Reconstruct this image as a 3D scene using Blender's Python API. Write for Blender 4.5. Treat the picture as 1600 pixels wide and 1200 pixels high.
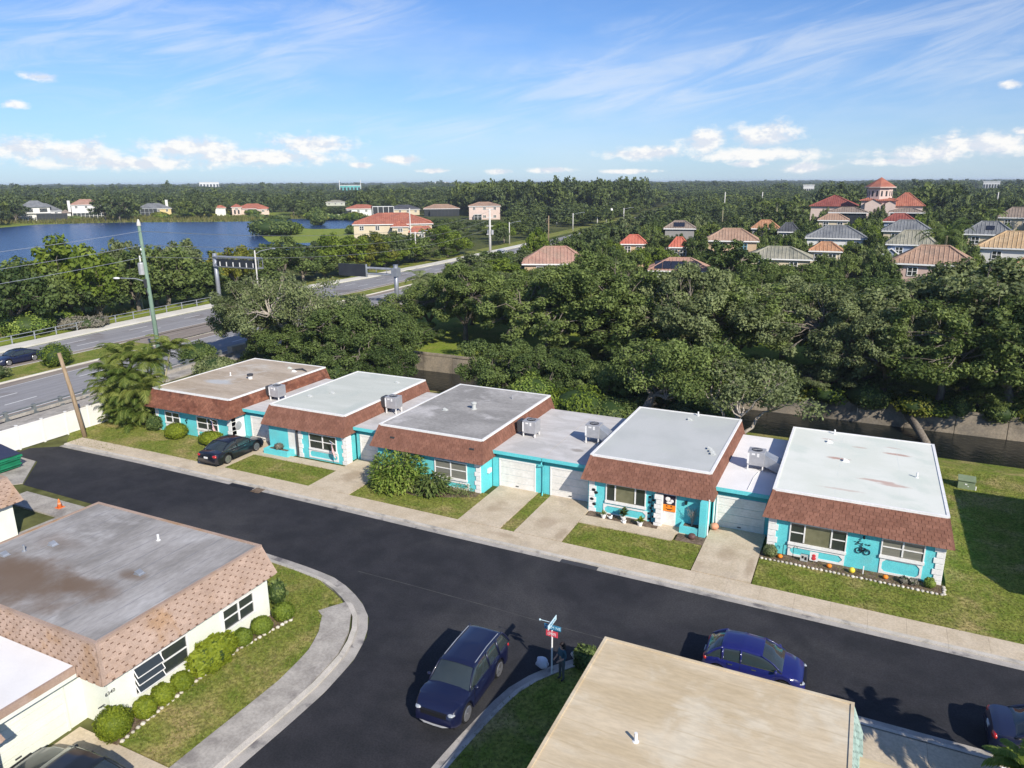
import bpy, bmesh, math, random
import numpy as np
from mathutils import Vector, Matrix
R = math.radians
random.seed(7); RNG = np.random.default_rng(11)
for o in list(bpy.data.objects): bpy.data.objects.remove(o)
SC = bpy.context.scene
COL = SC.collection

# ---------------------------------------------------------------- camera
CAM_H = 19.0; FPX = 1147.2; PITCH = 0.26867; ROLL = -0.00559; HEAD = -0.44707
cam_d = bpy.data.cameras.new('camera'); cam = bpy.data.objects.new('camera', cam_d); COL.objects.link(cam)
cam_d.sensor_fit = 'HORIZONTAL'; cam_d.sensor_width = 36.0; cam_d.lens = 36.0*FPX/1600.0
cam_d.clip_start = 0.5; cam_d.clip_end = 20000
cam.matrix_world = (Matrix.Translation((0,0,CAM_H)) @ Matrix.Rotation(-HEAD,4,'Z')
                    @ Matrix.Rotation(math.pi/2-PITCH,4,'X') @ Matrix.Rotation(ROLL,4,'Z'))
SC.camera = cam

# ---------------------------------------------------------------- sun and sky
SUN_DIR = Vector((0.665,-0.492,0.562)).normalized()          # towards the sun
SUN_EL = math.asin(SUN_DIR.z); SUN_AZ = math.atan2(SUN_DIR.x, SUN_DIR.y)
sd = bpy.data.lights.new('sun','SUN'); sd.energy = 5.0; sd.angle = R(0.5); sd.color = (1.0,0.93,0.82)
so = bpy.data.objects.new('sun', sd); COL.objects.link(so)
so.rotation_euler = SUN_DIR.to_track_quat('Z','Y').to_euler()
SC.view_settings.view_transform = 'Standard'; SC.view_settings.look = 'None'
SC.view_settings.exposure = 0.22; SC.view_settings.gamma = 1.0; SC.view_settings.use_curve_mapping = False
SC.cycles.max_bounces = 5; SC.cycles.diffuse_bounces = 2; SC.cycles.glossy_bounces = 2
SC.cycles.transmission_bounces = 3; SC.cycles.transparent_max_bounces = 6; SC.cycles.volume_bounces = 0
SC.cycles.caustics_reflective = False; SC.cycles.caustics_refractive = False

W = bpy.data.worlds.new('World'); SC.world = W; W.use_nodes = True
class NT:
    """small wrapper for building node trees"""
    def __init__(s, t): s.t = t; s.n = t.nodes; s.l = t.links
    def node(s, typ, **kw):
        n = s.n.new(typ)
        for k, v in kw.items(): setattr(n, k, v)
        return n
    def put(s, sock, v):
        if isinstance(v, bpy.types.NodeSocket): s.l.new(v, sock)
        elif v is not None: sock.default_value = v
    def math(s, op, a, b=None, c=None, clamp=False):
        n = s.node('ShaderNodeMath', operation=op, use_clamp=clamp)
        s.put(n.inputs[0], a); s.put(n.inputs[1], b)
        if c is not None: s.put(n.inputs[2], c)
        return n.outputs[0]
    def vmath(s, op, a, b=None):
        n = s.node('ShaderNodeVectorMath', operation=op); s.put(n.inputs[0], a)
        if b is not None: s.put(n.inputs[1], b)
        return n.outputs['Value'] if op in ('LENGTH','DOT_PRODUCT','DISTANCE') else n.outputs[0]
    def mix(s, f, a, b, blend='MIX'):
        n = s.node('ShaderNodeMix', data_type='RGBA', blend_type=blend)
        s.put(n.inputs[0], f); s.put(n.inputs[6], a); s.put(n.inputs[7], b)
        return n.outputs[2]
    def noise(s, vec, scale, detail=4, rough=0.55, dist=0.0):
        n = s.node('ShaderNodeTexNoise'); s.put(n.inputs['Vector'], vec)
        n.inputs['Scale'].default_value = scale; n.inputs['Detail'].default_value = detail
        n.inputs['Roughness'].default_value = rough; n.inputs['Distortion'].default_value = dist
        return n.outputs[0]
    def ramp(s, f, a, b):
        n = s.node('ShaderNodeMapRange'); n.interpolation_type = 'SMOOTHSTEP'
        s.put(n.inputs[0], f); n.inputs[1].default_value = a; n.inputs[2].default_value = b
        return n.outputs[0]
    def scale(s, vec, x, y, z, loc=(0,0,0)):
        n = s.node('ShaderNodeMapping'); s.put(n.inputs[0], vec); n.inputs['Scale'].default_value = (x,y,z)
        n.inputs['Location'].default_value = loc
        return n.outputs[0]
def c4(c): return (c[0],c[1],c[2],1.0)

def dirpx(px, py):
    u = (px-800)/FPX; v = (py-600)/FPX
    x = u*math.cos(ROLL)+v*math.sin(ROLL); y = -u*math.sin(ROLL)+v*math.cos(ROLL)
    c, s_ = math.cos(PITCH), math.sin(PITCH)
    X = x; Y = c-s_*y; Z = -s_-c*y; a, b = math.cos(HEAD), math.sin(HEAD)
    return Vector((X*a+Y*b, -X*b+Y*a, Z))
def G(px, py, z=0.0):
    """where the line of sight through a photo point meets height z"""
    r = dirpx(px, py); t = (z-CAM_H)/r.z
    return Vector((r.x*t, r.y*t, z))
def AY(px, py, y):
    r = dirpx(px, py); t = y/r.y
    return Vector((r.x*t, y, CAM_H+r.z*t))
def AD(px, D, py=300):
    """ground point at range D on the bearing of photo column px, and the height of row py there"""
    r = dirpx(px, py); hor = math.hypot(r.x, r.y)
    return Vector((r.x/hor*D, r.y/hor*D, CAM_H+r.z/hor*D))

def build_world():
    t = NT(W.node_tree); t.n.clear()
    out = t.node('ShaderNodeOutputWorld'); bg = t.node('ShaderNodeBackground')
    sky = t.node('ShaderNodeTexSky', sky_type='NISHITA'); sky.sun_disc = False
    sky.sun_elevation = SUN_EL; sky.sun_rotation = SUN_AZ
    sky.altitude = 0; sky.air_density = 1.0; sky.dust_density = 0.25; sky.ozone_density = 3.5
    tc = t.node('ShaderNodeTexCoord').outputs['Generated']
    d = t.vmath('NORMALIZE', tc)
    # rotate so that +Y is the way the camera faces; azimuth and elevation in units of tangent
    rot = t.node('ShaderNodeVectorRotate', rotation_type='Z_AXIS'); t.put(rot.inputs['Vector'], d); rot.inputs['Angle'].default_value = HEAD
    sep = t.node('ShaderNodeSeparateXYZ'); t.l.new(rot.outputs[0], sep.inputs[0])
    az = t.math('ARCTAN2', sep.outputs[0], sep.outputs[1]); el = t.math('ARCSINE', sep.outputs[2])
    comb = t.node('ShaderNodeCombineXYZ'); t.put(comb.inputs[0], az); t.put(comb.inputs[1], el); P = comb.outputs[0]
    # high thin cirrus: stretched streaks
    r2 = t.node('ShaderNodeVectorRotate', rotation_type='Z_AXIS'); t.put(r2.inputs['Vector'], P); r2.inputs['Angle'].default_value = -0.22
    s1 = t.noise(t.scale(r2.outputs[0], 2.2, 13.0, 1, (0.3,0.1,0)), 2.4, 9, 0.62, 1.1)
    s2 = t.noise(t.scale(P, 1.0, 2.6, 1, (4.2,1.3,0)), 3.1, 3, 0.5, 0.3)
    cir = t.math('MULTIPLY', t.ramp(s1, 0.42, 0.80), t.ramp(s2, 0.36, 0.66))
    veil = t.math('MULTIPLY', t.ramp(t.noise(t.scale(P, 1.5, 6, 1, (7,2,0)), 2.0, 5, 0.6), 0.35, 0.75), 0.20)
    def blob(px, py, rx, ry):
        e = dirpx(px, py); e.rotate(Matrix.Rotation(HEAD, 3, 'Z'))
        a0 = math.atan2(e.x, e.y); e0 = math.atan2(e.z, math.hypot(e.x, e.y))
        v = t.vmath('SUBTRACT', P, (a0, e0, 0.0)); v = t.vmath('MULTIPLY', v, (FPX/rx, FPX/ry, 0.0))
        return t.vmath('LENGTH', v)
    def field(bl, soft=1.0):
        m = None
        for b in bl:
            k = t.math('SUBTRACT', 1.0, blob(*b))
            m = k if m is None else t.math('MAXIMUM', m, k)
        return m
    # cirrus patches as they hang in this sky
    cp = field([(220,55,420,95),(480,20,200,60),(980,140,330,60),(1250,80,380,70),(1500,40,260,60),(700,200,220,30),(1520,105,160,40)])
    cirp = t.math('MULTIPLY', t.ramp(t.math('ADD', cp, t.math('MULTIPLY', t.math('SUBTRACT', s1, 0.5), 1.6)), -0.05, 1.05), t.ramp(s1, 0.30, 0.66))
    cirrus = t.math('ADD', t.math('MULTIPLY', cirp, 0.38), t.math('ADD', t.math('MULTIPLY', cir, 0.06), veil), clamp=True)
    # fair weather cumulus low over the horizon
    cu = field([(30,232,70,26),(120,240,95,28),(300,232,130,24),(490,226,110,24),(400,245,210,22),(200,255,220,16),(60,120,34,11),(25,163,24,9),
                (630,250,52,11),(565,258,30,7),(680,267,40,6),(1195,215,85,34),(1100,222,60,30),(1010,240,110,16),(1260,262,60,12),(1180,240,150,18),
                (1540,226,110,26),(1450,240,120,16),(1600,205,24,8),(1400,252,90,10),(860,266,60,8),(780,268,30,7),(1580,132,26,8),(1170,256,40,8),(980,268,70,6)])
    n1 = t.noise(t.scale(P, 1, 1.7, 1), 34.0, 10, 0.62, 0.1)
    n2 = t.noise(t.scale(P, 1, 1.7, 1, (0.008,0.014,0)), 34.0, 10, 0.62, 0.1)
    f1 = t.math('ADD', cu, t.math('MULTIPLY', t.math('SUBTRACT', n1, 0.5), 1.5))
    cum = t.math('MULTIPLY', t.ramp(f1, 0.22, 0.80), 0.92)
    shade = t.ramp(t.math('SUBTRACT', n2, n1), -0.10, 0.10)
    whi = t.mix(shade, (11.8,11.6,11.3,1), (8.8,9.3,10.3,1))
    base = t.mix(1.0, sky.outputs[0], (0.80,1.10,1.56,1), 'MULTIPLY')
    hz = t.math('POWER', t.math('SUBTRACT', 1.0, t.math('ABSOLUTE', sep.outputs[2]), clamp=True), 9.0)
    base = t.mix(t.math('MULTIPLY', hz, 0.42), base, (6.6,8.3,10.9,1))
    col = t.mix(cirrus, base, (9.6,10.2,11.0,1))
    col = t.mix(cum, col, whi)
    t.put(bg.inputs[0], col); bg.inputs[1].default_value = 0.075
    t.l.new(bg.outputs[0], out.inputs[0])
build_world()

# ---------------------------------------------------------------- materials
MATS = {}
def mat(name, c1, c2=None, scale=3.0, rough=0.8, metal=0.0, spec=0.4, bump=0.0, bscale=40.0, tint=False, stretch=(1,1,1),
        c3=None, scale3=0.5, lo=0.35, hi=0.65, coat=0.0, world=True, detail=5, lo3=0.5, hi3=0.68, fine=0.0, fscale=30.0):
    """noise-coloured material: c1/c2 mixed by noise, c3 in bigger blotches, fine = small speckle"""
    m = bpy.data.materials.new(name); m.use_nodes = True; t = NT(m.node_tree); MATS[name] = m
    b = t.n['Principled BSDF']
    vec = t.node('ShaderNodeNewGeometry').outputs['Position'] if world else t.node('ShaderNodeTexCoord').outputs['Object']
    sv = t.scale(vec, *stretch) if stretch != (1,1,1) else vec
    col = None
    if c2 is not None: col = t.mix(t.ramp(t.noise(sv, scale, detail), lo, hi), c4(c1), c4(c2))
    if c3 is not None: col = t.mix(t.ramp(t.noise(vec, scale3, 5, 0.6, 0.4), lo3, hi3), col if col is not None else c4(c1), c4(c3))
    if fine: 
        f = t.ramp(t.noise(sv, fscale, 3, 0.6), 0.3, 0.7); f = t.math('MULTIPLY_ADD', f, 2*fine, 1.0-fine)
        col = t.mix(1.0, col if col is not None else c4(c1), f, 'MULTIPLY')
    if tint:
        a = t.node('ShaderNodeAttribute'); a.attribute_name = 'tint'
        col = t.mix(1.0, col if col is not None else c4(c1), a.outputs['Color'], 'MULTIPLY')
    t.put(b.inputs['Base Color'], col if col is not None else c4(c1))
    b.inputs['Roughness'].default_value = rough; b.inputs['Metallic'].default_value = metal
    b.inputs['Specular IOR Level'].default_value = spec
    if coat: b.inputs['Coat Weight'].default_value = coat; b.inputs['Coat Roughness'].default_value = 0.05
    if bump:
        bn = t.node('ShaderNodeBump'); bn.inputs['Strength'].default_value = bump; bn.inputs['Distance'].default_value = 0.02
        t.put(bn.inputs['Height'], t.noise(sv, bscale, 4)); t.l.new(bn.outputs[0], b.inputs['Normal'])
    return m
def leafmat(name, dark, light, trans=0.3, hue=0.0, rough=0.6):
    """leaf: colour runs dark..light by a per-leaf value and a per-plant random number; light passes through"""
    m = bpy.data.materials.new(name); m.use_nodes = True; t = NT(m.node_tree); MATS[name] = m
    b = t.n['Principled BSDF']; out = t.n['Material Output']
    a = t.node('ShaderNodeAttribute'); a.attribute_name = 'tint'
    oi = t.node('ShaderNodeObjectInfo')
    f = t.math('ADD', a.outputs['Fac'], t.math('MULTIPLY', t.math('SUBTRACT', oi.outputs['Random'], 0.5), 0.45), clamp=True)
    col = t.mix(f, c4(dark), c4(light))
    t.put(b.inputs['Base Color'], col); b.inputs['Roughness'].default_value = rough; b.inputs['Specular IOR Level'].default_value = 0.25
    tr = t.node('ShaderNodeBsdfTranslucent'); t.put(tr.inputs[0], t.mix(1.0, col, (1.0,1.1,0.55,1), 'MULTIPLY'))
    mx = t.node('ShaderNodeMixShader'); mx.inputs[0].default_value = trans
    t.l.new(b.outputs[0], mx.inputs[1]); t.l.new(tr.outputs[0], mx.inputs[2]); t.l.new(mx.outputs[0], out.inputs[0])
    return m
def spots(m, lst, col, soft=0.5, nscale=2.0):
    """stains of a given place and size on a flat surface: (x, y, rx, ry, strength)"""
    t = NT(m.node_tree); b = t.n['Principled BSDF']; src = b.inputs['Base Color'].links[0].from_socket
    pos = t.node('ShaderNodeNewGeometry').outputs['Position']; n = t.noise(pos, nscale, 5, 0.65)
    acc = src
    for (x, y, rx, ry, k) in lst:
        v = t.vmath('MULTIPLY', t.vmath('SUBTRACT', pos, (x,y,0)), (1/rx,1/ry,0)); q = t.vmath('LENGTH', v)
        q = t.math('ADD', q, t.math('MULTIPLY', t.math('SUBTRACT', n, 0.5), 1.3))
        f = t.math('MULTIPLY', t.ramp(q, 1.0, 1.0-soft), k)
        acc = t.mix(f, acc, c4(col))
    t.put(b.inputs['Base Color'], acc)
def seams(m, axis, step, col, k=0.35, w=0.04):
    """laps of a roll-roofing sheet, as printed lines in colour"""
    t = NT(m.node_tree); b = t.n['Principled BSDF']; src = b.inputs['Base Color'].links[0].from_socket
    pos = t.node('ShaderNodeNewGeometry').outputs['Position']; s_ = t.node('ShaderNodeSeparateXYZ'); t.l.new(pos, s_.inputs[0])
    q = t.math('ADD', s_.outputs[axis], t.math('MULTIPLY', t.noise(pos, 0.7, 2), 0.25))
    f = t.math('FRACT', t.math('DIVIDE', q, step)); f = t.math('LESS_THAN', f, w/step)
    f = t.math('MULTIPLY', f, t.math('MULTIPLY', t.ramp(t.noise(pos, 1.2, 3), 0.3, 0.6), k))
    t.put(b.inputs['Base Color'], t.mix(f, src, c4(col)))

mat('asphalt', (0.021,0.022,0.026), (0.031,0.031,0.036), 0.8, 0.85, spec=0.25, bump=0.5, bscale=60, c3=(0.056,0.055,0.057), scale3=0.13, lo3=0.45, hi3=0.75, fine=0.22, fscale=14)
mat('seam', (0.055,0.055,0.058), (0.09,0.088,0.085), 1.2, 0.9, spec=0.2)
mat('highway', (0.25,0.245,0.25), (0.29,0.285,0.29), 0.5, 0.9, spec=0.2, c3=(0.20,0.18,0.17), scale3=0.15, stretch=(3,0.15,1), fine=0.08, fscale=8)
mat('highway_edge', (0.24,0.20,0.17), (0.30,0.26,0.22), 0.7, 0.95, spec=0.2, stretch=(2,0.2,1), fine=0.1)
mat('concrete', (0.51,0.425,0.305), (0.58,0.49,0.365), 1.2, 0.9, spec=0.2, c3=(0.38,0.32,0.25), scale3=0.45, lo3=0.56, hi3=0.8, fine=0.10, fscale=9, bump=0.2)
mat('concrete_grey', (0.34,0.315,0.28), (0.43,0.40,0.355), 1.5, 0.9, spec=0.2, c3=(0.24,0.22,0.20), scale3=0.6, fine=0.12, fscale=9, bump=0.2)
mat('kerb', (0.46,0.43,0.37), (0.54,0.50,0.44), 1.5, 0.9, spec=0.2, c3=(0.30,0.28,0.25), scale3=0.8, fine=0.12)
mat('gutter', (0.33,0.31,0.28), (0.43,0.40,0.36), 1.2, 0.9, spec=0.2, c3=(0.16,0.15,0.15), scale3=0.9, lo3=0.55, hi3=0.7, fine=0.12)
mat('canal_concrete', (0.20,0.175,0.14), (0.31,0.26,0.195), 0.45, 0.9, spec=0.2, c3=(0.11,0.095,0.075), scale3=0.3, fine=0.15, fscale=6, bump=0.4, bscale=10)
mat('grass', (0.130,0.175,0.026), (0.200,0.215,0.045), 0.9, 0.95, spec=0.1, c3=(0.33,0.265,0.11), scale3=0.42, lo3=0.46, hi3=0.72, fine=0.38, fscale=7, bump=1.0, bscale=18)
mat('grass_bright', (0.17,0.23,0.03), (0.23,0.26,0.05), 0.4, 0.95, spec=0.1, fine=0.3, fscale=4, bump=1.0, bscale=12)
mat('ground', (0.06,0.075,0.02), (0.09,0.10,0.03), 0.05, 0.95, spec=0.1, c3=(0.13,0.13,0.05), scale3=0.02, fine=0.3, fscale=0.8)
mat('earth', (0.12,0.085,0.06), (0.20,0.15,0.11), 2.0, 0.95, spec=0.1, fine=0.35, fscale=12, bump=0.8, bscale=20)
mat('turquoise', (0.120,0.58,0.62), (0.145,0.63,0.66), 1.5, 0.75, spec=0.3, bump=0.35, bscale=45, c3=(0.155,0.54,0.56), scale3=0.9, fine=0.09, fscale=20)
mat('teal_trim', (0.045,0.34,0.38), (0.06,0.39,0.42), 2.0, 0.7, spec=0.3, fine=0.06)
mat('white_paint', (0.78,0.77,0.74), (0.83,0.82,0.79), 2.0, 0.6, spec=0.35, fine=0.05, fscale=8)
mat('white_door', (0.74,0.72,0.67), (0.80,0.78,0.74), 1.5, 0.55, spec=0.35, fine=0.04, fscale=6)
mat('cream_wall', (0.73,0.76,0.66), (0.78,0.80,0.71), 1.2, 0.8, spec=0.3, bump=0.3, bscale=40, fine=0.05)
mat('window_glass', (0.035,0.042,0.040), rough=0.06, spec=0.9)
mat('window_blind', (0.16,0.16,0.14), (0.25,0.24,0.20), 6, 0.1, spec=0.9, stretch=(0.2,0.2,14), world=True)
mat('curtain_glass', (0.15,0.145,0.09), (0.20,0.19,0.12), 2, 0.08, spec=0.9)
mat('shingle_red', (0.205,0.096,0.066), (0.245,0.118,0.082), 1.3, 0.9, spec=0.15, tint=True, fine=0.15, fscale=25, bump=0.5, bscale=50)
mat('shingle_brown', (0.18,0.072,0.046), (0.25,0.110,0.070), 0.6, 0.9, spec=0.15, tint=True, c3=(0.12,0.05,0.035), scale3=0.9, stretch=(0.6,0.6,3), fine=0.25, fscale=25)
mat('shingle_pink', (0.37,0.265,0.205), (0.43,0.315,0.25), 0.9, 0.9, spec=0.15, tint=True, c3=(0.36,0.23,0.14), scale3=0.7, fine=0.12, fscale=25, bump=0.4, bscale=50)
mat('shingle_mint', (0.30,0.42,0.37), (0.38,0.48,0.42), 0.9, 0.9, spec=0.15, tint=True, fine=0.15, fscale=25)
mat('underlay_red', (0.13,0.055,0.04), rough=0.95, spec=0.1)
mat('underlay_pink', (0.15,0.09,0.062), rough=0.95, spec=0.1)
mat('deck_tan', (0.40,0.325,0.245), (0.50,0.42,0.33), 0.5, 0.9, spec=0.2, stretch=(0.35,1.6,1), c3=(0.54,0.50,0.44), scale3=0.4, lo3=0.55, hi3=0.75, fine=0.10, fscale=7)
mat('deck_pale', (0.53,0.55,0.49), (0.60,0.615,0.555), 0.4, 0.95, spec=0.1, stretch=(0.4,1.4,1), c3=(0.49,0.525,0.475), scale3=0.3, fine=0.04)
mat('deck_grey', (0.27,0.26,0.245), (0.37,0.355,0.335), 0.5, 0.95, spec=0.08, c3=(0.50,0.48,0.46), scale3=0.38, lo3=0.50, hi3=0.72, stretch=(0.6,1.2,1), fine=0.12, fscale=6)
mat('deck_blue', (0.47,0.485,0.465), (0.52,0.53,0.51), 0.4, 0.95, spec=0.1, fine=0.04, c3=(0.50,0.52,0.485), scale3=0.3)
mat('deck_white', (0.66,0.68,0.60), (0.72,0.73,0.66), 0.4, 0.95, spec=0.1, fine=0.03, c3=(0.61,0.65,0.575), scale3=0.35)
mat('deck_garage', (0.52,0.50,0.48), (0.60,0.585,0.57), 0.5, 0.9, spec=0.2, c3=(0.46,0.45,0.43), scale3=0.4, fine=0.06, stretch=(1,3,1))
mat('deck_garage_white', (0.76,0.75,0.74), (0.82,0.81,0.80), 0.5, 0.9, spec=0.2, fine=0.03)
mat('deck_weathered', (0.25,0.236,0.22), (0.37,0.352,0.335), 0.33, 0.95, spec=0.1, stretch=(1.6,0.5,1), c3=(0.46,0.445,0.43), scale3=0.28, lo3=0.5, hi3=0.72, fine=0.10, fscale=4)
mat('deck_sand', (0.52,0.415,0.265), (0.62,0.515,0.36), 0.35, 0.9, spec=0.2, stretch=(0.5,2.0,1), c3=(0.64,0.56,0.42), scale3=0.45, lo3=0.5, hi3=0.7, fine=0.07, fscale=5)
mat('metal_grey', (0.40,0.40,0.41), (0.46,0.46,0.47), 3, 0.5, 0.3, fine=0.05)
mat('metal_dark', (0.07,0.07,0.075), rough=0.5, metal=0.3)
mat('metal_galv', (0.42,0.44,0.46), (0.52,0.54,0.56), 2, 0.45, 0.6)
mat('metal_gantry', (0.30,0.32,0.36), (0.36,0.38,0.42), 2, 0.5, 0.5)
mat('black', (0.012,0.012,0.014), rough=0.5)
mat('black_iron', (0.02,0.025,0.03), rough=0.45, metal=0.4)
mat('sign_back', (0.030,0.035,0.045), (0.04,0.045,0.055), 1, 0.5, 0.2)
mat('vinyl', (0.78,0.765,0.72), (0.82,0.80,0.76), 1, 0.5, spec=0.4, fine=0.03)
mat('wood_pole', (0.26,0.19,0.12), (0.36,0.27,0.18), 2, 0.9, spec=0.1, stretch=(6,6,0.4), fine=0.15)
mat('green_pole', (0.16,0.24,0.18), (0.21,0.29,0.22), 2, 0.85, spec=0.15, stretch=(4,4,0.5), fine=0.12)
mat('pole_concrete', (0.52,0.50,0.46), (0.60,0.58,0.54), 2, 0.85)
mat('rail_grey', (0.16,0.18,0.19), (0.24,0.26,0.26), 2, 0.6, 0.4)
mat('barrier', (0.60,0.575,0.50), (0.70,0.67,0.60), 1.0, 0.85, spec=0.2, stretch=(1,0.4,1), fine=0.06)
mat('dumpster', (0.010,0.18,0.085), (0.015,0.23,0.11), 1.5, 0.55, spec=0.4, fine=0.1)
mat('lid_dark', (0.035,0.04,0.075), rough=0.5)
mat('orange', (0.75,0.17,0.04), (0.80,0.22,0.06), 3, 0.6)
mat('pumpkin', (0.62,0.26,0.16), (0.72,0.33,0.20), 3, 0.6)
mat('orange_bright', (0.85,0.25,0.02), rough=0.6)
mat('yellow', (0.80,0.62,0.05), rough=0.5)
mat('red', (0.62,0.05,0.06), rough=0.55)
mat('flag_white', (0.80,0.76,0.74), rough=0.8); mat('flag_red', (0.55,0.10,0.10), rough=0.8); mat('flag_blue', (0.05,0.07,0.22), rough=0.8)
mat('purple_dark', (0.022,0.016,0.030), rough=0.8)
mat('terracotta', (0.10,0.05,0.045), (0.14,0.07,0.06), 4, 0.6)
mat('mailbox_white', (0.78,0.78,0.78), rough=0.5)
mat('transformer', (0.19,0.24,0.14), (0.23,0.28,0.17), 2, 0.6, fine=0.06)
mat('sign_blue', (0.02,0.20,0.36), rough=0.4); mat('sign_text', (0.62,0.80,0.86), rough=0.4); mat('sign_red', (0.62,0.06,0.09), rough=0.4)
mat('bag_white', (0.62,0.62,0.68), (0.70,0.70,0.76), 6, 0.5)
mat('stone', (0.50,0.46,0.38), (0.66,0.62,0.54), 6, 0.9, tint=True, fine=0.15)
mat('bark', (0.15,0.125,0.10), (0.24,0.21,0.175), 2.0, 0.95, spec=0.1, stretch=(4,4,0.8), fine=0.2, world=False)
mat('bark_pale', (0.33,0.29,0.24), (0.45,0.40,0.34), 2.0, 0.95, spec=0.1, stretch=(4,4,0.8), fine=0.2, world=False)
mat('palm_stem', (0.26,0.25,0.14), (0.34,0.30,0.20), 3.0, 0.9, spec=0.1, world=False)
mat('rubber', (0.018,0.018,0.019), rough=0.8, spec=0.2)
mat('alloy', (0.55,0.55,0.57), rough=0.3, metal=0.8)
mat('car_glass', (0.030,0.040,0.042), rough=0.04, spec=1.0)
mat('headlamp', (0.38,0.41,0.43), rough=0.08, spec=1.0, coat=1.0)
mat('tail_lamp', (0.45,0.02,0.02), rough=0.15, spec=0.8)
mat('plate', (0.75,0.75,0.72), rough=0.5)
mat('chrome', (0.65,0.66,0.68), rough=0.2, metal=1.0)
def paint(n, c): return mat(n, c, rough=0.32, metal=0.0, spec=0.5, coat=0.9)
paint('paint_navy', (0.006,0.008,0.034)); paint('paint_royal', (0.010,0.012,0.115)); paint('paint_black', (0.007,0.008,0.014))
paint('paint_dark_green', (0.012,0.014,0.013)); paint('paint_white', (0.75,0.75,0.75)); paint('paint_silver', (0.42,0.43,0.44)); paint('paint_midnight', (0.010,0.014,0.045))
mat('road_paint', (0.70,0.70,0.68), rough=0.7)
mat('skin', (0.42,0.26,0.18), rough=0.6); mat('shirt', (0.04,0.10,0.13), rough=0.9); mat('trousers', (0.09,0.10,0.10), rough=0.9); mat('hair', (0.018,0.012,0.010), rough=0.6)
leafmat('leaf_oak', (0.052, 0.084, 0.019), (0.215, 0.272, 0.078), 0.26)
leafmat('leaf_oak_grey', (0.08, 0.106, 0.04), (0.26, 0.3, 0.128), 0.26)
leafmat('leaf_dark', (0.032, 0.06, 0.015), (0.14, 0.19, 0.052), 0.2)
leafmat('leaf_bright', (0.08, 0.13, 0.014), (0.235, 0.3, 0.04), 0.32)
leafmat('leaf_yellow', (0.1, 0.125, 0.014), (0.28, 0.275, 0.045), 0.32)
leafmat('leaf_hedge', (0.12, 0.165, 0.014), (0.29, 0.34, 0.03), 0.3)
leafmat('leaf_palm', (0.075, 0.125, 0.018), (0.3, 0.33, 0.08), 0.28)
leafmat('leaf_lush', (0.095, 0.17, 0.022), (0.33, 0.4, 0.085), 0.28)
leafmat('leaf_varieg', (0.30,0.32,0.14), (0.55,0.55,0.30), 0.2)
leafmat('leaf_far', (0.032, 0.05, 0.018), (0.115, 0.15, 0.052), 0.15)
leafmat('leaf_far_oak', (0.042, 0.064, 0.015), (0.15, 0.19, 0.052), 0.2)
leafmat('leaf_far_bright', (0.07, 0.1, 0.018), (0.2, 0.24, 0.055), 0.25)
leafmat('leaf_moss', (0.14,0.13,0.10), (0.26,0.24,0.19), 0.2)
leafmat('reed', (0.10,0.11,0.025), (0.24,0.21,0.07), 0.25)
leafmat('grass_blade', (0.1, 0.135, 0.02), (0.28, 0.265, 0.075), 0.3)

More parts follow.
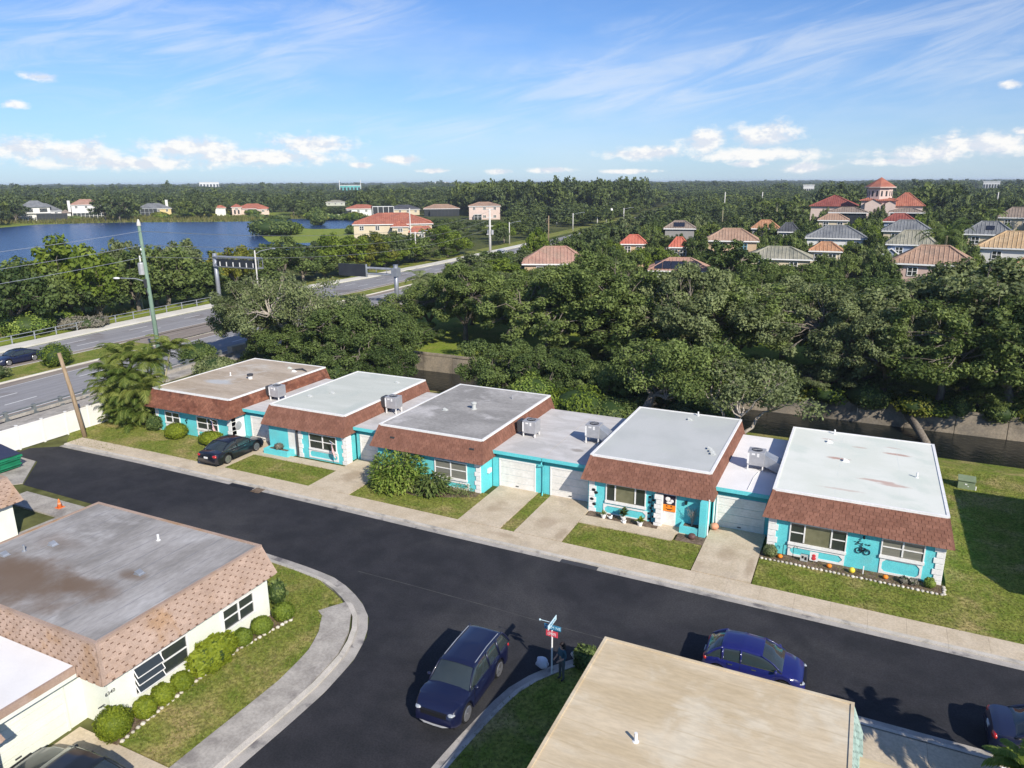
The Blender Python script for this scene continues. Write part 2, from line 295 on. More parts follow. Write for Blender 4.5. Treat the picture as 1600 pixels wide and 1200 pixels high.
# ---------------------------------------------------------------- mesh building helpers
class MB:
    def __init__(s): s.v = []; s.f = []; s.t = []; s.m = Matrix.Identity(4); s.mi = []; s.cm = 0
    def add(s, vs, fs, tint=1.0):
        b = len(s.v); s.v += [s.m @ Vector(p) for p in vs]
        for f in fs: s.f.append([b+i for i in f]); s.t.append(tint); s.mi.append(s.cm)
        return s
    def box(s, x0,y0,z0,x1,y1,z1, tint=1.0):
        x0,x1 = min(x0,x1),max(x0,x1); y0,y1 = min(y0,y1),max(y0,y1); z0,z1 = min(z0,z1),max(z0,z1)
        return s.add([(x0,y0,z0),(x1,y0,z0),(x1,y1,z0),(x0,y1,z0),(x0,y0,z1),(x1,y0,z1),(x1,y1,z1),(x0,y1,z1)],
              [(0,3,2,1),(4,5,6,7),(0,1,5,4),(1,2,6,5),(2,3,7,6),(3,0,4,7)], tint)
    def prism(s, poly, z0, z1, tint=1.0):
        n = len(poly); a = sum(poly[i][0]*poly[(i+1)%n][1]-poly[(i+1)%n][0]*poly[i][1] for i in range(n))
        if a < 0: poly = poly[::-1]
        vs = [(p[0],p[1],z0) for p in poly]+[(p[0],p[1],z1) for p in poly]
        fs = [tuple(range(n,2*n)), tuple(range(n-1,-1,-1))]+[(i,(i+1)%n,n+(i+1)%n,n+i) for i in range(n)]
        return s.add(vs, fs, tint)
    def sheet(s, poly, z):
        n = len(poly); a = sum(poly[i][0]*poly[(i+1)%n][1]-poly[(i+1)%n][0]*poly[i][1] for i in range(n))
        if a < 0: poly = poly[::-1]
        return s.add([(p[0],p[1],z) for p in poly], [tuple(range(n))])
    def tube(s, pts, r, n=6, cap=True, tint=1.0):
        pts = [Vector(p) for p in pts]; k = len(pts); rs = r if isinstance(r,(list,tuple)) else [r]*k
        vs = []; ref = None
        for i, p in enumerate(pts):
            d = (pts[min(i+1,k-1)]-pts[max(i-1,0)]); d = d.normalized() if d.length > 1e-9 else Vector((0,0,1))
            if ref is None: ref = d.orthogonal().normalized()
            u = (ref-d*ref.dot(d)); u = u.normalized() if u.length > 1e-6 else d.orthogonal().normalized(); ref = u; w = d.cross(u)
            vs += [p+(u*math.cos(2*math.pi*j/n)+w*math.sin(2*math.pi*j/n))*rs[i] for j in range(n)]
        fs = [(i*n+j, i*n+(j+1)%n, (i+1)*n+(j+1)%n, (i+1)*n+j) for i in range(k-1) for j in range(n)]
        if cap: fs += [tuple(range(n-1,-1,-1)), tuple(range((k-1)*n,k*n))]
        return s.add(vs, fs, tint)
    def lathe(s, prof, n=16, c=(0,0,0), tint=1.0):
        """profile (radius, z) turned about a vertical axis"""
        vs = [(c[0]+r*math.cos(2*math.pi*j/n), c[1]+r*math.sin(2*math.pi*j/n), c[2]+z) for r, z in prof for j in range(n)]
        k = len(prof)
        fs = [(i*n+j, i*n+(j+1)%n, (i+1)*n+(j+1)%n, (i+1)*n+j) for i in range(k-1) for j in range(n)]
        fs += [tuple(range(n-1,-1,-1)), tuple(range((k-1)*n,k*n))]
        return s.add(vs, fs, tint)
    def ball(s, c, r, n=10, k=7, sq=(1,1,1), tint=1.0):
        prof = [(max(1e-3,math.sin(math.pi*i/k)), -math.cos(math.pi*i/k)) for i in range(k+1)]
        vs = [(c[0]+p*math.cos(2*math.pi*j/n)*r*sq[0], c[1]+p*math.sin(2*math.pi*j/n)*r*sq[1], c[2]+z*r*sq[2]) for p, z in prof for j in range(n)]
        fs = [(i*n+j, i*n+(j+1)%n, (i+1)*n+(j+1)%n, (i+1)*n+j) for i in range(k) for j in range(n)]
        return s.add(vs, fs, tint)
    def loft(s, secs, closed=False, caps=False):
        n = len(secs[0]); vs = [p for q in secs for p in q]; k = len(secs)
        m = n if closed else n-1
        fs = [(i*n+j, i*n+(j+1)%n, (i+1)*n+(j+1)%n, (i+1)*n+j) for i in range(k-1) for j in range(m)]
        if caps: fs += [tuple(range(n-1,-1,-1)), tuple(range((k-1)*n,k*n))]
        return s.add(vs, fs)
    def build(s, name, m, parent=None, smooth=False, local=False, bevel=0.0, fix=False, **props):
        me = bpy.data.meshes.new(name)
        off = Vector((0,0,0))
        if parent is not None and not local:
            q = parent
            while q is not None: off += q.location; q = q.parent
        me.from_pydata([tuple(v-off) for v in s.v], [], s.f)
        if fix:
            bm = bmesh.new(); bm.from_mesh(me); bmesh.ops.remove_doubles(bm, verts=bm.verts, dist=1e-4)
            bmesh.ops.recalc_face_normals(bm, faces=bm.faces); bm.to_mesh(me); bm.free()
        for q in (m if isinstance(m,(list,tuple)) else [m]): me.materials.append(MATS[q] if isinstance(q,str) else q)
        if isinstance(m,(list,tuple)) and not fix: me.polygons.foreach_set('material_index', s.mi)
        if any(x != 1.0 for x in s.t) or (isinstance(m,str) and m.startswith(('shingle','stone','tile'))):
            if len(me.polygons) == len(s.t):
                a = me.attributes.new('tint','FLOAT_COLOR','FACE')
                a.data.foreach_set('color', np.array([(x,x,x,1.0) if not isinstance(x,tuple) else (*x,1.0) for x in s.t], np.float32).ravel())
        if smooth: me.polygons.foreach_set('use_smooth', [True]*len(me.polygons))
        o = bpy.data.objects.new(name, me); COL.objects.link(o)
        if parent is not None: o.parent = parent
        if bevel:
            b = o.modifiers.new('bevel','BEVEL'); b.width = bevel; b.segments = 2; b.limit_method = 'ANGLE'
        for k, v in props.items(): o[k] = v
        return o
def thing(name, label, cat, loc=(0,0,0), rz=0.0, group=None):
    o = bpy.data.objects.new(name, None); COL.objects.link(o); o.empty_display_size = 0.3
    o.location = loc; o.rotation_euler = (0,0,rz); o['label'] = label; o['category'] = cat
    if group: o['group'] = group
    return o
def tag(o, label, cat, group=None):
    o['label'] = label; o['category'] = cat
    if group: o['group'] = group
    return o
def struct(o): o['kind'] = 'structure'; return o
def kids(o): return [c for c in bpy.data.objects if c.parent == o] if not hasattr(o,'_k') else o._k
def copy_tree(o, parent=None):
    c = o.copy(); COL.objects.link(c); c.parent = parent
    for ch in o.children: copy_tree(ch, c)
    return c
def part_copy(o, parent, loc):
    c = o.copy(); COL.objects.link(c); c.parent = parent; c.location = loc
    return c
# ---------------------------------------------------------------- the ground, water, roads
def sheet(name, polys, z, m):
    b = MB()
    for p in polys: b.sheet(p, z)
    return struct(b.build(name, m))
def rect(x0,y0,x1,y1): return [(x0,y0),(x1,y0),(x1,y1),(x0,y1)]
CX0, CX1 = -60.0, 170.0
sheet('ground', [rect(-7000,-500,7000,55), rect(-7000,55,CX0,70), rect(CX1,55,7000,70), rect(-7000,70,7000,9000)], 0.0, 'ground')
b = MB(); n = 60
for i in range(n):                                              # grassed canal bank sloping to the water
    xa, xb = CX0+(CX1-CX0)*i/n, CX0+(CX1-CX0)*(i+1)/n
    ya, yb = 62.2+0.5*math.sin(i*1.7), 62.2+0.5*math.sin((i+1)*1.7)
    b.add([(xa,55,0),(xb,55,0),(xb,58.5,-0.5),(xa,58.5,-0.5)],[(0,1,2,3)]); b.add([(xa,58.5,-0.5),(xb,58.5,-0.5),(xb,yb,-1.95),(xa,ya,-1.95)],[(0,1,2,3)])
    b.add([(xa,ya,-1.95),(xb,yb,-1.95),(xb,yb+1.5,-2.6),(xa,ya+1.5,-2.6)],[(0,1,2,3)])
struct(b.build('canal_bank','grass'))
for x in (CX0, CX1): b = MB(); b.add([(x,55,-3),(x,70,-3),(x,70,0),(x,55,0)],[(0,1,2,3)]); struct(b.build('canal_end','canal_concrete'))
def watermat(name, deep, wscale, wstr, rough=0.03, stretch=(1,1,1)):
    m = bpy.data.materials.new(name); m.use_nodes = True; t = NT(m.node_tree); bs = t.n['Principled BSDF']; MATS[name] = m
    bs.inputs['Base Color'].default_value = c4(deep); bs.inputs['Roughness'].default_value = rough; bs.inputs['IOR'].default_value = 1.33
    bs.inputs['Specular IOR Level'].default_value = 0.5
    pos = t.scale(t.node('ShaderNodeNewGeometry').outputs['Position'], *stretch)
    bn = t.node('ShaderNodeBump'); bn.inputs['Strength'].default_value = wstr; bn.inputs['Distance'].default_value = 0.5 if wstr > 0.5 else 0.15
    t.put(bn.inputs['Height'], t.noise(pos, wscale, 4, 0.6)); t.l.new(bn.outputs[0], bs.inputs['Normal'])
watermat('water_canal', (0.010,0.013,0.012), 2.2, 0.30, 0.05)
watermat('water_lake', (0.008,0.035,0.12), 0.5, 1.0, 0.22)
b = MB(); b.sheet(rect(CX0,61,CX1,70), -1.95); struct(b.build('canal_water','water_canal'))
wall = thing('canal_wall', 'long low concrete retaining wall along the far side of the canal', 'retaining wall', (20,70,0))
x = CX0; i = 0; protos = {}
while x < CX1-0.1:
    w = 3.8; b = MB(); j = RNG.uniform(-0.03,0.03)
    b.add([(x,69.72+j,-3),(x+w-0.05,69.72+j,-3),(x+w-0.05,69.95+j,-0.12),(x,69.95+j,-0.12),(x,70.3,-3),(x+w-0.05,70.3,-3),(x+w-0.05,70.3,-0.12),(x,70.3,-0.12)],
          [(0,1,2,3),(3,2,6,7),(1,5,6,2),(4,0,3,7),(5,4,7,6)]); b.build('panel','canal_concrete',wall); x += w
b = MB()
for i in range(24): b.box(CX0+i*9.58,69.88,-0.118,CX0+i*9.58+9.54,70.45,0.06+0.02*math.sin(i*2.1))
b.build('coping','canal_concrete',wall)
sheet('lawn', [rect(-60,70.46,95,100), rect(-30,100,95,128)], 0.012, 'grass_bright')
b = MB(); b.sheet([(1,101),(7,98),(14,99),(20,103),(12,105),(4,105)], 0.03); struct(b.build('pond','water_canal'))

# lake beyond the highway, seen between the trees; drawn by its shore points on the ground
shore = [(-160,362),(0,356),(60,351),(130,349),(200,347.5),(300,347),(395,346),(420,348),(428,354),(405,366),(420,378),(470,380),(520,378),(540,386),(510,398),(430,412),(330,428),(200,445),(60,455),(-160,470)]
LAKE = [G(*p)[:2] for p in shore]
sheet('lake', [LAKE], 0.05, 'water_lake')
POND2 = [G(*p)[:2] for p in [(432,342.5),(500,341.5),(565,343),(575,350),(556,357),(490,358),(440,353)]]
sheet('lake', [POND2], 0.05, 'water_lake')
sheet('shore_meadow', [[G(*p)[:2] for p in [(-160,352),(0,344),(60,339),(150,338),(240,333),(420,332),(560,333),(610,340),(565,343),(500,341.5),(432,342.5),(420,348),(395,346),(300,347),(200,347.5),(130,349),(60,351),(0,356),(-160,362)]],
                       [G(*p)[:2] for p in [(405,366),(428,354),(490,358),(556,357),(640,362),(700,372),(640,385),(540,386),(520,378),(470,380),(420,378)]]], 0.02, 'grass_bright')

# highway: edges as (y, x near, x far, median near, median far)
HW = [(-60,-58.5,-87,-71.5,-77.5),(30,-62.3,-88,-75.0,-80.6),(45,-63.3,-89.2,-75.9,-81.3),(60,-64.4,-90.8,-76.6,-81.6),(80,-66.4,-92.0,-77.4,-82.2),(95,-68.4,-92.6,-77.8,-82.4),
      (108,-70.0,-92.8,-77.8,-81.6),(125,-72.0,-91.8,-78.6,-82.0),(155,-74.6,-92.0,-80.6,-83.4),(190,-77.5,-93.6,-83.6,-86.2),(220,-80.0,-95.5,-86.0,-88.8),(300,-89,-104,-95,-98),(420,-104,-119,-110,-113),(620,-135,-150,-141,-144)]
def strip(name, m, z, ia, ib, y0=-60, y1=620, oa=0.0, ob=0.0, th=0.0):
    rows = [r for r in HW if y0-0.1 <= r[0] <= y1+0.1]; bb = MB()
    for p, q in zip(rows, rows[1:]):
        k = max(1, int((q[0]-p[0])/8))
        for i in range(k):
            a, c = i/k, (i+1)/k; L = lambda u, v, s_: u+(v-u)*s_
            P = [(L(p[ia],q[ia],a)+oa, L(p[0],q[0],a)), (L(p[ia],q[ia],c)+oa, L(p[0],q[0],c)), (L(p[ib],q[ib],c)+ob, L(p[0],q[0],c)), (L(p[ib],q[ib],a)+ob, L(p[0],q[0],a))]
            if th: bb.prism(P, z-th, z)
            else: bb.sheet(P, z)
    return struct(bb.build(name, m))
strip('highway_road','highway',0.02,1,2)
strip('highway_shoulder','highway_edge',0.024,1,1,oa=0.0,ob=-2.2); strip('highway_shoulder','highway_edge',0.024,3,3,oa=1.6,ob=0.0); strip('highway_shoulder','highway_edge',0.024,4,4,oa=0.0,ob=-1.6)
strip('median_lawn','grass',0.16,3,4,-60,62,oa=-0.25,ob=0.25,th=0.16); strip('median_paving','highway_edge',0.15,3,4,60,95,th=0.15); strip('median_lawn','grass',0.16,3,4,95,620,oa=-0.25,ob=0.25,th=0.16)
strip('median_kerb','barrier',0.15,3,3,oa=0.0,ob=-0.25,th=0.15); strip('median_kerb','barrier',0.15,4,4,oa=0.25,ob=0.0,th=0.15)
strip('highway_pavement','barrier',0.22,2,2,30,220,oa=-0.4,ob=-3.0,th=0.24)
strip('highway_pavement','concrete_grey',0.18,1,1,-60,220,oa=2.2,ob=0.25,th=0.18)
strip('verge','grass',0.03,2,2,95,420,oa=-3.0,ob=-9.0); strip('verge','grass_bright',0.016,2,2,30,108,oa=-3.0,ob=-24.0)
def hwx(y, i):
    for p, q in zip(HW, HW[1:]):
        if p[0] <= y <= q[0]: return p[i]+(q[i]-p[i])*(y-p[0])/(q[0]-p[0])
def hwp(y, f, far):
    a, c = (hwx(y,4)-1.6, hwx(y,2)) if far else (hwx(y,1)-2.2, hwx(y,3)+1.6)
    return a+(c-a)*f
bb = MB()
for far in (0,1):
    for f in (0.34,0.67):
        y = -20
        while y < 260:
            bb.add([(hwp(y,f,far)-0.08,y,0.03),(hwp(y,f,far)+0.08,y,0.03),(hwp(y+3,f,far)+0.08,y+3,0.03),(hwp(y+3,f,far)-0.08,y+3,0.03)],[(0,1,2,3)]); y += 9.5
    for f in (0.01,0.985):
        for y in range(-20,260,8):
            bb.add([(hwp(y,f,far)-0.07,y,0.03),(hwp(y,f,far)+0.07,y,0.03),(hwp(y+8,f,far)+0.07,y+8,0.03),(hwp(y+8,f,far)-0.07,y+8,0.03)],[(0,1,2,3)])
struct(bb.build('lane_markings','road_paint'))

# neighbourhood streets
def arc(cx,cy,r,a0,a1,n=14): return [(cx+r*math.cos(R(a0+(a1-a0)*i/n)), cy+r*math.sin(R(a0+(a1-a0)*i/n))) for i in range(n+1)]
W_EDGE = [(-38.7,26.35),(-26.9,26.15),(-24.6,26.0),(-22.4,25.75),(-20.9,25.2),(-19.6,24.45),(-18.5,23.5),(-17.75,22.3),(-17.25,20.7),(-17.05,18.6),(-17.1,16.5),(-17.2,14.4),(-17.3,-40)]
E_EDGE = [(-11.5,-40),(-11.35,17.1),(-11.2,18.8),(-11.0,20.6),(-10.75,21.9),(-10.25,23.1),(-9.55,24.15),(-8.7,25.1),(-7.6,25.75),(-6.2,26.0),(70,25.9)]
sheet('street_road', [[(-54.7,29.6),(-51.6,29.5),(-48.3,26.45)]+W_EDGE+E_EDGE+[(70,31.6),(-8,31.85),(-19,31.95),(-30,32.15),(-45,32.3),(-53.2,32.15),(-54.9,31.0)]], 0.012, 'asphalt')
def ribbon(name, m, edge, o0, o1, z0, z1, side=1, parent=None, seg=None, pname='slab'):
    """strip beside a polyline between offsets o0 and o1; seg splits it into separate slabs"""
    P = [Vector((p[0],p[1],0)) for p in edge]; L = [0]
    for a, c in zip(P, P[1:]): L.append(L[-1]+(c-a).length)
    def at(s_):
        for i in range(len(P)-1):
            if s_ <= L[i+1] or i == len(P)-2:
                t_ = (s_-L[i])/max(1e-6,(L[i+1]-L[i])); d = (P[i+1]-P[i]).normalized()
                d0 = (P[i]-P[i-1]).normalized() if i > 0 else d; d1 = (P[i+2]-P[i+1]).normalized() if i < len(P)-2 else d
                dd = ((d0+d)*(1-t_)+(d+d1)*t_).normalized()
                return P[i].lerp(P[i+1], t_), Vector((-dd.y, dd.x, 0))*side
    outs = []; step = seg or L[-1]; s0 = 0.0
    while s0 < L[-1]-0.05:
        s1 = min(L[-1], s0+step); k = max(1, int((s1-s0)/0.8)); k = min(k, 60); bb = MB(); g = 0.003 if seg else 0
        rows = []
        for i in range(k+1):
            p, nn = at(s0+g+(s1-s0-2*g)*i/k); a = p+nn*o0; c = p+nn*o1
            rows.append([(a.x,a.y,z0),(a.x,a.y,z1[0]),(c.x,c.y,z1[1]),(c.x,c.y,z0)])
        bb.loft(rows, closed=True, caps=True)
        if parent is not None: outs.append(bb.build(pname, m, parent, fix=True))
        else: outs.append(struct(bb.build(name, m, fix=True)))
        s0 = s1
    return outs
def pavement(name, label, loc):
    o = bpy.data.objects.new(name, None); COL.objects.link(o); o.location = loc; o['kind'] = 'structure'; return o
N_EDGE = [(70,31.6),(7.5,31.62),(-8,31.85),(-19,31.95),(-30,32.15),(-45,32.3),(-53.2,32.2)]
pv = pavement('pavement','',(0,33,0))
ribbon('kerb','gutter',N_EDGE,0.0,0.35,-0.05,(0.02,0.03),-1,pv,3.1,'gutter_slab')
ribbon('kerb','kerb',N_EDGE,0.352,0.55,-0.05,(0.09,0.11),-1,pv,3.1,'kerb_stone')
ribbon('pavement','concrete',N_EDGE,0.552,1.85,-0.05,(0.112,0.125),-1,pv,1.55,'slab')
pw = pavement('pavement','',(-19,20,0))
ribbon('k','gutter',W_EDGE,0.0,0.45,-0.05,(0.02,0.03),-1,pw,3.1,'gutter_slab')
ribbon('k','kerb',W_EDGE,0.452,0.68,-0.05,(0.10,0.13),-1,pw,3.1,'kerb_stone')
SWP = [(-20.2,24.0),(-19.55,23.6),(-18.55,22.1),(-18.0,20.6),(-17.75,18.6),(-17.8,16.5),(-17.9,14.4),(-18.0,-5)]
ribbon('p','concrete_grey',SWP,0.0,1.3,-0.05,(0.125,0.14),-1,pw,1.6,'slab')
pe = pavement('pavement','',(-9,22,0))
ribbon('k','gutter',E_EDGE,0.0,0.35,-0.05,(0.02,0.03),-1,pe,3.1,'gutter_slab')
ribbon('k','kerb',E_EDGE,0.352,0.55,-0.05,(0.10,0.12),-1,pe,3.1,'kerb_stone')
# driveways and paths (each slab its own piece)
def drive(name, cells, m='concrete', z=0.13, loc=(0,0,0)):
    o = pavement(name,'',loc)
    for c in cells:
        bb = MB(); bb.prism(c, -0.05, z); bb.build('slab', m, o)
def grid(x0,y0,x1,y1,nx,ny,g=0.004):
    return [rect(x0+(x1-x0)*i/nx+g, y0+(y1-y0)*j/ny+g, x0+(x1-x0)*(i+1)/nx-g, y0+(y1-y0)*(j+1)/ny-g) for i in range(nx) for j in range(ny)]
drive('driveway', grid(-40.9,34.02,-38.45,39.3,1,3), loc=(-39.6,36,0))
drive('driveway', grid(-30.95,34.02,-27.75,39.3,1,3), loc=(-29.5,36,0))
drive('driveway', grid(-19.75,33.85,-17.05,39.3,1,3), loc=(-18.4,36,0)); drive('driveway', grid(-16.15,33.82,-13.3,39.3,1,3), loc=(-14.8,36,0))
drive('driveway', grid(-6.25,33.75,-3.35,39.3,1,3), loc=(-4.8,36,0))
drive('driveway', grid(-40.3,32.95,-37.7,34.0,1,1)+grid(-48.3,32.95,-40.32,33.9,4,1), loc=(-44,33.5,0))
drive('path', grid(-13.28,36.45,-7.9,37.45,4,1)+[[(-9.0,37.47),(-7.4,37.47),(-7.4,38.8),(-9.0,38.8)]], loc=(-10,37,0))
drive('path', grid(-38.4,36.9,-31.0,37.7,5,1), loc=(-34,37.3,0))
drive('driveway', grid(1.6,18.0,8.0,25.35,3,3), loc=(3,22,0))
drive('dumpster_pad', [[(-54.6,29.55),(-51.7,29.45),(-48.5,26.55),(-50.5,24.5),(-54.6,24.5)]], 'concrete_grey', 0.05, (-51,27,0))
drive('driveway', grid(-46.8,24.2,-34.0,25.8,4,1)+grid(-41.4,13.0,-33.6,24.18,3,4), 'concrete_grey', 0.10, (-38,24,0))
drive('driveway', grid(-23.8,8.0,-18.4,13.35,2,2), 'concrete', 0.10, (-21,11,0))
# lawns, slightly proud of the paving edges
lawns = [[(-55,34.3),(-53.3,32.85),(-48.4,32.93),(-48.4,33.92),(-41,33.92),(-41,38.1),(-50,38.1),(-50,54.5),(-58,54.5),(-58,34.3)],
         rect(-38.4,34.05,-31.0,36.85), rect(-27.7,33.98,-19.8,37.8), rect(-17.0,33.86,-16.2,39.3), rect(-13.25,33.82,-6.3,36.4), rect(-7.9,36.405,-6.3,36.6), rect(-3.3,33.65,5.2,37.4),
         [(5.2,33.45),(70,33.4),(70,55),(5.2,55)], rect(-50,49.2,5.2,55),
         [(-35,25.3),(-26.9,25.45),(-24.6,25.32),(-22.55,25.05),(-20.6,24.15),(-20.25,23.9),(-20.9,23.7),(-19.9,21.8),(-19.3,20.3),(-19.06,18.6),(-19.1,16.5),(-19.2,13.4),(-22.6,13.4),(-22.6,21.8),(-35,21.8)],
         [(-10.8,14),(-10.75,18.7),(-10.5,20.8),(-10.2,21.95),(-9.75,22.8),(-9.15,23.7),(-8.35,24.6),(-7.4,25.15),(-6.2,25.4),(1.5,25.35),(1.5,14)],
         rect(-18.2,-5,-17.95,-4), rect(-41.4,24.2,-41.38,24.3)]
bb = MB()
for p in lawns[:-2]: bb.prism(p, -0.03, 0.105)
struct(bb.build('lawn','grass'))
bb = MB()
for p in ([(-3.35,36.55),(5.05,36.45),(5.1,37.4),(-3.3,37.45)],[(-13.2,37.5),(-9.05,37.5),(-9.05,38.2),(-13.2,38.2)],[(-27.2,36.9),(-26.2,36.0),(-24.0,35.6),(-22.0,36.2),(-20.3,37.0),(-20.3,37.65),(-27.2,37.65)],
          [(-22.64,13.2),(-21.75,13.3),(-21.9,15.2),(-22.0,17.5),(-22.05,19.0),(-21.5,22.0),(-22.64,22.4)], [(-7.75,36.6),(-6.2,36.6),(-6.2,37.6),(-7.75,37.6)]):
    bb.prism(p, 0.0, 0.118)
struct(bb.build('planting_bed','earth'))
# fine grass tufts over the lawns near the camera
def scatter_poly(poly, n):
    xs = [p[0] for p in poly]; ys = [p[1] for p in poly]; out = np.empty((0,2))
    P = np.array(poly)
    while len(out) < n:
        q = np.column_stack([RNG.uniform(min(xs),max(xs),n*2), RNG.uniform(min(ys),max(ys),n*2)])
        ins = np.zeros(len(q), bool); j = len(P)-1
        for i in range(len(P)):
            c = ((P[i,1] > q[:,1]) != (P[j,1] > q[:,1])) & (q[:,0] < (P[j,0]-P[i,0])*(q[:,1]-P[i,1])/(P[j,1]-P[i,1]+1e-12)+P[i,0]); ins ^= c; j = i
        out = np.vstack([out, q[ins]])
    return out[:n]
def np_mesh(name, V, F, m, tint=None, parent=None, smooth=False):
    """quick mesh from arrays; F is (n,4) or (n,3)"""
    me = bpy.data.meshes.new(name); k = F.shape[1]
    me.vertices.add(len(V)); me.vertices.foreach_set('co', np.asarray(V,np.float32).ravel())
    me.loops.add(F.size); me.loops.foreach_set('vertex_index', F.astype(np.int32).ravel())
    me.polygons.add(len(F)); me.polygons.foreach_set('loop_start', np.arange(0,F.size,k,dtype=np.int32))
    me.update(calc_edges=True)
    for q in (m if isinstance(m,(list,tuple)) else [m]): me.materials.append(MATS[q])
    if tint is not None:
        a = me.attributes.new('tint','FLOAT_COLOR','FACE'); c = np.ones((len(F),4),np.float32); c[:,:3] = tint[:,None]; a.data.foreach_set('color', c.ravel())
    if smooth: me.polygons.foreach_set('use_smooth', np.ones(len(F),bool))
    o = bpy.data.objects.new(name, me); COL.objects.link(o)
    if parent is not None: o.parent = parent
    return o
def blades(name, pts, z, h, w, m, lean=0.5):
    n = len(pts); a = RNG.uniform(0,2*np.pi,n); hh = h*RNG.uniform(0.5,1.3,n); ww = w*RNG.uniform(0.6,1.3,n)
    d = np.column_stack([np.cos(a),np.sin(a),np.zeros(n)]); p = np.column_stack([pts, np.full(n,z)])
    la = RNG.uniform(0,2*np.pi,n); l = np.column_stack([np.cos(la)*lean*hh, np.sin(la)*lean*hh, hh])
    V = np.empty((n,3,3)); V[:,0] = p-d*ww[:,None]/2; V[:,1] = p+d*ww[:,None]/2; V[:,2] = p+l
    o = np_mesh(name, V.reshape(-1,3), np.arange(n*3).reshape(-1,3), m, RNG.uniform(0,1,n)); o['kind'] = 'stuff'; return o
allp = []
for i, dens in ((0,60),(1,110),(2,110),(3,110),(4,130),(6,130),(9,190)):
    p = lawns[i]; A = abs(sum(p[k][0]*p[(k+1)%len(p)][1]-p[(k+1)%len(p)][0]*p[k][1] for k in range(len(p))))/2
    allp.append(scatter_poly(p, int(A*dens)))
allp.append(scatter_poly([(5.2,33.5),(16,33.5),(16,54.5),(5.2,54.5)], 21000)); allp.append(scatter_poly(lawns[10], 12000))
allp = np.vstack(allp); allp += RNG.normal(0,0.035,allp.shape)
blades('lawn_grass', allp, 0.10, 0.075, 0.045, 'grass_blade', 0.8)
bankp = np.column_stack([RNG.uniform(-50,40,9000), RNG.uniform(54,58.5,9000)])

b = MB(); P = [G(560,893),G(640,914),G(760,947),G(860,976),G(960,1003),G(1040,1022)]      # seam where the two asphalt courses meet
for p, q in zip(P, P[1:]):
    n_ = Vector((-(q-p).y,(q-p).x,0)).normalized()*0.022; b.add([(p-n_)[:2]+(0.016,),(q-n_)[:2]+(0.016,),(q+n_)[:2]+(0.016,),(p+n_)[:2]+(0.016,)],[(0,1,2,3)])
struct(b.build('road_seam','seam'))
# ---------------------------------------------------------------- flat-roofed villas with mansard fronts
def mansard(root, x0,x1,y0,y1, oxl,oxr,oyf,oyb, ze,zr, smat, umat, tabw=0.30, gap=0.012, expo=0.165, amp=0.12, lip=0.018):
    """sloping skirt between the roof edge rectangle and a larger eave rectangle, clad in rows of shingle tabs"""
    T = [(x0,y0),(x1,y0),(x1,y1),(x0,y1)]; B_ = [(x0-oxl,y0-oyf),(x1+oxr,y0-oyf),(x1+oxr,y1+oyb),(x0-oxl,y1+oyb)]
    bb = MB(); bb.add([(p[0],p[1],ze) for p in B_]+[(p[0],p[1],zr) for p in T], [(i,(i+1)%4,4+(i+1)%4,4+i) for i in range(4)]+[(3,2,1,0)])
    mroot = bb.build('mansard', umat, root)
    sb = MB()
    for i in range(4):
        a, c = Vector((*B_[i],ze)), Vector((*B_[(i+1)%4],ze)); ta, tc = Vector((*T[i],zr)), Vector((*T[(i+1)%4],zr))
        nrm = (c-a).cross(ta-a).normalized(); h = ((ta+tc)/2-(a+c)/2).length; rows = int(h/expo)
        for k in range(rows):
            f0, f1 = k/rows, (k+1)/rows; p, q = a.lerp(ta,f0), c.lerp(tc,f0); p2, q2 = a.lerp(ta,min(1,f1+0.02)), c.lerp(tc,min(1,f1+0.02))
            n = max(1, int((q-p).length/tabw)); ofs = (k%2)*0.5+RNG.uniform(-0.08,0.08)
            g = gap/(q-p).length
            if gap > 0.03:
                fm = f0+0.42*(f1-f0); c0, c1 = a.lerp(ta,fm), c.lerp(tc,fm); sb.add([c0+nrm*0.003,c1+nrm*0.003,q2+nrm*0.003,p2+nrm*0.003],[(0,1,2,3)],1.0)
            for j in range(-1, n+1):
                s0, s1 = (j+ofs)/n+g, (j+1+ofs)/n-g
                if gap > 0.05: s1 -= RNG.uniform(0,0.3)*g
                s0, s1 = max(0,s0), min(1,s1)
                if s1-s0 < 0.004: continue
                tn = 1+RNG.uniform(-amp,amp); l = nrm*(lip*RNG.uniform(0.8,1.3))
                v = [p.lerp(q,s0)+l, p.lerp(q,s1)+l, p2.lerp(q2,s1)+nrm*0.004, p2.lerp(q2,s0)+nrm*0.004, p.lerp(q,s0)-nrm*0.002, p.lerp(q,s1)-nrm*0.002]
                sb.add(v, [(0,1,2,3),(4,5,1,0)], tn)
        # hip cap
        e0, e1 = a+nrm*0.02, ta+nrm*0.02
        m_ = 9
        for k in range(m_):
            u0, u1 = e0.lerp(e1,k/m_), e0.lerp(e1,(k+1.1)/m_)
            dr = (c-a).normalized(); pr = (Vector((*B_[(i-1)%4],ze))-a).normalized(); up = Vector((0,0,0.012))
            sb.add([u0+dr*0.13+up,u0+up*2.5-(dr+pr)*0.02,u0+pr*0.13+up,u1+dr*0.13,u1+up*1.5-(dr+pr)*0.02,u1+pr*0.13],[(0,3,4,1),(1,4,5,2)],1+RNG.uniform(-amp,amp)*0.7)
    s_ = sb.build('shingles', smat, root); s_['kind'] = 'stuff'
    return mroot
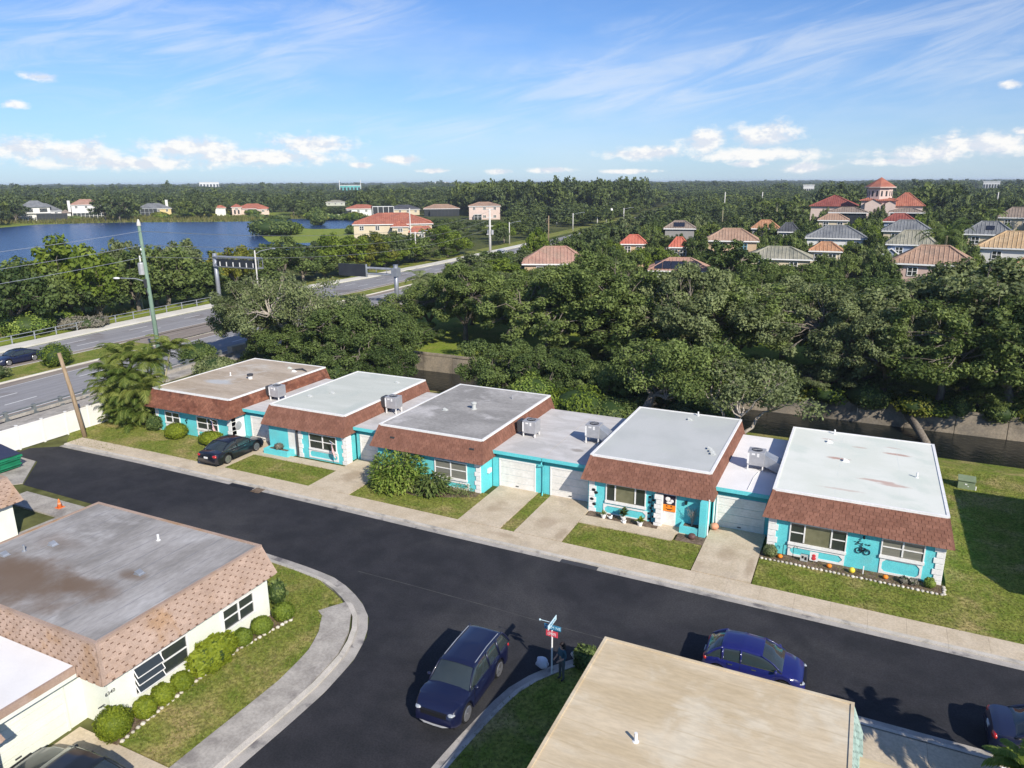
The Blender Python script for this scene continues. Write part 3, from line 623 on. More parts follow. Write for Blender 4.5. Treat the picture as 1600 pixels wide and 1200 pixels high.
def deck(root, x0,x1,y0,y1,z,m,edge='white_paint', ew=0.09):
    bb = MB(); bb.box(x0+0.02,y0+0.02,z-0.15,x1-0.02,y1-0.02,z+0.012); bb.build('roof_deck', m, root)
    bb = MB(); e = 0.05
    bb.box(x0-e,y0-e,z-0.07,x1+e,y0+ew,z+0.045); bb.box(x0-e,y1-ew,z-0.07,x1+e,y1+e,z+0.045)
    bb.box(x0-e,y0+ew,z-0.07,x0+ew,y1-ew,z+0.045); bb.box(x1-ew,y0+ew,z-0.07,x1+e,y1-ew,z+0.045); bb.build('drip_edge', edge, root)
def window(root, x0,x1,z0,z1,y, cols, split=True, gm=('window_glass',), fr=0.06, sill=0.13, axis='x', out=-1):
    """window on a wall: frame, sill, one pane per light; cols = relative widths; axis y for walls that run along y"""
    def P(bb, u0,w0,u1,w1,d0,d1):
        if axis == 'x': bb.box(u0, y+out*d1, w0, u1, y+out*d0, w1)
        else: bb.box(y+out*d1, u0, w0, y+out*d0, u1, w1)
    f = MB(); tot = sum(cols)
    P(f,x0-fr,z1,x1+fr,z1+fr,0.0,0.07); P(f,x0-fr,z0-fr,x0,z1,0.0,0.07); P(f,x1,z0-fr,x1+fr,z1,0.0,0.07)
    u = x0; ed = []
    for i, c_ in enumerate(cols):
        u2 = u+(x1-x0)*c_/tot; ed.append((u,u2))
        if i < len(cols)-1: P(f,u2-fr*0.6,z0,u2+fr*0.6,z1,0.0,0.065)
        sp = split[i] if isinstance(split,(list,tuple)) else split
        if sp: P(f,u+fr*0.3,(z0+z1)/2-0.025,u2-fr*0.3,(z0+z1)/2+0.025,0.0,0.055)
        u = u2
    w = f.build('window','white_paint',root)
    f = MB(); P(f,x0-fr*1.5,z0-fr-sill,x1+fr*1.5,z0-fr,0.0,0.10); f.build('sill','white_paint',w)
    for i, (a, c_) in enumerate(ed):
        f = MB(); P(f,a,z0-fr,c_,z1,0.0,0.018); f.build('pane', gm[i%len(gm)], w)
    return w
def trim_panel(root, x0,x1,z0,z1,y,w=0.10):
    f = MB(); ch = 0.16
    def fr(a0,a1,b0,b1): f.box(a0,y-0.035,b0,a1,y,b1)
    fr(x0,x1,z0,z0+w); fr(x0,x1,z1-w,z1); fr(x0,x0+w,z0+w,z1-w); fr(x1-w,x1,z0+w,z1-w)
    for sx, X in ((1,x0+w),(-1,x1-w)):
        for sz, Zz in ((1,z0+w),(-1,z1-w)):
            f.add([(X,y-0.034,Zz),(X+sx*ch,y-0.034,Zz),(X,y-0.034,Zz+sz*ch)],[(0,1,2)] if sx*sz>0 else [(0,2,1)])
    f.build('wall_moulding','white_paint',root)
def quoins(root, x0,x1,y,ztop,n=6,side=0,depth=0.05,ret=0.0):
    """stack of white corner blocks, alternately long and short"""
    h = ztop/n
    for i in range(n):
        f = MB(); sh = 0.10 if i%2 else 0.0; a, c = (x0,x1-sh) if side <= 0 else (x0+sh,x1)
        f.box(a,y-depth,i*h+0.012,c,y+(ret if ret else 0.0),(i+1)*h-0.012); f.build('corner_block','white_paint',root,bevel=0.012)
def garage_door(root, x0,x1,z1,y,m='white_door',axis='x',out=-1,n=4,frame='white_paint'):
    f = MB()
    def P(bb,u0,w0,u1,w1,d0,d1):
        if axis == 'x': bb.box(u0,y+out*d1,w0,u1,y+out*d0,w1)
        else: bb.box(y+out*d1,u0,w0,y+out*d0,u1,w1)
    P(f,x0-0.08,0.0,x0,z1,0,0.05); P(f,x1,0.0,x1+0.08,z1,0,0.05); P(f,x0-0.08,z1,x1+0.08,z1+0.09,0,0.06)
    d = f.build('garage_door',frame,root)
    for i in range(n):
        h = z1/n; f = MB(); P(f,x0,i*h+0.008,x1,(i+1)*h-0.008,0.0,0.022)
        for k in range(3): P(f,x0+0.04,i*h+h*(k+0.25)/3,x1-0.04,i*h+h*(k+0.80)/3,0.022,0.028)
        f.build('panel',m,d)
    f = MB(); P(f,(x0+x1)/2-0.1,0.25,(x0+x1)/2+0.1,0.30,0.028,0.06); f.build('handle','metal_dark',d)
    return d
def vent(root, x, y, z, kind=0, m='white_paint'):
    f = MB()
    if kind == 0: f.lathe([(0.10,0),(0.10,0.02),(0.05,0.03),(0.05,0.30),(0.04,0.30)],10,(x,y,z)); f.build('vent_pipe',m,root)
    elif kind == 1:
        f.box(x-0.20,y-0.15,z,x+0.20,y+0.15,z+0.03); f.add([(x-0.12,y-0.13,z+0.03),(x+0.14,y-0.13,z+0.03),(x+0.14,y+0.13,z+0.03),(x-0.12,y+0.13,z+0.03),(x-0.12,y-0.13,z+0.16),(x+0.10,y-0.13,z+0.08),(x+0.10,y+0.13,z+0.08),(x-0.12,y+0.13,z+0.16)],[(0,1,5,4),(1,2,6,5),(2,3,7,6),(4,5,6,7)])
        v = f.build('roof_vent',m,root); f = MB(); f.box(x-0.128,y-0.11,z+0.035,x-0.12,y+0.11,z+0.14); f.build('opening','black',v)
    elif kind == 2:
        f.lathe([(0.22,0),(0.22,0.04),(0.14,0.06),(0.14,0.38),(0.20,0.40),(0.20,0.50),(0.02,0.56)],14,(x,y,z)); f.build('turbine_vent',m,root)
    else:
        f.lathe([(0.17,0),(0.17,0.28),(0.13,0.28)],14,(x,y,z)); v = f.build('chimney_pipe',m,root)
        f = MB(); f.lathe([(0.25,0.28),(0.25,0.42),(0.18,0.44)],14,(x,y,z)); f.build('cap','metal_dark',v)
ZE, ZR = 2.15, 3.5
def wall_box(root, x0,x1,y0,y1,z1,m):
    bb = MB(); bb.box(x0,y0,-0.05,x1,y1,z1); return bb.build('wall',m,root)
def garage(root, x0,x1,ys,gm='deck_garage',y0=39.3,y1=48.7,zr=2.58):
    bb = MB(); bb.box(x0+0.01,y0,-0.05,x1-0.01,y1-0.2,zr-0.18); bb.build('garage_wall','turquoise',root)
    bb = MB(); bb.box(x0,y0-0.28,zr-0.10,x1,y1,zr); bb.build('garage_roof',gm,root)
    bb = MB(); bb.box(x0,y0-0.33,zr-0.20,x1,y0-0.28,zr+0.015); f = bb.build('fascia','turquoise',root)
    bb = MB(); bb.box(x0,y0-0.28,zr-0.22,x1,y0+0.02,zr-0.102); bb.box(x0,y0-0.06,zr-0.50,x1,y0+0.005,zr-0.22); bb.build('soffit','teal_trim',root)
    for (a,c) in ys: garage_door(root,a,c,1.92,y0)

SPEC = {
 'a': (-49.6,-41.55,38.05,48.95,38.0,'deck_tan','shingle_brown','turquoise villa with a stained tan roof, farthest from the camera beside the palm clump'),
 'b': (-38.0,-31.3,38.5,48.9,38.15,'deck_pale','shingle_red','turquoise villa with a pale mint roof and a flag on its pillar'),
 'c': (-28.03,-20.32,38.05,48.95,37.7,'deck_grey','shingle_red','turquoise villa with a blotchy dark grey roof behind leafy front shrubs'),
 'd': (-13.36,-6.4,38.6,48.9,38.22,'deck_blue','shingle_red','turquoise villa with a plain bluish roof and a halloween banner at its door'),
 'e': (-3.04,4.9,37.83,48.75,37.42,'deck_white','shingle_red','turquoise villa with a white rust-stained roof and a bicycle on its wall')}
HOUSE = {}
spots(MATS['concrete'], [(-18.5,36.3,0.7,1.3,0.35),(-14.9,35.6,0.8,1.1,0.4),(-13.6,34.6,0.35,1.3,0.4),(-4.9,36.2,0.8,1.2,0.35),(-3.6,35.2,0.3,1.5,0.45),(-29.4,36.5,1.0,1.4,0.45),(-16.6,33.2,1.2,0.3,0.35),(2.6,22.2,0.6,0.9,0.45),(-6.0,34.2,0.4,0.8,0.35)], (0.27,0.19,0.12), 0.7, 1.8)
spots(MATS['deck_white'], [(-0.2,43.9,0.75,0.28,0.75),(2.9,46.0,0.85,0.24,0.7),(1.9,41.2,1.2,0.22,0.6),(2.6,40.9,0.9,0.25,0.55),(0.2,39.2,1.3,0.18,0.35),(-0.9,47.2,0.6,0.16,0.4),(0.9,46.4,0.5,0.15,0.4),(2.7,47.1,0.7,0.14,0.35)], (0.42,0.20,0.15), 0.6, 1.6)
spots(MATS['deck_garage'], [(-15.2,41.2,0.6,0.35,0.6),(-14.7,43.3,0.7,0.5,0.5)], (0.20,0.17,0.14), 0.6, 2.0)
spots(MATS['deck_tan'], [(-46.2,41.5,1.6,0.8,0.75)], (0.47,0.50,0.52), 0.6, 1.2)
seams(MATS['deck_tan'],1,1.0,(0.28,0.22,0.16),0.4); seams(MATS['deck_sand'],1,0.92,(0.44,0.34,0.20),0.35,0.05); seams(MATS['deck_weathered'],0,0.92,(0.20,0.20,0.22),0.55,0.06)
seams(MATS['deck_white'],0,3.0,(0.58,0.62,0.58),0.5,0.04); seams(MATS['deck_garage'],1,0.9,(0.40,0.38,0.36),0.5,0.04); seams(MATS['deck_blue'],1,1.0,(0.50,0.53,0.54),0.4,0.03)
spots(MATS['deck_weathered'], [(-29.5,15.2,4.2,2.6,0.9),(-27.0,16.2,3.0,0.9,0.85),(-31.5,18.2,2.0,0.9,0.45),(-31.0,16.0,2.4,1.2,0.6),(-25.8,17.6,1.0,0.5,0.7)], (0.17,0.12,0.085), 0.8, 0.7)
for k, (x0,x1,y0,y1,yw,dm,sm,lab) in SPEC.items():
    r = thing('villa', lab, 'house', ((x0+x1)/2,(y0+y1)/2,0), 0, 'turquoise villas in a row'); HOUSE[k] = r
    wall_box(r, x0,x1,yw,y1-0.3,ZE+0.1,'turquoise')
    mansard(r, x0,x1,y0,y1, 0.35,0.35,0.72,0.3, ZE,ZR, sm,'underlay_red', amp=0.22 if sm=='shingle_brown' else 0.13)
    deck(r, x0,x1,y0,y1,ZR,dm)
# a
r = HOUSE['a']; yw = 38.0
window(r,-48.5,-47.0,0.98,1.72,yw,(1,1),True); window(r,-45.05,-42.95,0.92,1.74,yw,(1,1),True)
trim_panel(r,-48.6,-46.9,0.2,0.75,yw); trim_panel(r,-45.15,-42.85,0.2,0.7,yw); quoins(r,-41.95,-41.5,yw,2.1,6,1,0.05,0.4)
quoins(r,-49.65,-49.25,yw,2.1,6,-1)
bb = MB(); bb.box(-41.56,38.0,0.0,-41.5,39.25,2.2); bb.build('side_wall','white_paint',r)
bb = MB(); bb.lathe([(0.30,-0.02),(0.33,0.0),(0.30,0.02)],16); q = bb.build('wall_medallion','metal_grey',r,local=True); q.rotation_euler=(0,R(90),0); q.location=(-41.47+45.575,38.6-43.5,1.35)
bb = MB()
for (x_,z_) in ((-46.35,1.25),(-46.2,1.35),(-46.28,1.1)): bb.ball((x_,yw-0.02,z_),0.07,8,5,(1,0.3,1.4))
bb.build('wall_ornament','black_iron',r)
garage(r,-41.5,-38.3,[(-40.75,-38.55)])
vent(r,-44.6,43.3,ZR,3,'white_paint'); vent(r,-46.9,43.4,ZR,0); vent(r,-44.0,47.3,ZR,1,'deck_pale'); vent(r,-42.9,46.6,ZR,1)
bb = MB(); bb.tube([(-43.4,47.0,3.55),(-42.6,47.3,3.62),(-41.9,47.0,3.56)],[0.05,0.09,0.05],6); bb.build('roof_hose','metal_dark',r)
# b
r = HOUSE['b']; yw = 38.15
window(r,-34.2,-31.9,0.95,1.92,yw,(1,1),True); trim_panel(r,-34.35,-31.75,0.12,0.75,yw)
quoins(r,-31.4,-30.95,yw,2.1,7,1,0.05,0.5); quoins(r,-35.25,-34.85,yw,2.1,6,-1)
bb = MB(); bb.box(-36.2,yw-0.012,0.1,-35.3,yw,2.02); d = bb.build('front_door','white_paint',r)
bb = MB(); bb.box(-36.1,yw-0.03,0.15,-35.4,yw-0.012,1.97); bb.build('screen_leaf','white_door',d); bb = MB(); bb.box(-35.33,yw-0.2,0.1,-35.28,yw,2.02); bb.build('jamb','metal_dark',d)
bb = MB(); bb.box(-37.9,37.35,0,-35.7,37.55,0.5); bb.box(-37.9,37.95,0,-35.7,38.14,0.5); bb.box(-37.9,37.55,0,-37.7,37.95,0.5); bb.box(-35.9,37.55,0,-35.7,37.95,0.5); bb.build('planter_wall','turquoise',r)
bb = MB(); bb.box(-37.7,37.55,0.3,-35.9,37.95,0.44); bb.build('planter_soil','earth',r)
garage(r,-31.0,-28.35,[(-30.6,-28.6)])
for (x_,y_,k_) in ((-36.6,41.2,2),(-35.6,42.6,2),(-32.8,47.2,1)): vent(r,x_,y_,ZR,1 if k_==1 else 1,'deck_blue')
# c
r = HOUSE['c']; yw = 37.7
window(r,-23.55,-21.3,0.88,1.88,yw,(1,1),True,('window_blind','window_blind')); trim_panel(r,-23.75,-21.1,0.1,0.6,yw)
quoins(r,-20.7,-20.27,yw,2.1,7,1,0.05,0.5)
bb = MB(); bb.box(-20.315,37.72,0.0,-20.26,39.2,2.2); bb.build('side_wall','turquoise',r)
bb = MB(); bb.box(-20.26,38.5,1.15,-20.1,38.9,1.45); bb.build('mailbox','mailbox_white',r,bevel=0.02)
garage(r,-20.27,-16.72,[(-19.68,-17.3)])
vent(r,-25.6,42.5,ZR,1,'deck_blue'); vent(r,-23.9,43.6,ZR,2,'deck_blue'); vent(r,-22.5,47.0,ZR,0,'metal_grey')
for (x_,z_) in ((-26.8,2.85),(-20.9,2.95)):
    bb = MB(); yy = 37.33+0.72*(z_-ZE)/(ZR-ZE); bb.box(x_-0.16,yy-0.06,z_-0.05,x_+0.16,yy+0.1,z_+0.05); bb.build('roof_scupper','metal_dark',r)
# d
r = HOUSE['d']; yw = 38.22
window(r,-12.2,-9.92,1.05,2.0,yw,(0.9,2.1,1.0),False,('window_glass','curtain_glass','window_glass'),sill=0.16); trim_panel(r,-12.4,-9.75,0.08,0.72,yw)
quoins(r,-13.3,-12.85,yw,2.1,6,-1); quoins(r,-9.3,-8.85,yw,2.0,7,1,0.35)
bb = MB(); bb.box(-8.9,yw-0.03,0.1,-8.12,yw,2.02); d = bb.build('front_door','white_paint',r)
bb = MB(); bb.box(-8.82,yw-0.045,0.2,-8.2,yw-0.03,0.95); bb.build('door_panel','white_door',d)
bb = MB(); bb.box(-6.68,37.5,0,-6.32,38.2,2.15); bb.build('porch_pillar','turquoise',r)
bb = MB(); bb.tube([(-6.27,37.9,0.05),(-6.27,37.9,2.2),(-6.27,38.3,2.4)],0.045,6); bb.build('downpipe','white_paint',r)
bb = MB(); bb.box(-7.75,37.55,0,-6.55,37.70,0.52); bb.box(-7.75,37.70,0,-7.6,38.2,0.52); bb.box(-6.70,37.70,0,-6.681,38.2,0.52); bb.build('planter_wall','turquoise',r)
bb = MB(); bb.box(-7.6,37.70,0.3,-6.70,38.2,0.46); bb.build('planter_soil','earth',r)
bb = MB(); bb.box(-7.62,yw-0.16,1.62,-7.5,yw,1.80); bb.build('wall_lamp','black_iron',r)
bb = MB()
for i in range(9): bb.ball((-9.62+0.16*(i%2)+0.05*math.sin(i*2),yw-0.04,0.3+i*0.17),0.075,8,5,(1,0.3,1))
bb.tube([(-9.55,yw-0.03,0.1),(-9.5,yw-0.03,1.8)],0.02,5); bb.build('iron_trellis','black_iron',r)
bb = MB()
for (x_,z_) in ((-13.0,1.5),(-12.95,0.6),(-13.1,0.9),(-12.85,1.35)): bb.ball((x_,yw-0.06,z_),0.09,8,5,(1.4,0.3,1))
bb.build('wall_ornament','black_iron',r)
garage(r,-16.68,-13.36,[(-16.15,-13.62)])
for (x_,y_) in ((-9.5,47.4),(-7.2,42.3),(-6.85,41.5),(-7.0,41.9)): vent(r,x_,y_,ZR,1,'deck_blue')
vent(r,-9.2,48.6,ZR,0)
bb = MB(); bb.tube([(-16.7,39.0,2.3),(-16.7,38.93,2.2),(-16.7,39.22,1.95),(-16.7,39.22,0.3),(-16.62,38.9,0.12)],0.04,6); bb.build('downpipe','turquoise',r)
# e
r = HOUSE['e']; yw = 37.42
window(r,-1.98,0.62,0.98,1.98,yw,(0.75,1.45,0.75),[True,False,True],('window_glass','curtain_glass','window_glass'),sill=0.15); window(r,2.27,4.06,1.2,2.0,yw,(1,1),True,('window_blind','window_blind'),sill=0.15)
trim_panel(r,-2.05,0.66,0.14,0.74,yw,0.11); trim_panel(r,2.24,4.10,0.14,1.02,yw,0.11)
quoins(r,-3.1,-2.6,yw,2.1,6,-1); quoins(r,4.5,4.97,yw,2.1,7,1,0.05,0.4)
garage(r,-6.32,-3.06,[(-6.02,-3.55)],'deck_garage_white')
bb = MB()                                                       # iron bicycle with leaves on the wall
def ring(cx,cz,rr,w=0.022,n=16,y=yw-0.04):
    bb.tube([(cx+rr*math.cos(2*math.pi*i/n),y,cz+rr*math.sin(2*math.pi*i/n)) for i in range(n+1)],w,5,False)
ring(1.25,1.14,0.145); ring(1.62,1.12,0.145)
for a, c in (((1.25,1.14),(1.36,1.33)),((1.36,1.33),(1.55,1.30)),((1.55,1.30),(1.62,1.12)),((1.36,1.33),(1.44,1.12)),((1.44,1.12),(1.55,1.30)),((1.25,1.14),(1.44,1.12)),((1.33,1.40),(1.36,1.33)),((1.28,1.42),(1.38,1.41))):
    bb.tube([(a[0],yw-0.04,a[1]),(c[0],yw-0.04,c[1])],0.02,5)
for i in range(22):
    x_, z_ = 1.05+RNG.uniform(0,0.75), 1.42+RNG.uniform(0,0.25); a_ = RNG.uniform(0,3.1)
    if x_ > 1.45 and z_ > 1.55: continue
    bb.ball((x_,yw-0.035,z_),0.03,6,4,(1.3,0.4,0.7))
bb.build('bicycle_ornament','black_iron',r)
bb = MB(); bb.tube([(1.42,yw-0.02,1.93),(1.42,yw-0.15,1.86)],0.05,6); bb.build('wall_lamp','black_iron',r)
for (x_,y_,k_,m_) in ((0.2,43.6,1,'white_paint'),(-0.8,46.6,1,'white_paint'),(3.75,42.6,0,'white_paint'),(-0.6,48.4,0,'white_paint')): vent(r,x_,y_,ZR,k_,m_)
bb = MB(); bb.tube([(-4.3,42.2,2.6),(-4.45,41.2,2.6),(-4.5,39.3,2.6)],0.025,5); bb.tube([(-6.2,39.0,2.45),(-6.2,39.2,2.2),(-6.2,39.2,0.2)],0.04,5); bb.build('downpipe','white_paint',r)

# rooftop air conditioners, each standing on a garage roof
def ac_unit(label, x,y,s=1.0,stand=0.32,duct=0,wide=(0.95,0.85,0.85)):
    w,d,h = wide; r = thing('air_conditioner',label,'air conditioner',(x,y,2.585),0,'rooftop air conditioners')
    f = MB(); f.box(-w/2,-d/2,stand,w/2,d/2,stand+h); f.build('casing','metal_grey',r,local=True,bevel=0.02)
    f = MB(); f.lathe([(0.30,stand+h),(0.30,stand+h+0.03),(0.26,stand+h+0.03)],18); g_ = f.build('fan_grille','black',r,local=True)
    f = MB()
    for i in range(6): a = math.pi*i/6; f.tube([(-0.27*math.cos(a),-0.27*math.sin(a),stand+h+0.035),(0.27*math.cos(a),0.27*math.sin(a),stand+h+0.035)],0.008,4)
    f.build('guard_wire','metal_grey',g_,local=True)
    for sx in (-1,1):
        for sy in (-1,1): f = MB(); f.box(sx*(w/2-0.06)-0.035,sy*(d/2-0.06)-0.035,0,sx*(w/2-0.06)+0.035,sy*(d/2-0.06)+0.035,stand); f.build('leg','white_paint',r,local=True)
    f = MB(); f.box(-w/2-0.006,-d/2-0.008,stand+0.1,-w/2+0.10,-d/2,stand+h-0.1); f.box(0.05,-d/2-0.008,stand+h-0.3,0.18,-d/2,stand+h-0.08); f.box(-0.25,-d/2-0.008,stand+h-0.2,-0.05,-d/2,stand+h-0.1); f.build('label_plate','white_paint',r,local=True)
    f = MB()
    for i in range(7): f.box(-w/2-0.012,-d/2+0.08,stand+0.12+i*0.09,-w/2,d/2-0.08,stand+0.15+i*0.09)
    f.build('louvre','metal_dark',r,local=True)
    if duct:
        f = MB(); e = duct
        f.add([(w/2,-d/2+0.05,stand+0.02),(w/2,d/2-0.05,stand+0.02),(w/2,d/2-0.05,stand+h-0.12),(w/2,-d/2+0.05,stand+h-0.12),
               (w/2+e,-d/2-0.10,0.02),(w/2+e,d/2+0.05,0.02),(w/2+e,d/2+0.05,0.62),(w/2+e,-d/2-0.10,0.62)],[(3,2,1,0),(4,5,6,7),(0,1,5,4),(1,2,6,5),(2,3,7,6),(3,0,4,7)])
        f.build('duct','metal_galv',r,local=True)
    elif duct == 0:
        f = MB(); f.box(-w/2-0.42,-d/2+0.1,stand,-w/2,d/2-0.1,stand+h-0.1); f.build('duct','metal_dark',r,local=True)
    return r
ac_unit('grey air conditioner standing beside the stained tan roof', -40.55,42.0,duct=0)
ac_unit('grey air conditioner on white legs between the mint and the dark grey roof', -30.3,43.0,stand=0.42,duct=0)
ac_unit('grey air conditioner set against the dark grey roof\'s brown skirt', -19.0,42.6,duct=0,stand=0.25)
ac_unit('grey air conditioner with a long duct towards the plain bluish roof', -14.75,43.1,stand=0.42,duct=0.85)
ac_unit('grey air conditioner on the white garage roof, duct to the white roof', -4.55,42.8,stand=0.30,duct=0.95)

# pale villas in the foreground
r = thing('villa','cream villa with a weathered grey roof and pink shingle skirt on the street corner','house',(-28,18,0),0,'cream villas with pink shingles'); HOUSE['f'] = r
fx0,fx1,fy0,fy1 = -33.6,-22.85,13.85,21.75
bb = MB(); bb.box(fx0,fy0+0.0,-0.05,-22.62,fy1-0.05,ZE+0.1); bb.build('wall','cream_wall',r)
mansard(r,fx0,fx1,fy0,fy1,0.3,0.55,0.35,0.25,ZE,ZR,'shingle_pink','underlay_pink',tabw=0.40,gap=0.055,expo=0.15,amp=0.08,lip=0.028)
deck(r,fx0,fx1,fy0,fy1,ZR,'deck_weathered','shingle_pink')
w = window(r,19.1,20.75,0.95,1.80,-22.62,(1,1),True,axis='y',out=1,sill=0.05)
w = window(r,14.85,19.0-1.8,0.85,1.85,-22.62,(1,1),[False,True],axis='y',out=1,sill=0.05)
for k_ in range(3):                                             # the open awning sashes
    f = MB(); z1 = 1.84-k_*0.32; y0_, y1_ = 14.87,16.0; xo = -22.60
    f.add([(xo,y0_,z1),(xo,y1_,z1),(xo+0.22,y1_,z1-0.30),(xo+0.22,y0_,z1-0.30)],[(0,1,2,3)]); f.build('awning_pane','window_glass',w)
    f = MB(); f.tube([(xo+0.22,y0_,z1-0.30),(xo+0.22,y1_,z1-0.30)],0.02,4); f.tube([(xo,y0_,z1),(xo+0.22,y0_,z1-0.30)],0.02,4); f.tube([(xo,y1_,z1),(xo+0.22,y1_,z1-0.30)],0.02,4); f.build('sash_bar','white_paint',w)
for (x_,y_,k_,m_) in ((-32.3,16.4,1,'metal_galv'),(-31.9,17.0,0,'metal_galv'),(-31.3,17.9,1,'metal_galv'),(-25.6,17.8,1,'metal_galv'),(-27.4,20.2,0,'white_paint')): vent(r,x_,y_,ZR,k_,m_)
bb = MB(); bb.box(-30.5,2.0,-0.05,-24.1,13.85,2.4); bb.build('garage_wall','cream_wall',r)
bb = MB(); bb.box(-30.5,9.0,2.4,-23.75,13.5,2.55); bb.build('garage_roof','deck_garage_white',r)
bb = MB(); bb.box(-23.75,9.0,2.30,-23.65,13.48,2.58); bb.build('fascia','shingle_pink',r); bb = MB(); bb.box(-23.95,9.0,2.14,-23.66,13.48,2.29); bb.build('soffit','cream_wall',r)
garage_door(r,9.6,13.1,1.95,-24.1,'cream_wall','y',1,5,'cream_wall')
bb = MB(); bb.box(-22.62,13.4,1.22,-22.60,13.62,1.26); bb.build('letter_slot','metal_dark',r)
r = thing('villa','cream villa seen only as a pink shingle corner at the lower left edge','house',(-28,5,0),0,'cream villas with pink shingles')
bb = MB(); bb.box(-33.6,-2,-0.05,-22.9,10.0,ZE+0.1); bb.build('wall','cream_wall',r)
mansard(r,-33.6,-23.2,-2,10.05,0.3,0.42,0.3,0.42,ZE,ZR,'shingle_pink','underlay_pink',tabw=0.40,gap=0.055,expo=0.15,amp=0.08,lip=0.028); deck(r,-33.6,-23.2,-2,10.05,ZR,'deck_weathered','shingle_pink')
r = thing('villa','cream villa with pink shingles cut by the left edge, behind the traffic cone','house',(-46,18,0),0,'cream villas with pink shingles')
bb = MB(); bb.box(-52,13.5,-0.05,-41.0,21.7,ZE+0.1); bb.build('wall','cream_wall',r)
mansard(r,-52,-41.25,13.8,21.8,0.3,0.62,0.35,0.3,ZE,ZR,'shingle_pink','underlay_pink',tabw=0.40,gap=0.055,expo=0.15,amp=0.08,lip=0.028); deck(r,-52,-41.25,13.8,21.8,ZR,'deck_weathered','shingle_pink')
r = thing('villa','villa with a sandy ribbed flat roof filling the lower edge beside the street sign','house',(-2.8,15,0),0,'villas south of the street'); HOUSE['g'] = r
bb = MB(); bb.box(-6.9,9.0,-0.05,1.15,22.0,ZE+0.1); bb.build('wall','turquoise',r)
mansard(r,-6.8,1.12,9.0,21.7,0.35,0.42,0.3,0.45,ZE,ZR,'shingle_mint','underlay_pink',amp=0.2); deck(r,-6.8,1.12,9.0,21.7,ZR,'deck_sand','deck_sand',0.05)
vent(r,-4.45,17.35,ZR,0)
bb = MB(); bb.box(1.5,10,-0.05,4.2,20.4,2.4); bb.build('garage_wall','turquoise',r); bb = MB(); bb.box(1.42,10,2.4,4.3,20.7,2.52); bb.build('garage_roof','deck_sand',r)
r = thing('villa','villa with a bluish grey roof corner peeping in at the lower right edge','house',(8.5,15,0),0,'villas south of the street')
bb = MB(); bb.box(5.0,8,-0.05,12,20.8,ZE+0.1); bb.build('wall','turquoise',r)
mansard(r,4.9,12.2,8,20.6,0.35,0.35,0.3,0.5,ZE,ZR,'shingle_mint','underlay_pink'); deck(r,4.9,12.2,8,20.6,ZR,'deck_blue')
r = thing('villa','turquoise villa beyond the right edge, known by its shadow on the lawn','house',(15,42,0),0,'turquoise villas in a row')
bb = MB(); bb.box(10.6,37.2,-0.05,19,48,ZE+0.1); bb.build('wall','turquoise',r)
mansard(r,10.65,19,37.0,47.8,0.35,0.35,0.72,0.3,ZE,ZR,'shingle_red','underlay_red'); deck(r,10.65,19,37.0,47.8,ZR,'deck_white')
def text_on(root, txt, size, loc, rot, m, name='number', th=0.006):
    cu = bpy.data.curves.new('t','FONT'); cu.body = txt; cu.size = size; cu.extrude = th; cu.align_x = 'CENTER'; cu.align_y = 'CENTER'; cu.resolution_u = 2
    o = bpy.data.objects.new('t',cu); COL.objects.link(o); dg = bpy.context.evaluated_depsgraph_get(); me = bpy.data.meshes.new_from_object(o.evaluated_get(dg))
    bpy.data.objects.remove(o); me.materials.clear(); me.materials.append(MATS[m]); n = bpy.data.objects.new(name, me); COL.objects.link(n)
    n.parent = root; n.location = loc; n.rotation_euler = rot; return n
text_on(HOUSE['f'],'6340',0.20,(-22.60+28,13.9-18,1.55),(R(90),0,R(90)),'metal_dark','house_number')
# ---------------------------------------------------------------- vehicles (front towards +X, built about the middle of the footprint)
def interp(tab, s):
    for (a, p), (c, q) in zip(tab, tab[1:]):
        if s <= c:
            t_ = (s-a)/(c-a); t_ = t_*t_*(3-2*t_) if len(tab) < 4 else t_; return p+(q-p)*t_
    return tab[-1][1]
CARS = {
 'suv':   dict(L=4.75,Wd=1.88,H=1.66,belt=1.02,wr=0.36,wb=(0.92,-1.84),gc=0.24,top=[(0,0.62),(0.02,0.80),(0.06,0.95),(0.15,1.02),(0.27,1.07),(0.34,1.06),(0.9,1.06),(0.97,1.0),(1,0.75)],cab=(0.255,0.40,0.90,0.985),pill=(0.40,0.60,0.78)),
 'hatch': dict(L=3.85,Wd=1.68,H=1.45,belt=0.93,wr=0.31,wb=(0.80,-1.70),gc=0.18,top=[(0,0.50),(0.03,0.68),(0.08,0.78),(0.18,0.88),(0.26,0.95),(0.32,0.96),(0.9,0.98),(0.97,0.95),(1,0.70)],cab=(0.22,0.43,0.80,0.965),pill=(0.42,0.62,0.80)),
 'sedan': dict(L=4.80,Wd=1.84,H=1.46,belt=0.94,wr=0.34,wb=(0.94,-1.84),gc=0.18,top=[(0,0.50),(0.02,0.66),(0.07,0.76),(0.18,0.86),(0.28,0.93),(0.36,0.95),(0.80,0.98),(0.95,0.97),(0.985,0.90),(1,0.65)],cab=(0.27,0.42,0.68,0.86),pill=(0.42,0.57,0.72)),
}
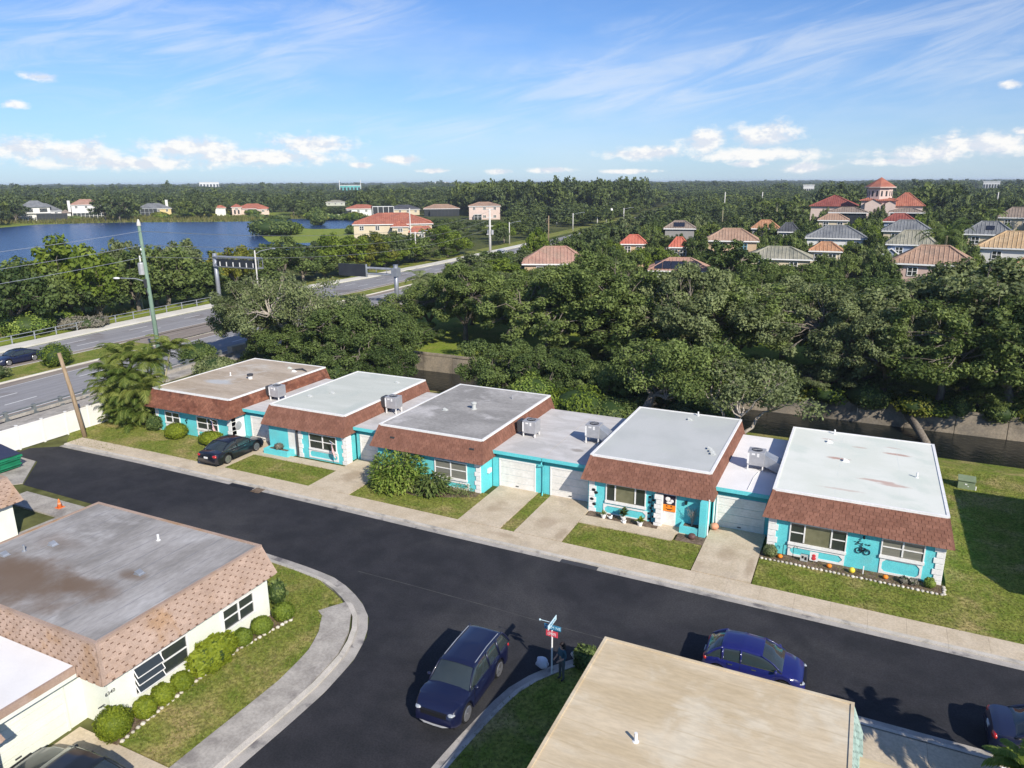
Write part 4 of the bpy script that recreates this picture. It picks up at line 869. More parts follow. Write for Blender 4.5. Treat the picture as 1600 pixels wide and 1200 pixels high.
def car(kind, label, paint_, loc, rz, group=None, trim='black', cat='car'):
    c = CARS[kind]; L,Wd,H = c['L'],c['Wd'],c['H']; hw = Wd/2; wr = c['wr']; xf = L/2-c['wb'][0]; xr = xf+ (c['wb'][1]-0.94 if False else 0)
    xr = -L/2+ (L-c['wb'][0]-(2.75 if kind!='hatch' else 2.45)); r = thing('parked_car' if kind!='x' else 'car', label, cat, loc, rz, group)
    N = 64; secs = []
    X = sorted(set([i/N for i in range(N+1)]))
    for s in X:
        x = L/2-s*L; zt = interp(c['top'], s)
        e = 1-0.23*max(0,(0.15-s)/0.15)**2-0.15*max(0,(s-0.90)/0.10)**2
        w = hw*e; gc = c['gc']+0.10*max(0,(0.05-s)/0.05)+0.12*max(0,(s-0.95)/0.05)
        zb = gc; arch = False
        for xc in (xf, xr):
            d = abs(x-xc)
            if d < wr*1.18: zb = max(zb, 0.02+wr+math.sqrt(max(0,(wr*1.18)**2-d*d))*0.98)
        zm = zb+(zt-zb)*0.45; zs = zt-0.10*(1 if zt-zb > 0.3 else 0.4)
        secs.append([(x,-w*0.86,zb+0.01),(x,-w*0.985,zb+0.02),(x,-w,zm),(x,-w*0.975,zs),(x,-w*0.90,zt-0.015),(x,-w*0.45,zt+0.03*min(1,s*10)),(x,0,zt+0.042*min(1,s*10)),
                     (x,w*0.45,zt+0.03*min(1,s*10)),(x,w*0.90,zt-0.015),(x,w*0.975,zs),(x,w,zm),(x,w*0.985,zb+0.02),(x,w*0.86,zb+0.01)])
    b = MB(); b.loft(secs, closed=True, caps=True); body = b.build('body',paint_,r,smooth=True,local=True,fix=True)
    es = body.modifiers.new('edge','EDGE_SPLIT'); es.split_angle = R(38)
    b = MB(); b.box(-L*0.47,-hw*0.84,c['gc']-0.02,L*0.47,hw*0.84,c['belt']-0.25); b.build('underbody','black',r,local=True)
    # greenhouse
    s0,s1,s2,s3 = c['cab']; gx = lambda s: L/2-s*L
    prof = [(s0,c['belt']+0.02,0.96),(s0+(s1-s0)*0.5,c['belt']+(H-c['belt'])*0.60,0.90),(s1,H-0.05,0.80),((s1+s2)/2,H,0.77),(s2,H-0.055,0.76),(s2+(s3-s2)*0.5,c['belt']+(H-c['belt'])*0.58,0.82),(s3,c['belt']+0.02,0.88)]
    def cabsec(s, grow=0.0):
        z = interp([(p[0],p[1]) for p in prof], s); z = max(z, c['belt']+0.005)
        f = (z-c['belt'])/(H-c['belt']); wb_, wt = hw*0.93, hw*(0.93-0.19*f)
        return gx(s), z+grow, wb_, wt+grow
    S = [s0+(s3-s0)*i/36 for i in range(37)]
    secs = []
    for s in S:
        x,z,wb_,wt = cabsec(s)
        secs.append([(x,-wb_,c['belt']-0.05),(x,-wb_*0.995,c['belt']+0.01),(x,-wt,z-0.05*(1 if z>c['belt']+0.1 else 0)),(x,-wt*0.9,z),(x,0,z+0.03),(x,wt*0.9,z),(x,wt,z-0.05*(1 if z>c['belt']+0.1 else 0)),(x,wb_*0.995,c['belt']+0.01),(x,wb_,c['belt']-0.05)])
    b = MB(); b.loft(secs, closed=False); b.build('window_glass','car_glass',r,smooth=True,local=True)
    secs = []
    for i in range(19):
        s = s1-0.012+(s2-s1+0.03)*i/18; x,z,wb_,wt = cabsec(s, 0.012)
        secs.append([(x,-wt-0.006,z-0.075),(x,-wt*0.985,z-0.03),(x,-wt*0.9,z+0.002),(x,-wt*0.4,z+0.026),(x,0,z+0.034),(x,wt*0.4,z+0.026),(x,wt*0.9,z+0.002),(x,wt*0.985,z-0.03),(x,wt+0.006,z-0.075)])
    b = MB(); b.loft(secs, closed=False); b.build('roof_panel',paint_,r,smooth=True,local=True)
    for sd in (-1,1):
        b = MB()
        def pil(sa, za, sb, zb_, w_):
            pa, pb = cabsec(sa, 0.01), cabsec(sb, 0.01)
            lerp = lambda f_, P: P[2]+(P[3]-P[2])*f_
            b.tube([(gx(sa),sd*(lerp(za,pa)+0.004),c['belt']+(pa[1]-c['belt'])*za),(gx(sb),sd*(lerp(zb_,pb)+0.004),c['belt']+(pb[1]-c['belt'])*zb_)], w_, 5)
        pts = [(gx(s), sd*(cabsec(s,0.008)[3]-0.01), cabsec(s,0.008)[1]-0.03) for s in [s0+0.004+(s1-s0)*i/5 for i in range(6)]]; b.tube(pts,[0.03]*6,5)
        pts = [(gx(s), sd*(cabsec(s,0.008)[3]-0.01), cabsec(s,0.008)[1]-0.03) for s in [s2+(s3-s2)*i/5 for i in range(6)]]; b.tube(pts,[0.05]*6,5)
        pm = c['pill'][1]; pil(pm,0.0,pm,0.9,0.04)
        if kind != 'sedan': pil(c['pill'][2],0.0,c['pill'][2],0.9,0.055)
        b.build('pillar',paint_,r,smooth=True,local=True)
        b = MB(); xx = gx(s0+0.06); b.ball((xx,sd*(hw*0.93+0.12),c['belt']+0.07),0.1,8,6,(0.7,1.1,0.75)); b.build('mirror',paint_,r,smooth=True,local=True)
        b = MB(); zt = interp(c['top'],0.035); b.ball((L/2-0.22,sd*hw*0.70,zt-0.085),0.15,10,6,(1.4,1.05,0.38)); b.build('headlight','headlamp',r,smooth=True,local=True)
        b = MB(); zt = interp(c['top'],0.97); b.ball((-L/2+0.12,sd*hw*0.74,zt-0.14),0.15,10,6,(0.7,1.35,0.8)); b.build('tail_light','tail_lamp',r,smooth=True,local=True)
        for sdoor in (c['pill'][1]-0.17, c['pill'][1]+0.06):
            b = MB(); b.box(gx(sdoor)-0.22,sd*hw*0.985,c['belt']-0.13,gx(sdoor)-0.05,sd*(hw*0.985+0.025),c['belt']-0.10); b.build('door_handle','chrome',r,local=True)
        b = MB(); ss = [s0+0.055, c['pill'][1], c['pill'][1]+0.175 if kind != 'hatch' else c['pill'][2]-0.05]
        for q in ss: x_ = gx(q); b.tube([(x_,sd*(hw*0.90+0.004),c['belt']+0.02),(x_,sd*(hw*0.978+0.004),c['belt']-0.08),(x_,sd*(hw+0.003),(c['belt']+c['gc'])*0.5),(x_,sd*(hw*0.985+0.004),c['gc']+0.06)],0.007,4,False)
        b.tube([(gx(ss[0]),sd*(hw*0.985+0.004),c['gc']+0.06),(gx(ss[2]),sd*(hw*0.985+0.004),c['gc']+0.06)],0.009,4); b.build('shut_line','black',r,local=True)
        if kind == 'suv':
            b = MB(); P = [cabsec(s1+(s2-s1)*(0.08+0.84*i/6),0.02) for i in range(7)]; b.tube([(p[0],sd*p[3]*0.90,p[1]+0.012) for p in P],0.018,5); b.build('roof_rail','metal_galv',r,local=True)
        b = MB(); b.tube([(gx(s0+0.012),sd*hw*0.2-0.1,interp(c['top'],s0)+0.05),(gx(s0+0.06),sd*hw*0.2+0.42,c['belt']+0.30*(H-c['belt']))],0.010,4); b.build('wiper','black',r,local=True)
        b = MB(); b.tube([(gx(s0+0.04),sd*(hw*0.935),c['belt']+0.0),(gx((s0+s3)/2),sd*(hw*0.937),c['belt']+0.01),(gx(s3-0.02),sd*(hw*0.93),c['belt']+0.02)],0.012,4); b.build('chrome_strip','chrome',r,local=True)
    b = MB(); b.box(L/2-0.10,-hw*0.55,0.42,L/2-0.005,hw*0.55,0.66 if kind!='suv' else 0.80); b.build('grille','black',r,local=True)
    b = MB(); b.tube([(L/2-0.12,-hw*0.78,0.33),(L/2+0.0,-hw*0.4,0.30),(L/2+0.01,0,0.295),(L/2+0.0,hw*0.4,0.30),(L/2-0.12,hw*0.78,0.33)],0.035,6); b.build('bumper_trim','metal_grey' if kind=='suv' else 'black',r,local=True)
    b = MB(); b.box(-L/2-0.012,-0.17,0.62,-L/2+0.05,0.17,0.75); b.build('number_plate','plate',r,local=True)
    for xc in (xf, xr):
        for sd in (-1,1):
            b = MB(); b.lathe([(wr-0.09,-0.10),(wr-0.02,-0.11),(wr,-0.08),(wr,0.08),(wr-0.02,0.11),(wr-0.09,0.10)],22); w = b.build('wheel','rubber',r,smooth=False,local=True)
            w.rotation_euler = (R(90),0,0); w.location = (xc,sd*(hw-0.125),wr)
            b = MB(); zz = -sd*0.105; b.lathe([(wr-0.09,zz-0.012),(wr-0.075,zz),(wr-0.075,zz+0.012),(wr-0.10,zz+0.012)],22); b.lathe([(0.06,zz-0.02),(0.06,zz+0.02)],10)
            for k in range(5):
                a = 2*math.pi*k/5; b.m = Matrix.Rotation(a,4,'Z'); b.box(0.04,-0.032,zz-0.012,wr-0.085,0.032,zz+0.012); b.m = Matrix.Identity(4)
            b.build('rim','alloy',w,local=True)
            b = MB(); b.lathe([(wr-0.085,-0.04),(wr-0.085,0.04)],16); b.build('hub','black',w,local=True)
    return r
car('suv','dark navy SUV parked nose towards the viewer at the side street kerb','paint_navy',(-12.22,21.05,0.012),R(-90)+R(1.5))
car('hatch','royal blue hatchback parked behind the sandy roof','paint_royal',(-2.25,26.75,0.012),R(1))
car('sedan','black sedan reversed out on the driveway of the tan-roofed villa','paint_black',(-39.55,36.0,0.13),R(90)+R(1))
car('sedan','blackish sedan nosed up to the cream garage at the lower left corner','paint_dark_green',(-20.9,11.05,0.10),R(180)+R(4))
car('sedan','midnight blue sedan half cut off at the right edge','paint_midnight',(8.0,26.6,0.012),R(0))
car('sedan','navy sedan driving on the far carriageway of the highway','paint_midnight',(-83.6,47.8,0.02),R(-91),cat='moving car')
car('suv','white and black SUV far away on the highway beside a tall pole','paint_white',(-87.5,176,0.02),R(-92),cat='moving car')
car('sedan','small silver car parked before the large red-tiled house','paint_silver',tuple(G(614,366))[:2]+(0.05,),R(-10))
car('hatch','grey hatchback on the highway beside the nearer pole row','paint_silver',tuple(G(845,369))[:2]+(0.05,),R(-93),cat='moving car')

# ---------------------------------------------------------------- fence, rails, poles
r = thing('vinyl_fence','white vinyl privacy fence closing the end of the street','fence',(-55.2,30,0))
y = 23.0
while y < 38.3:
    b = MB(); b.box(-55.26,y-0.065,0,-55.13,y+0.065,1.86); b.box(-55.29,y-0.09,1.86,-55.10,y+0.09,1.90); b.build('post','vinyl',r)
    if y < 36.6:
        b = MB(); b.box(-55.22,y+0.065,0.06,-55.17,y+1.815,1.78); b.box(-55.235,y+0.065,1.70,-55.155,y+1.815,1.80); b.box(-55.235,y+0.065,0.06,-55.155,y+1.815,0.18)
        b.build('panel','vinyl',r)
    y += 1.88
r = thing('guardrail','grey double-rail barrier along the near side of the highway bridge','guardrail',(-62.5,40,0))
y = 12.0; ys = []
while y < 60: ys.append(y); y += 2.45
for y in ys:
    x = hwx(y,1)-0.15; b = MB(); b.box(x-0.14,y-0.12,0.02,x+0.14,y+0.12,0.95); b.box(x-0.18,y-0.18,0.02,x+0.26,y+0.18,0.30); b.build('post','rail_grey',r)
for ya, yb in zip(ys, ys[1:]):
    for z in (0.48,0.82): b = MB(); b.tube([(hwx(ya,1)-0.1,ya+0.12,z),(hwx(yb,1)-0.1,yb-0.12,z)],0.06,6); b.build('rail','rail_grey',r)
b = MB(); b.box(hwx(60,1)-0.5,60,0,hwx(60,1)+0.3,62.5,1.0); tag(b.build('bridge_end_block','concrete'),'pale concrete end block of the near bridge barrier','concrete block')
b = MB(); b.prism([(-61.9,12),(-61.55,12),(-64.0,62),(-64.35,62)],0.18,0.46); struct(b.build('bridge_kerb','concrete_grey'))
r = thing('railing','slim grey pipe railing along the far side of the highway bridge','railing',(-95.5,65,0))
ys = [44+3.0*i for i in range(15)]
for y in ys: x = hwx(y,2)-3.2; b = MB(); b.box(x-0.06,y-0.06,0,x+0.06,y+0.06,1.25); b.build('post','metal_galv',r)
for ya, yb in zip(ys, ys[1:]):
    for z in (0.75,1.2): b = MB(); b.tube([(hwx(ya,2)-3.2,ya,z),(hwx(yb,2)-3.2,yb,z)],0.045,5); b.build('rail','metal_galv',r)
r = thing('mesh_fence','chain-link fence round a small plot under the trees beyond the highway','fence',(-112,80,0))
FP = [G(148,492),G(165,482),G(188,474),G(215,473),G(224,484)]
for p in FP: b = MB(); b.tube([(p.x,p.y,0),(p.x,p.y,2.0)],0.05,5); b.build('post','metal_galv',r)
b = MB()
for p, q in zip(FP, FP[1:]):
    for k in range(12):
        a, c = p.lerp(q,k/12), p.lerp(q,(k+1)/12); b.tube([(a.x,a.y,0.1),(c.x,c.y,1.9)],0.012,3,False); b.tube([(a.x,a.y,1.9),(c.x,c.y,0.1)],0.012,3,False)
    b.tube([(p.x,p.y,1.95),(q.x,q.y,1.95)],0.03,4)
o = b.build('wire_mesh','metal_galv',r); o['kind'] = 'stuff'
b = MB(); p = G(179,476); b.box(p.x-0.8,p.y-0.05,1.0,p.x+0.8,p.y+0.05,1.9); b.build('notice','white_paint',r)

CR = Vector((math.cos(-HEAD),math.sin(-HEAD),0))                  # to the viewer's right
def pole(name,label,p,h,r0,r1,m,cat='utility pole',group=None,lean=0.0):
    r = thing(name,label,cat,(p.x,p.y,0),0,group); b = MB(); b.tube([(0,0,-0.2),(lean*0.5,0,h*0.5),(lean,0,h)],[r0,(r0+r1)/2,r1],10); b.build('shaft',m,r,smooth=True,local=True); return r
def lamp_arm(r, h, d, L, m='metal_galv'):
    b = MB(); d = Vector((d[0],d[1],0)).normalized(); b.tube([(0,0,h-0.4),(d.x*L*0.35,d.y*L*0.35,h+0.1),(d.x*L,d.y*L,h+0.45)],0.05,5); b.build('arm',m,r,local=True)
    b = MB(); b.ball((d.x*(L+0.3),d.y*(L+0.3),h+0.45),0.32,8,5,(1.2,0.8,0.35)); b.build('lamp_head','metal_galv',r,local=True)
GP = Vector((-61.7,48.6,0)); GH = 15.2
gp = pole('utility_pole','tall green-grey utility pole with transformer can behind the palm clump',GP,GH,0.25,0.14,'green_pole',lean=-0.5)
b = MB(); b.lathe([(0.20,0),(0.17,0.25),(0.06,0.6)],8,(-0.5,0,GH)); b.build('cap','pole_concrete',gp,local=True)
b = MB(); b.lathe([(0.05,0.0),(0.34,0.03),(0.34,1.05),(0.28,1.15),(0.1,1.18)],12,(-0.75,-0.1,10.6)); b.build('transformer_can','metal_grey',gp,local=True)
b = MB(); b.tube([(-0.85,-0.1,11.8),(-0.85,-0.1,12.4)],0.07,6); b.ball((-0.5,-0.05,13.0),0.16,8,5); b.ball((-0.48,-0.05,12.6),0.12,8,5); b.build('insulator','white_paint',gp,local=True)
b = MB(); b.box(-0.55,-0.3,9.4,-0.25,-0.1,10.2); b.tube([(-0.2,-0.25,8.7),(-0.15,-0.5,9.2)],0.06,5); b.build('bracket','metal_dark',gp,local=True)
b = MB(); d = -CR; b.tube([(-0.25,0,9.9),(-0.25+d.x*1.2,d.y*1.2,10.25),(-0.25+d.x*2.6,d.y*2.6,10.3)],0.05,5); b.build('arm','metal_galv',gp,local=True)
b = MB(); b.ball((-0.25+d.x*3.0,d.y*3.0,10.3),0.3,8,5,(1.4,0.8,0.35)); b.build('lamp_head','white_paint',gp,local=True)
wp = thing('utility_pole','leaning brown wooden pole standing on the grass by the white fence','utility pole',(-53.1,34.25,0))
b = MB(); b.tube([(0,0,-0.3),(-CR.x*0.45,-CR.y*0.45,3.4),(-CR.x*0.95,-CR.y*0.95,6.8)],[0.17,0.155,0.13],10); b.build('shaft','wood_pole',wp,smooth=True,local=True)
p1 = AD(766,205,400); P1 = Vector((p1.x,p1.y,0))
tp = pole('utility_pole','tall white concrete pole with crossarms beside the far white SUV',P1,AD(766,205,326).z,0.38,0.25,'pole_concrete')
for k in range(4):
    b = MB(); z = AD(766,205,326+13*k).z-0.2; b.tube([(-CR.x*0.9,-CR.y*0.9,z),(CR.x*0.9,CR.y*0.9,z)],0.12,5); b.build('crossarm','pole_concrete',tp,local=True)
b = MB(); z = AD(766,205,362).z; b.lathe([(0.05,0),(0.4,0.05),(0.4,1.2),(0.1,1.3)],10,(0.7,0,z-0.8)); b.lathe([(0.05,0),(0.4,0.05),(0.4,1.2),(0.1,1.3)],10,(-0.6,0.3,z-0.8)); b.build('transformer_can','metal_grey',tp,local=True)
def wire(label,a,c,sag,rr=0.035,group='overhead wires'):
    b = MB(); b.tube([(a[0]+(c[0]-a[0])*i/16,a[1]+(c[1]-a[1])*i/16,a[2]+(c[2]-a[2])*i/16-sag*4*(i/16)*(1-i/16)) for i in range(17)],rr,3,False)
    return tag(b.build('overhead_wire','metal_galv'),label,'wire',group)
wl = ('topmost overhead wire','middle overhead wire','lowest overhead wire')
P0 = Vector((-55.5,-8,0))
for k, z in enumerate((14.7,13.4,12.3)):
    wire(wl[k]+' from the green pole to the left edge',(GP.x-0.35,GP.y,z),(P0.x-1.2,P0.y,z-0.3),0.9,0.022)
    wire(wl[k]+' from the green pole to the far white pole',(GP.x-0.3,GP.y,z),(P1.x,P1.y,AD(766,205,330+13*k).z),2.6,0.03)
lamps = [(402,120,391,436,'cream lamp post beside the sign gantry on the far verge',1,2.6),(643,190,325,402,'grey double pole rising from the trees left of the white pole',0,0),(650,185,362,402,'pale lamp post close beside the grey double pole',1,2.5),
         (796,235,347,378,'slim lamp post right of the tall white pole',1,3),(857,240,337,382,'dark wooden pole rising above the pinkish roof',0,0),(895,300,333,360,'lamp post with long arm left of the paired poles',1,4),(933,330,336,358,'bare pole between two far lamp posts',0,0),
         (947,360,318,350,'taller of the two paired far poles',0,0),(954,350,325,354,'shorter of the two paired far poles, with a white can',2,0),(974,330,325,355,'lamp post right of the paired far poles',1,3.5),(870,330,338,352,'short grey post in the dark trees',0,0),
         (1132,420,300,320,'pale far pole above the woods',0,0),(1190,420,300,322,'thin far pole left of the red hall roof',0,0),(1558,420,300,315,'thin far pole below the white far building',0,0)]
for px,D,t0,t1,lab,kind,L in lamps:
    p = AD(px,D,t1); h = AD(px,D,t0).z; q = pole('lamp_post' if kind==1 else 'utility_pole',lab,Vector((p.x,p.y,0)),h,0.06+D*0.00055,0.05+D*0.0004,'pole_concrete' if px!=857 else 'wood_pole','lamp post' if kind==1 else 'utility pole')
    if kind == 1: lamp_arm(q,h-0.2,(CR.x,CR.y),L)
    if kind == 2: b = MB(); b.ball((0.3,0,h-1.0),0.6,8,6,(1,1,1.5)); b.build('transformer_can','white_paint',q,local=True)
    if px == 643: lamp_arm(q,AD(px,D,370).z,(-CR.x,-CR.y),3.5)
# sign gantries
def truss(r, x0,x1,y,z0,z1,d,m):
    for yy in (-d,d):
        for z in (z0,z1): b = MB(); b.tube([(x0,y+yy,z),(x1,y+yy,z)],0.13,6); b.build('chord',m,r,local=True)
    n = 5; b = MB()
    for i in range(n+1):
        x = x0+(x1-x0)*i/n
        for yy in (-d,d):
            b.tube([(x,y+yy,z0),(x,y+yy,z1)],0.06,4)
            if i < n: b.tube([(x,y+yy,z0),(x+(x1-x0)/n,y+yy,z1)],0.06,4)
        b.tube([(x,y-d,z0),(x,y+d,z0)],0.06,4); b.tube([(x,y-d,z1),(x,y+d,z1)],0.06,4)
    b.build('lattice',m,r,local=True,kind='stuff')
q = Vector((-94.6,87.0,0)); r = thing('sign_gantry','grey truss arm reaching over the highway from the far verge','sign gantry',q)
b = MB(); b.tube([(0,0,-0.1),(0,0,8.2)],0.34,12); b.build('post','metal_gantry',r,local=True,smooth=True); b = MB(); b.lathe([(0.7,0),(0.7,0.1)],8); b.build('base_plate','metal_gantry',r,local=True)
truss(r,0.0,9.6,0,6.2,7.7,0.45,'metal_gantry')
b = MB(); b.box(1.0,-0.62,6.35,9.5,-0.56,7.45); b.build('sign_back','sign_back',r,local=True)
b = MB()
for i in range(6): b.box(1.6+i*1.4,-0.68,6.3,1.75+i*1.4,-0.62,7.0)
b.build('sign_bracket','white_paint',r,local=True)
b = MB(); b.box(4.8,-0.5,7.75,9.6,0.5,7.85); b.build('walkway','metal_gantry',r,local=True)
q = Vector((-66.3,96.4,0)); r = thing('sign_gantry','grey gantry with a black sign panel hanging over the near lanes','sign gantry',q)
b = MB(); b.tube([(0,0,-0.1),(0,0,6.5)],0.36,12); b.lathe([(0.42,6.5),(0.42,6.6)],12); b.build('post','metal_gantry',r,local=True,smooth=True)
for z in (5.0,5.9):
    for yy in (-0.4,0.4): b = MB(); b.tube([(0,yy,z),(-10.5,yy,z-0.0)],0.14,6); b.build('chord','metal_galv',r,local=True)
b = MB()
for i in range(6): b.tube([(-i*2.0,-0.4,5.0),(-i*2.0,0.4,5.0),(-i*2.0,0.4,5.9),(-i*2.0,-0.4,5.9)],0.07,4)
b.box(-0.5,-0.6,4.8,0.5,0.6,6.1); b.build('lattice','metal_gantry',r,local=True,kind='stuff')
b = MB(); b.box(-10.6,-0.75,4.55,-5.2,-0.55,6.5); b.build('sign_panel','sign_back',r,local=True,bevel=0.05); b = MB(); b.box(-5.2,-0.78,4.5,-5.05,-0.5,6.55); b.build('sign_edge','metal_galv',r,local=True)

# street name sign on the corner
sg = thing('street_sign','street name sign with blue blades and a red plate on a white post','street sign',(-9.49,23.3,0.1))
b = MB(); b.tube([(0,0,-0.1),(0,0,1.98)],0.035,8); b.build('post','white_paint',sg,local=True)
b = MB(); b.box(-0.33,-0.012,2.02,0.37,0.012,2.22); q = b.build('name_blade','sign_blue',sg,local=True,bevel=0.004); text_on(q,'PALM NE',0.17,(0.02,-0.016,2.12),(R(90),0,0),'sign_text','lettering',0.003)
b = MB(); b.box(-0.012,-0.42,2.23,0.012,0.42,2.43); q = b.build('name_blade','sign_text',sg,local=True,bevel=0.004); text_on(q,'TREE LN',0.15,(0.015,0,2.33),(R(90),0,R(90)),'sign_blue','lettering',0.003)
b = MB(); b.box(-0.25,-0.03,1.72,0.25,-0.01,1.97); q = b.build('number_plate','sign_red',sg,local=True,bevel=0.004); text_on(q,'(340)',0.17,(0,-0.034,1.845),(R(90),0,0),'flag_white','lettering',0.003)
b = MB(); b.tube([(-0.5,0,2.33),(-0.01,0,2.33)],0.012,4); b.ball((-0.52,0,2.33),0.04,8,5); b.build('finial','sign_text',sg,local=True)
bg_ = thing('bag','crumpled white bag lying at the foot of the street sign','bag',(-10.0,23.5,0.1))
b = MB(); b.ball((0,0,0.24),0.26,12,8,(1,0.75,1.0)); b.v = [Vector((v.x*(1+0.18*math.sin(v.z*17+v.y*11)),v.y*(1+0.15*math.sin(v.x*19)),max(0,v.z))) for v in b.v]; b.build('sack','bag_white',bg_,local=True,smooth=True)
b = MB(); b.tube([(0.15+0.13*math.sin(a),0,0.24-0.13*math.cos(a)) for a in [i*0.35 for i in range(11)]],0.018,5); b.build('handle','bag_white',bg_,local=True)
for k,(x_,y_,s_) in enumerate([(-8.95,24.75,0.24),(-8.6,24.95,0.28),(-8.3,25.1,0.22),(-8.05,24.9,0.26)]):
    b = MB(); b.ball((x_,y_,0.15),s_,8,6,(1.2,0.8,0.8)); b.v = [v+Vector((0.03*math.sin(v.z*40),0.03*math.sin(v.x*37),0.03*math.sin(v.y*31))) for v in b.v]
    tag(b.build('rock','stone'),('leftmost pale rock edging the shaded corner bed','second pale rock edging the shaded corner bed','farthest pale rock edging the shaded corner bed','pale rock of the corner bed nearest the sandy roof')[k],'rock','pale rocks on the corner')
# traffic cone, dumpster, transformer box
r = thing('traffic_cone','faded orange traffic cone on the driveway at the left','traffic cone',(-42.5,25.1,0.10))
b = MB(); b.box(-0.20,-0.20,0,0.20,0.20,0.035); b.build('base','orange',r,local=True); b = MB(); b.lathe([(0.15,0.03),(0.035,0.55),(0.03,0.56)],14); b.build('cone','orange',r,local=True,smooth=True); b = MB(); b.lathe([(0.108,0.24),(0.085,0.34)],14); b.build('band','pumpkin',r,local=True)
r = thing('dumpster','green steel dumpster with dark lid on the pad by the fence','dumpster',(-52.4,27.3,0.05),R(0))
b = MB(); b.add([(-0.9,-0.95,0.1),(0.95,-0.95,0.1),(0.95,0.95,0.1),(-0.9,0.95,0.1),(-1.0,-1.0,1.15),(1.12,-1.0,1.0),(1.12,1.0,1.0),(-1.0,1.0,1.35)],[(3,2,1,0),(0,1,5,4),(1,2,6,5),(2,3,7,6),(3,0,4,7)]); b.build('bin','dumpster',r,local=True)
b = MB(); b.add([(-1.0,-1.0,1.17),(1.14,-1.0,1.02),(1.14,1.0,1.02),(-1.0,1.0,1.37),(-1.0,-1.0,1.23),(1.14,-1.0,1.08),(1.14,1.0,1.08),(-1.0,1.0,1.43)],[(3,2,1,0),(4,5,6,7),(0,1,5,4),(1,2,6,5),(2,3,7,6),(3,0,4,7)]); b.build('lid','lid_dark',r,local=True)
for z in (0.35,0.75): b = MB(); b.box(1.02+z*0.1,-0.98,z-0.04,1.10+z*0.1,0.98,z+0.04); b.build('rib','dumpster',r,local=True)
b = MB(); b.box(0.95,0.2,0.80,1.14,0.7,0.98); b.build('label_plate','white_paint',r,local=True)
b = MB(); b.box(1.05,-1.06,0.85,1.22,1.06,0.98); b.build('lift_pocket','dumpster',r,local=True)
r = thing('utility_box','olive green utility cabinet on the grass behind the white roof','utility box',(7.3,51.5,0.03),R(-4)); r.scale = (0.66,0.66,0.72)
b = MB(); b.box(-0.85,-0.75,0,0.85,0.65,0.08); b.build('plinth','concrete_grey',r,local=True); b = MB(); b.add([(-0.7,-0.6,0.08),(0.7,-0.6,0.08),(0.7,0.5,0.08),(-0.7,0.5,0.08),(-0.7,-0.55,0.85),(0.7,-0.55,0.85),(0.7,0.5,1.0),(-0.7,0.5,1.0)],[(3,2,1,0),(0,1,5,4),(1,2,6,5),(2,3,7,6),(3,0,4,7)]); b.build('cabinet','transformer',r,local=True)
b = MB(); b.add([(-0.74,-0.64,0.84),(0.74,-0.64,0.84),(0.74,0.54,1.0),(-0.74,0.54,1.0),(-0.74,-0.64,0.90),(0.74,-0.64,0.90),(0.74,0.54,1.06),(-0.74,0.54,1.06)],[(3,2,1,0),(4,5,6,7),(0,1,5,4),(1,2,6,5),(2,3,7,6),(3,0,4,7)]); b.build('hood','transformer',r,local=True)
b = MB(); b.box(-0.15,-0.60,0.5,0.05,-0.585,0.62); b.box(0.1,-0.60,0.35,0.2,-0.585,0.42); b.build('sticker','white_paint',r,local=True); b = MB(); b.tube([(0.78,-0.5,0.05),(0.78,-0.5,0.45)],0.06,6); b.build('bollard','white_paint',r,local=True)

# flags on the villas
def flag(label, x,y,z,dx,sag):
    r = thing('flag',label,'flag',(x,y,z)); b = MB(); b.tube([(0,0.0,0),(0,-0.55,0.45)],0.016,5); b.build('pole','white_paint',r,local=True)
    n, m_ = 14, 13; b = MB()
    for j in range(m_+1):
        for i in range(n+1):
            u, v = i/n, j/m_; b.v.append(Vector((dx*u*0.55+0.05*math.sin(v*9+u*3)*u, -0.55+0.40*v*0.7+0.05*math.sin(u*7+v*4), 0.45-0.36*v-u*sag-0.12*u*math.sin(v*2))))
    for j in range(m_):
        for i in range(n):
            b.f.append([j*(n+1)+i,j*(n+1)+i+1,(j+1)*(n+1)+i+1,(j+1)*(n+1)+i]); b.t.append(1.0); b.mi.append(2 if (i < 6 and j < 7) else (1 if j%2 == 0 else 0))
    b.build('cloth',['flag_white','flag_red','flag_blue'],r,local=True,smooth=True); return r
flag('drooping striped flag on the front of the tan-roofed villa',-43.1,38.0,1.45,0.5,1.0)
flag('striped flag hanging beside the window of the mint-roofed villa',-31.95,38.1,1.45,0.45,1.05)
# halloween banner on the white door
r = thing('door_banner','dark banner with pale shapes above an orange pumpkin on the white door','banner',(-8.51,38.17,1.45))
b = MB(); b.box(-0.34,-0.03,-0.05,0.34,0,0.52); b.build('cloth','purple_dark',r,local=True); b = MB(); b.box(-0.36,-0.035,-0.45,0.36,0,-0.05); b.build('lower_cloth','orange_bright',r,local=True)
b = MB(); b.ball((-0.08,-0.04,0.3),0.14,12,6,(1,0.15,1)); b.ball((0.15,-0.04,0.2),0.10,12,6,(1,0.15,1)); b.ball((0,-0.04,0.08),0.10,12,6,(1.6,0.15,0.8)); b.build('pale_shape','flag_white',r,local=True)
b = MB(); b.add([(-0.2,-0.04,-0.16),(-0.06,-0.04,-0.16),(-0.13,-0.04,-0.08)],[(0,1,2)]); b.add([(0.06,-0.04,-0.16),(0.2,-0.04,-0.16),(0.13,-0.04,-0.08)],[(0,1,2)]); b.add([(-0.24,-0.04,-0.26),(-0.08,-0.04,-0.36),(0.1,-0.04,-0.36),(0.26,-0.04,-0.24),(0.08,-0.04,-0.3),(-0.08,-0.04,-0.3)],[(0,1,5),(1,2,4,5),(2,3,4)]); b.build('carved_face','black',r,local=True)
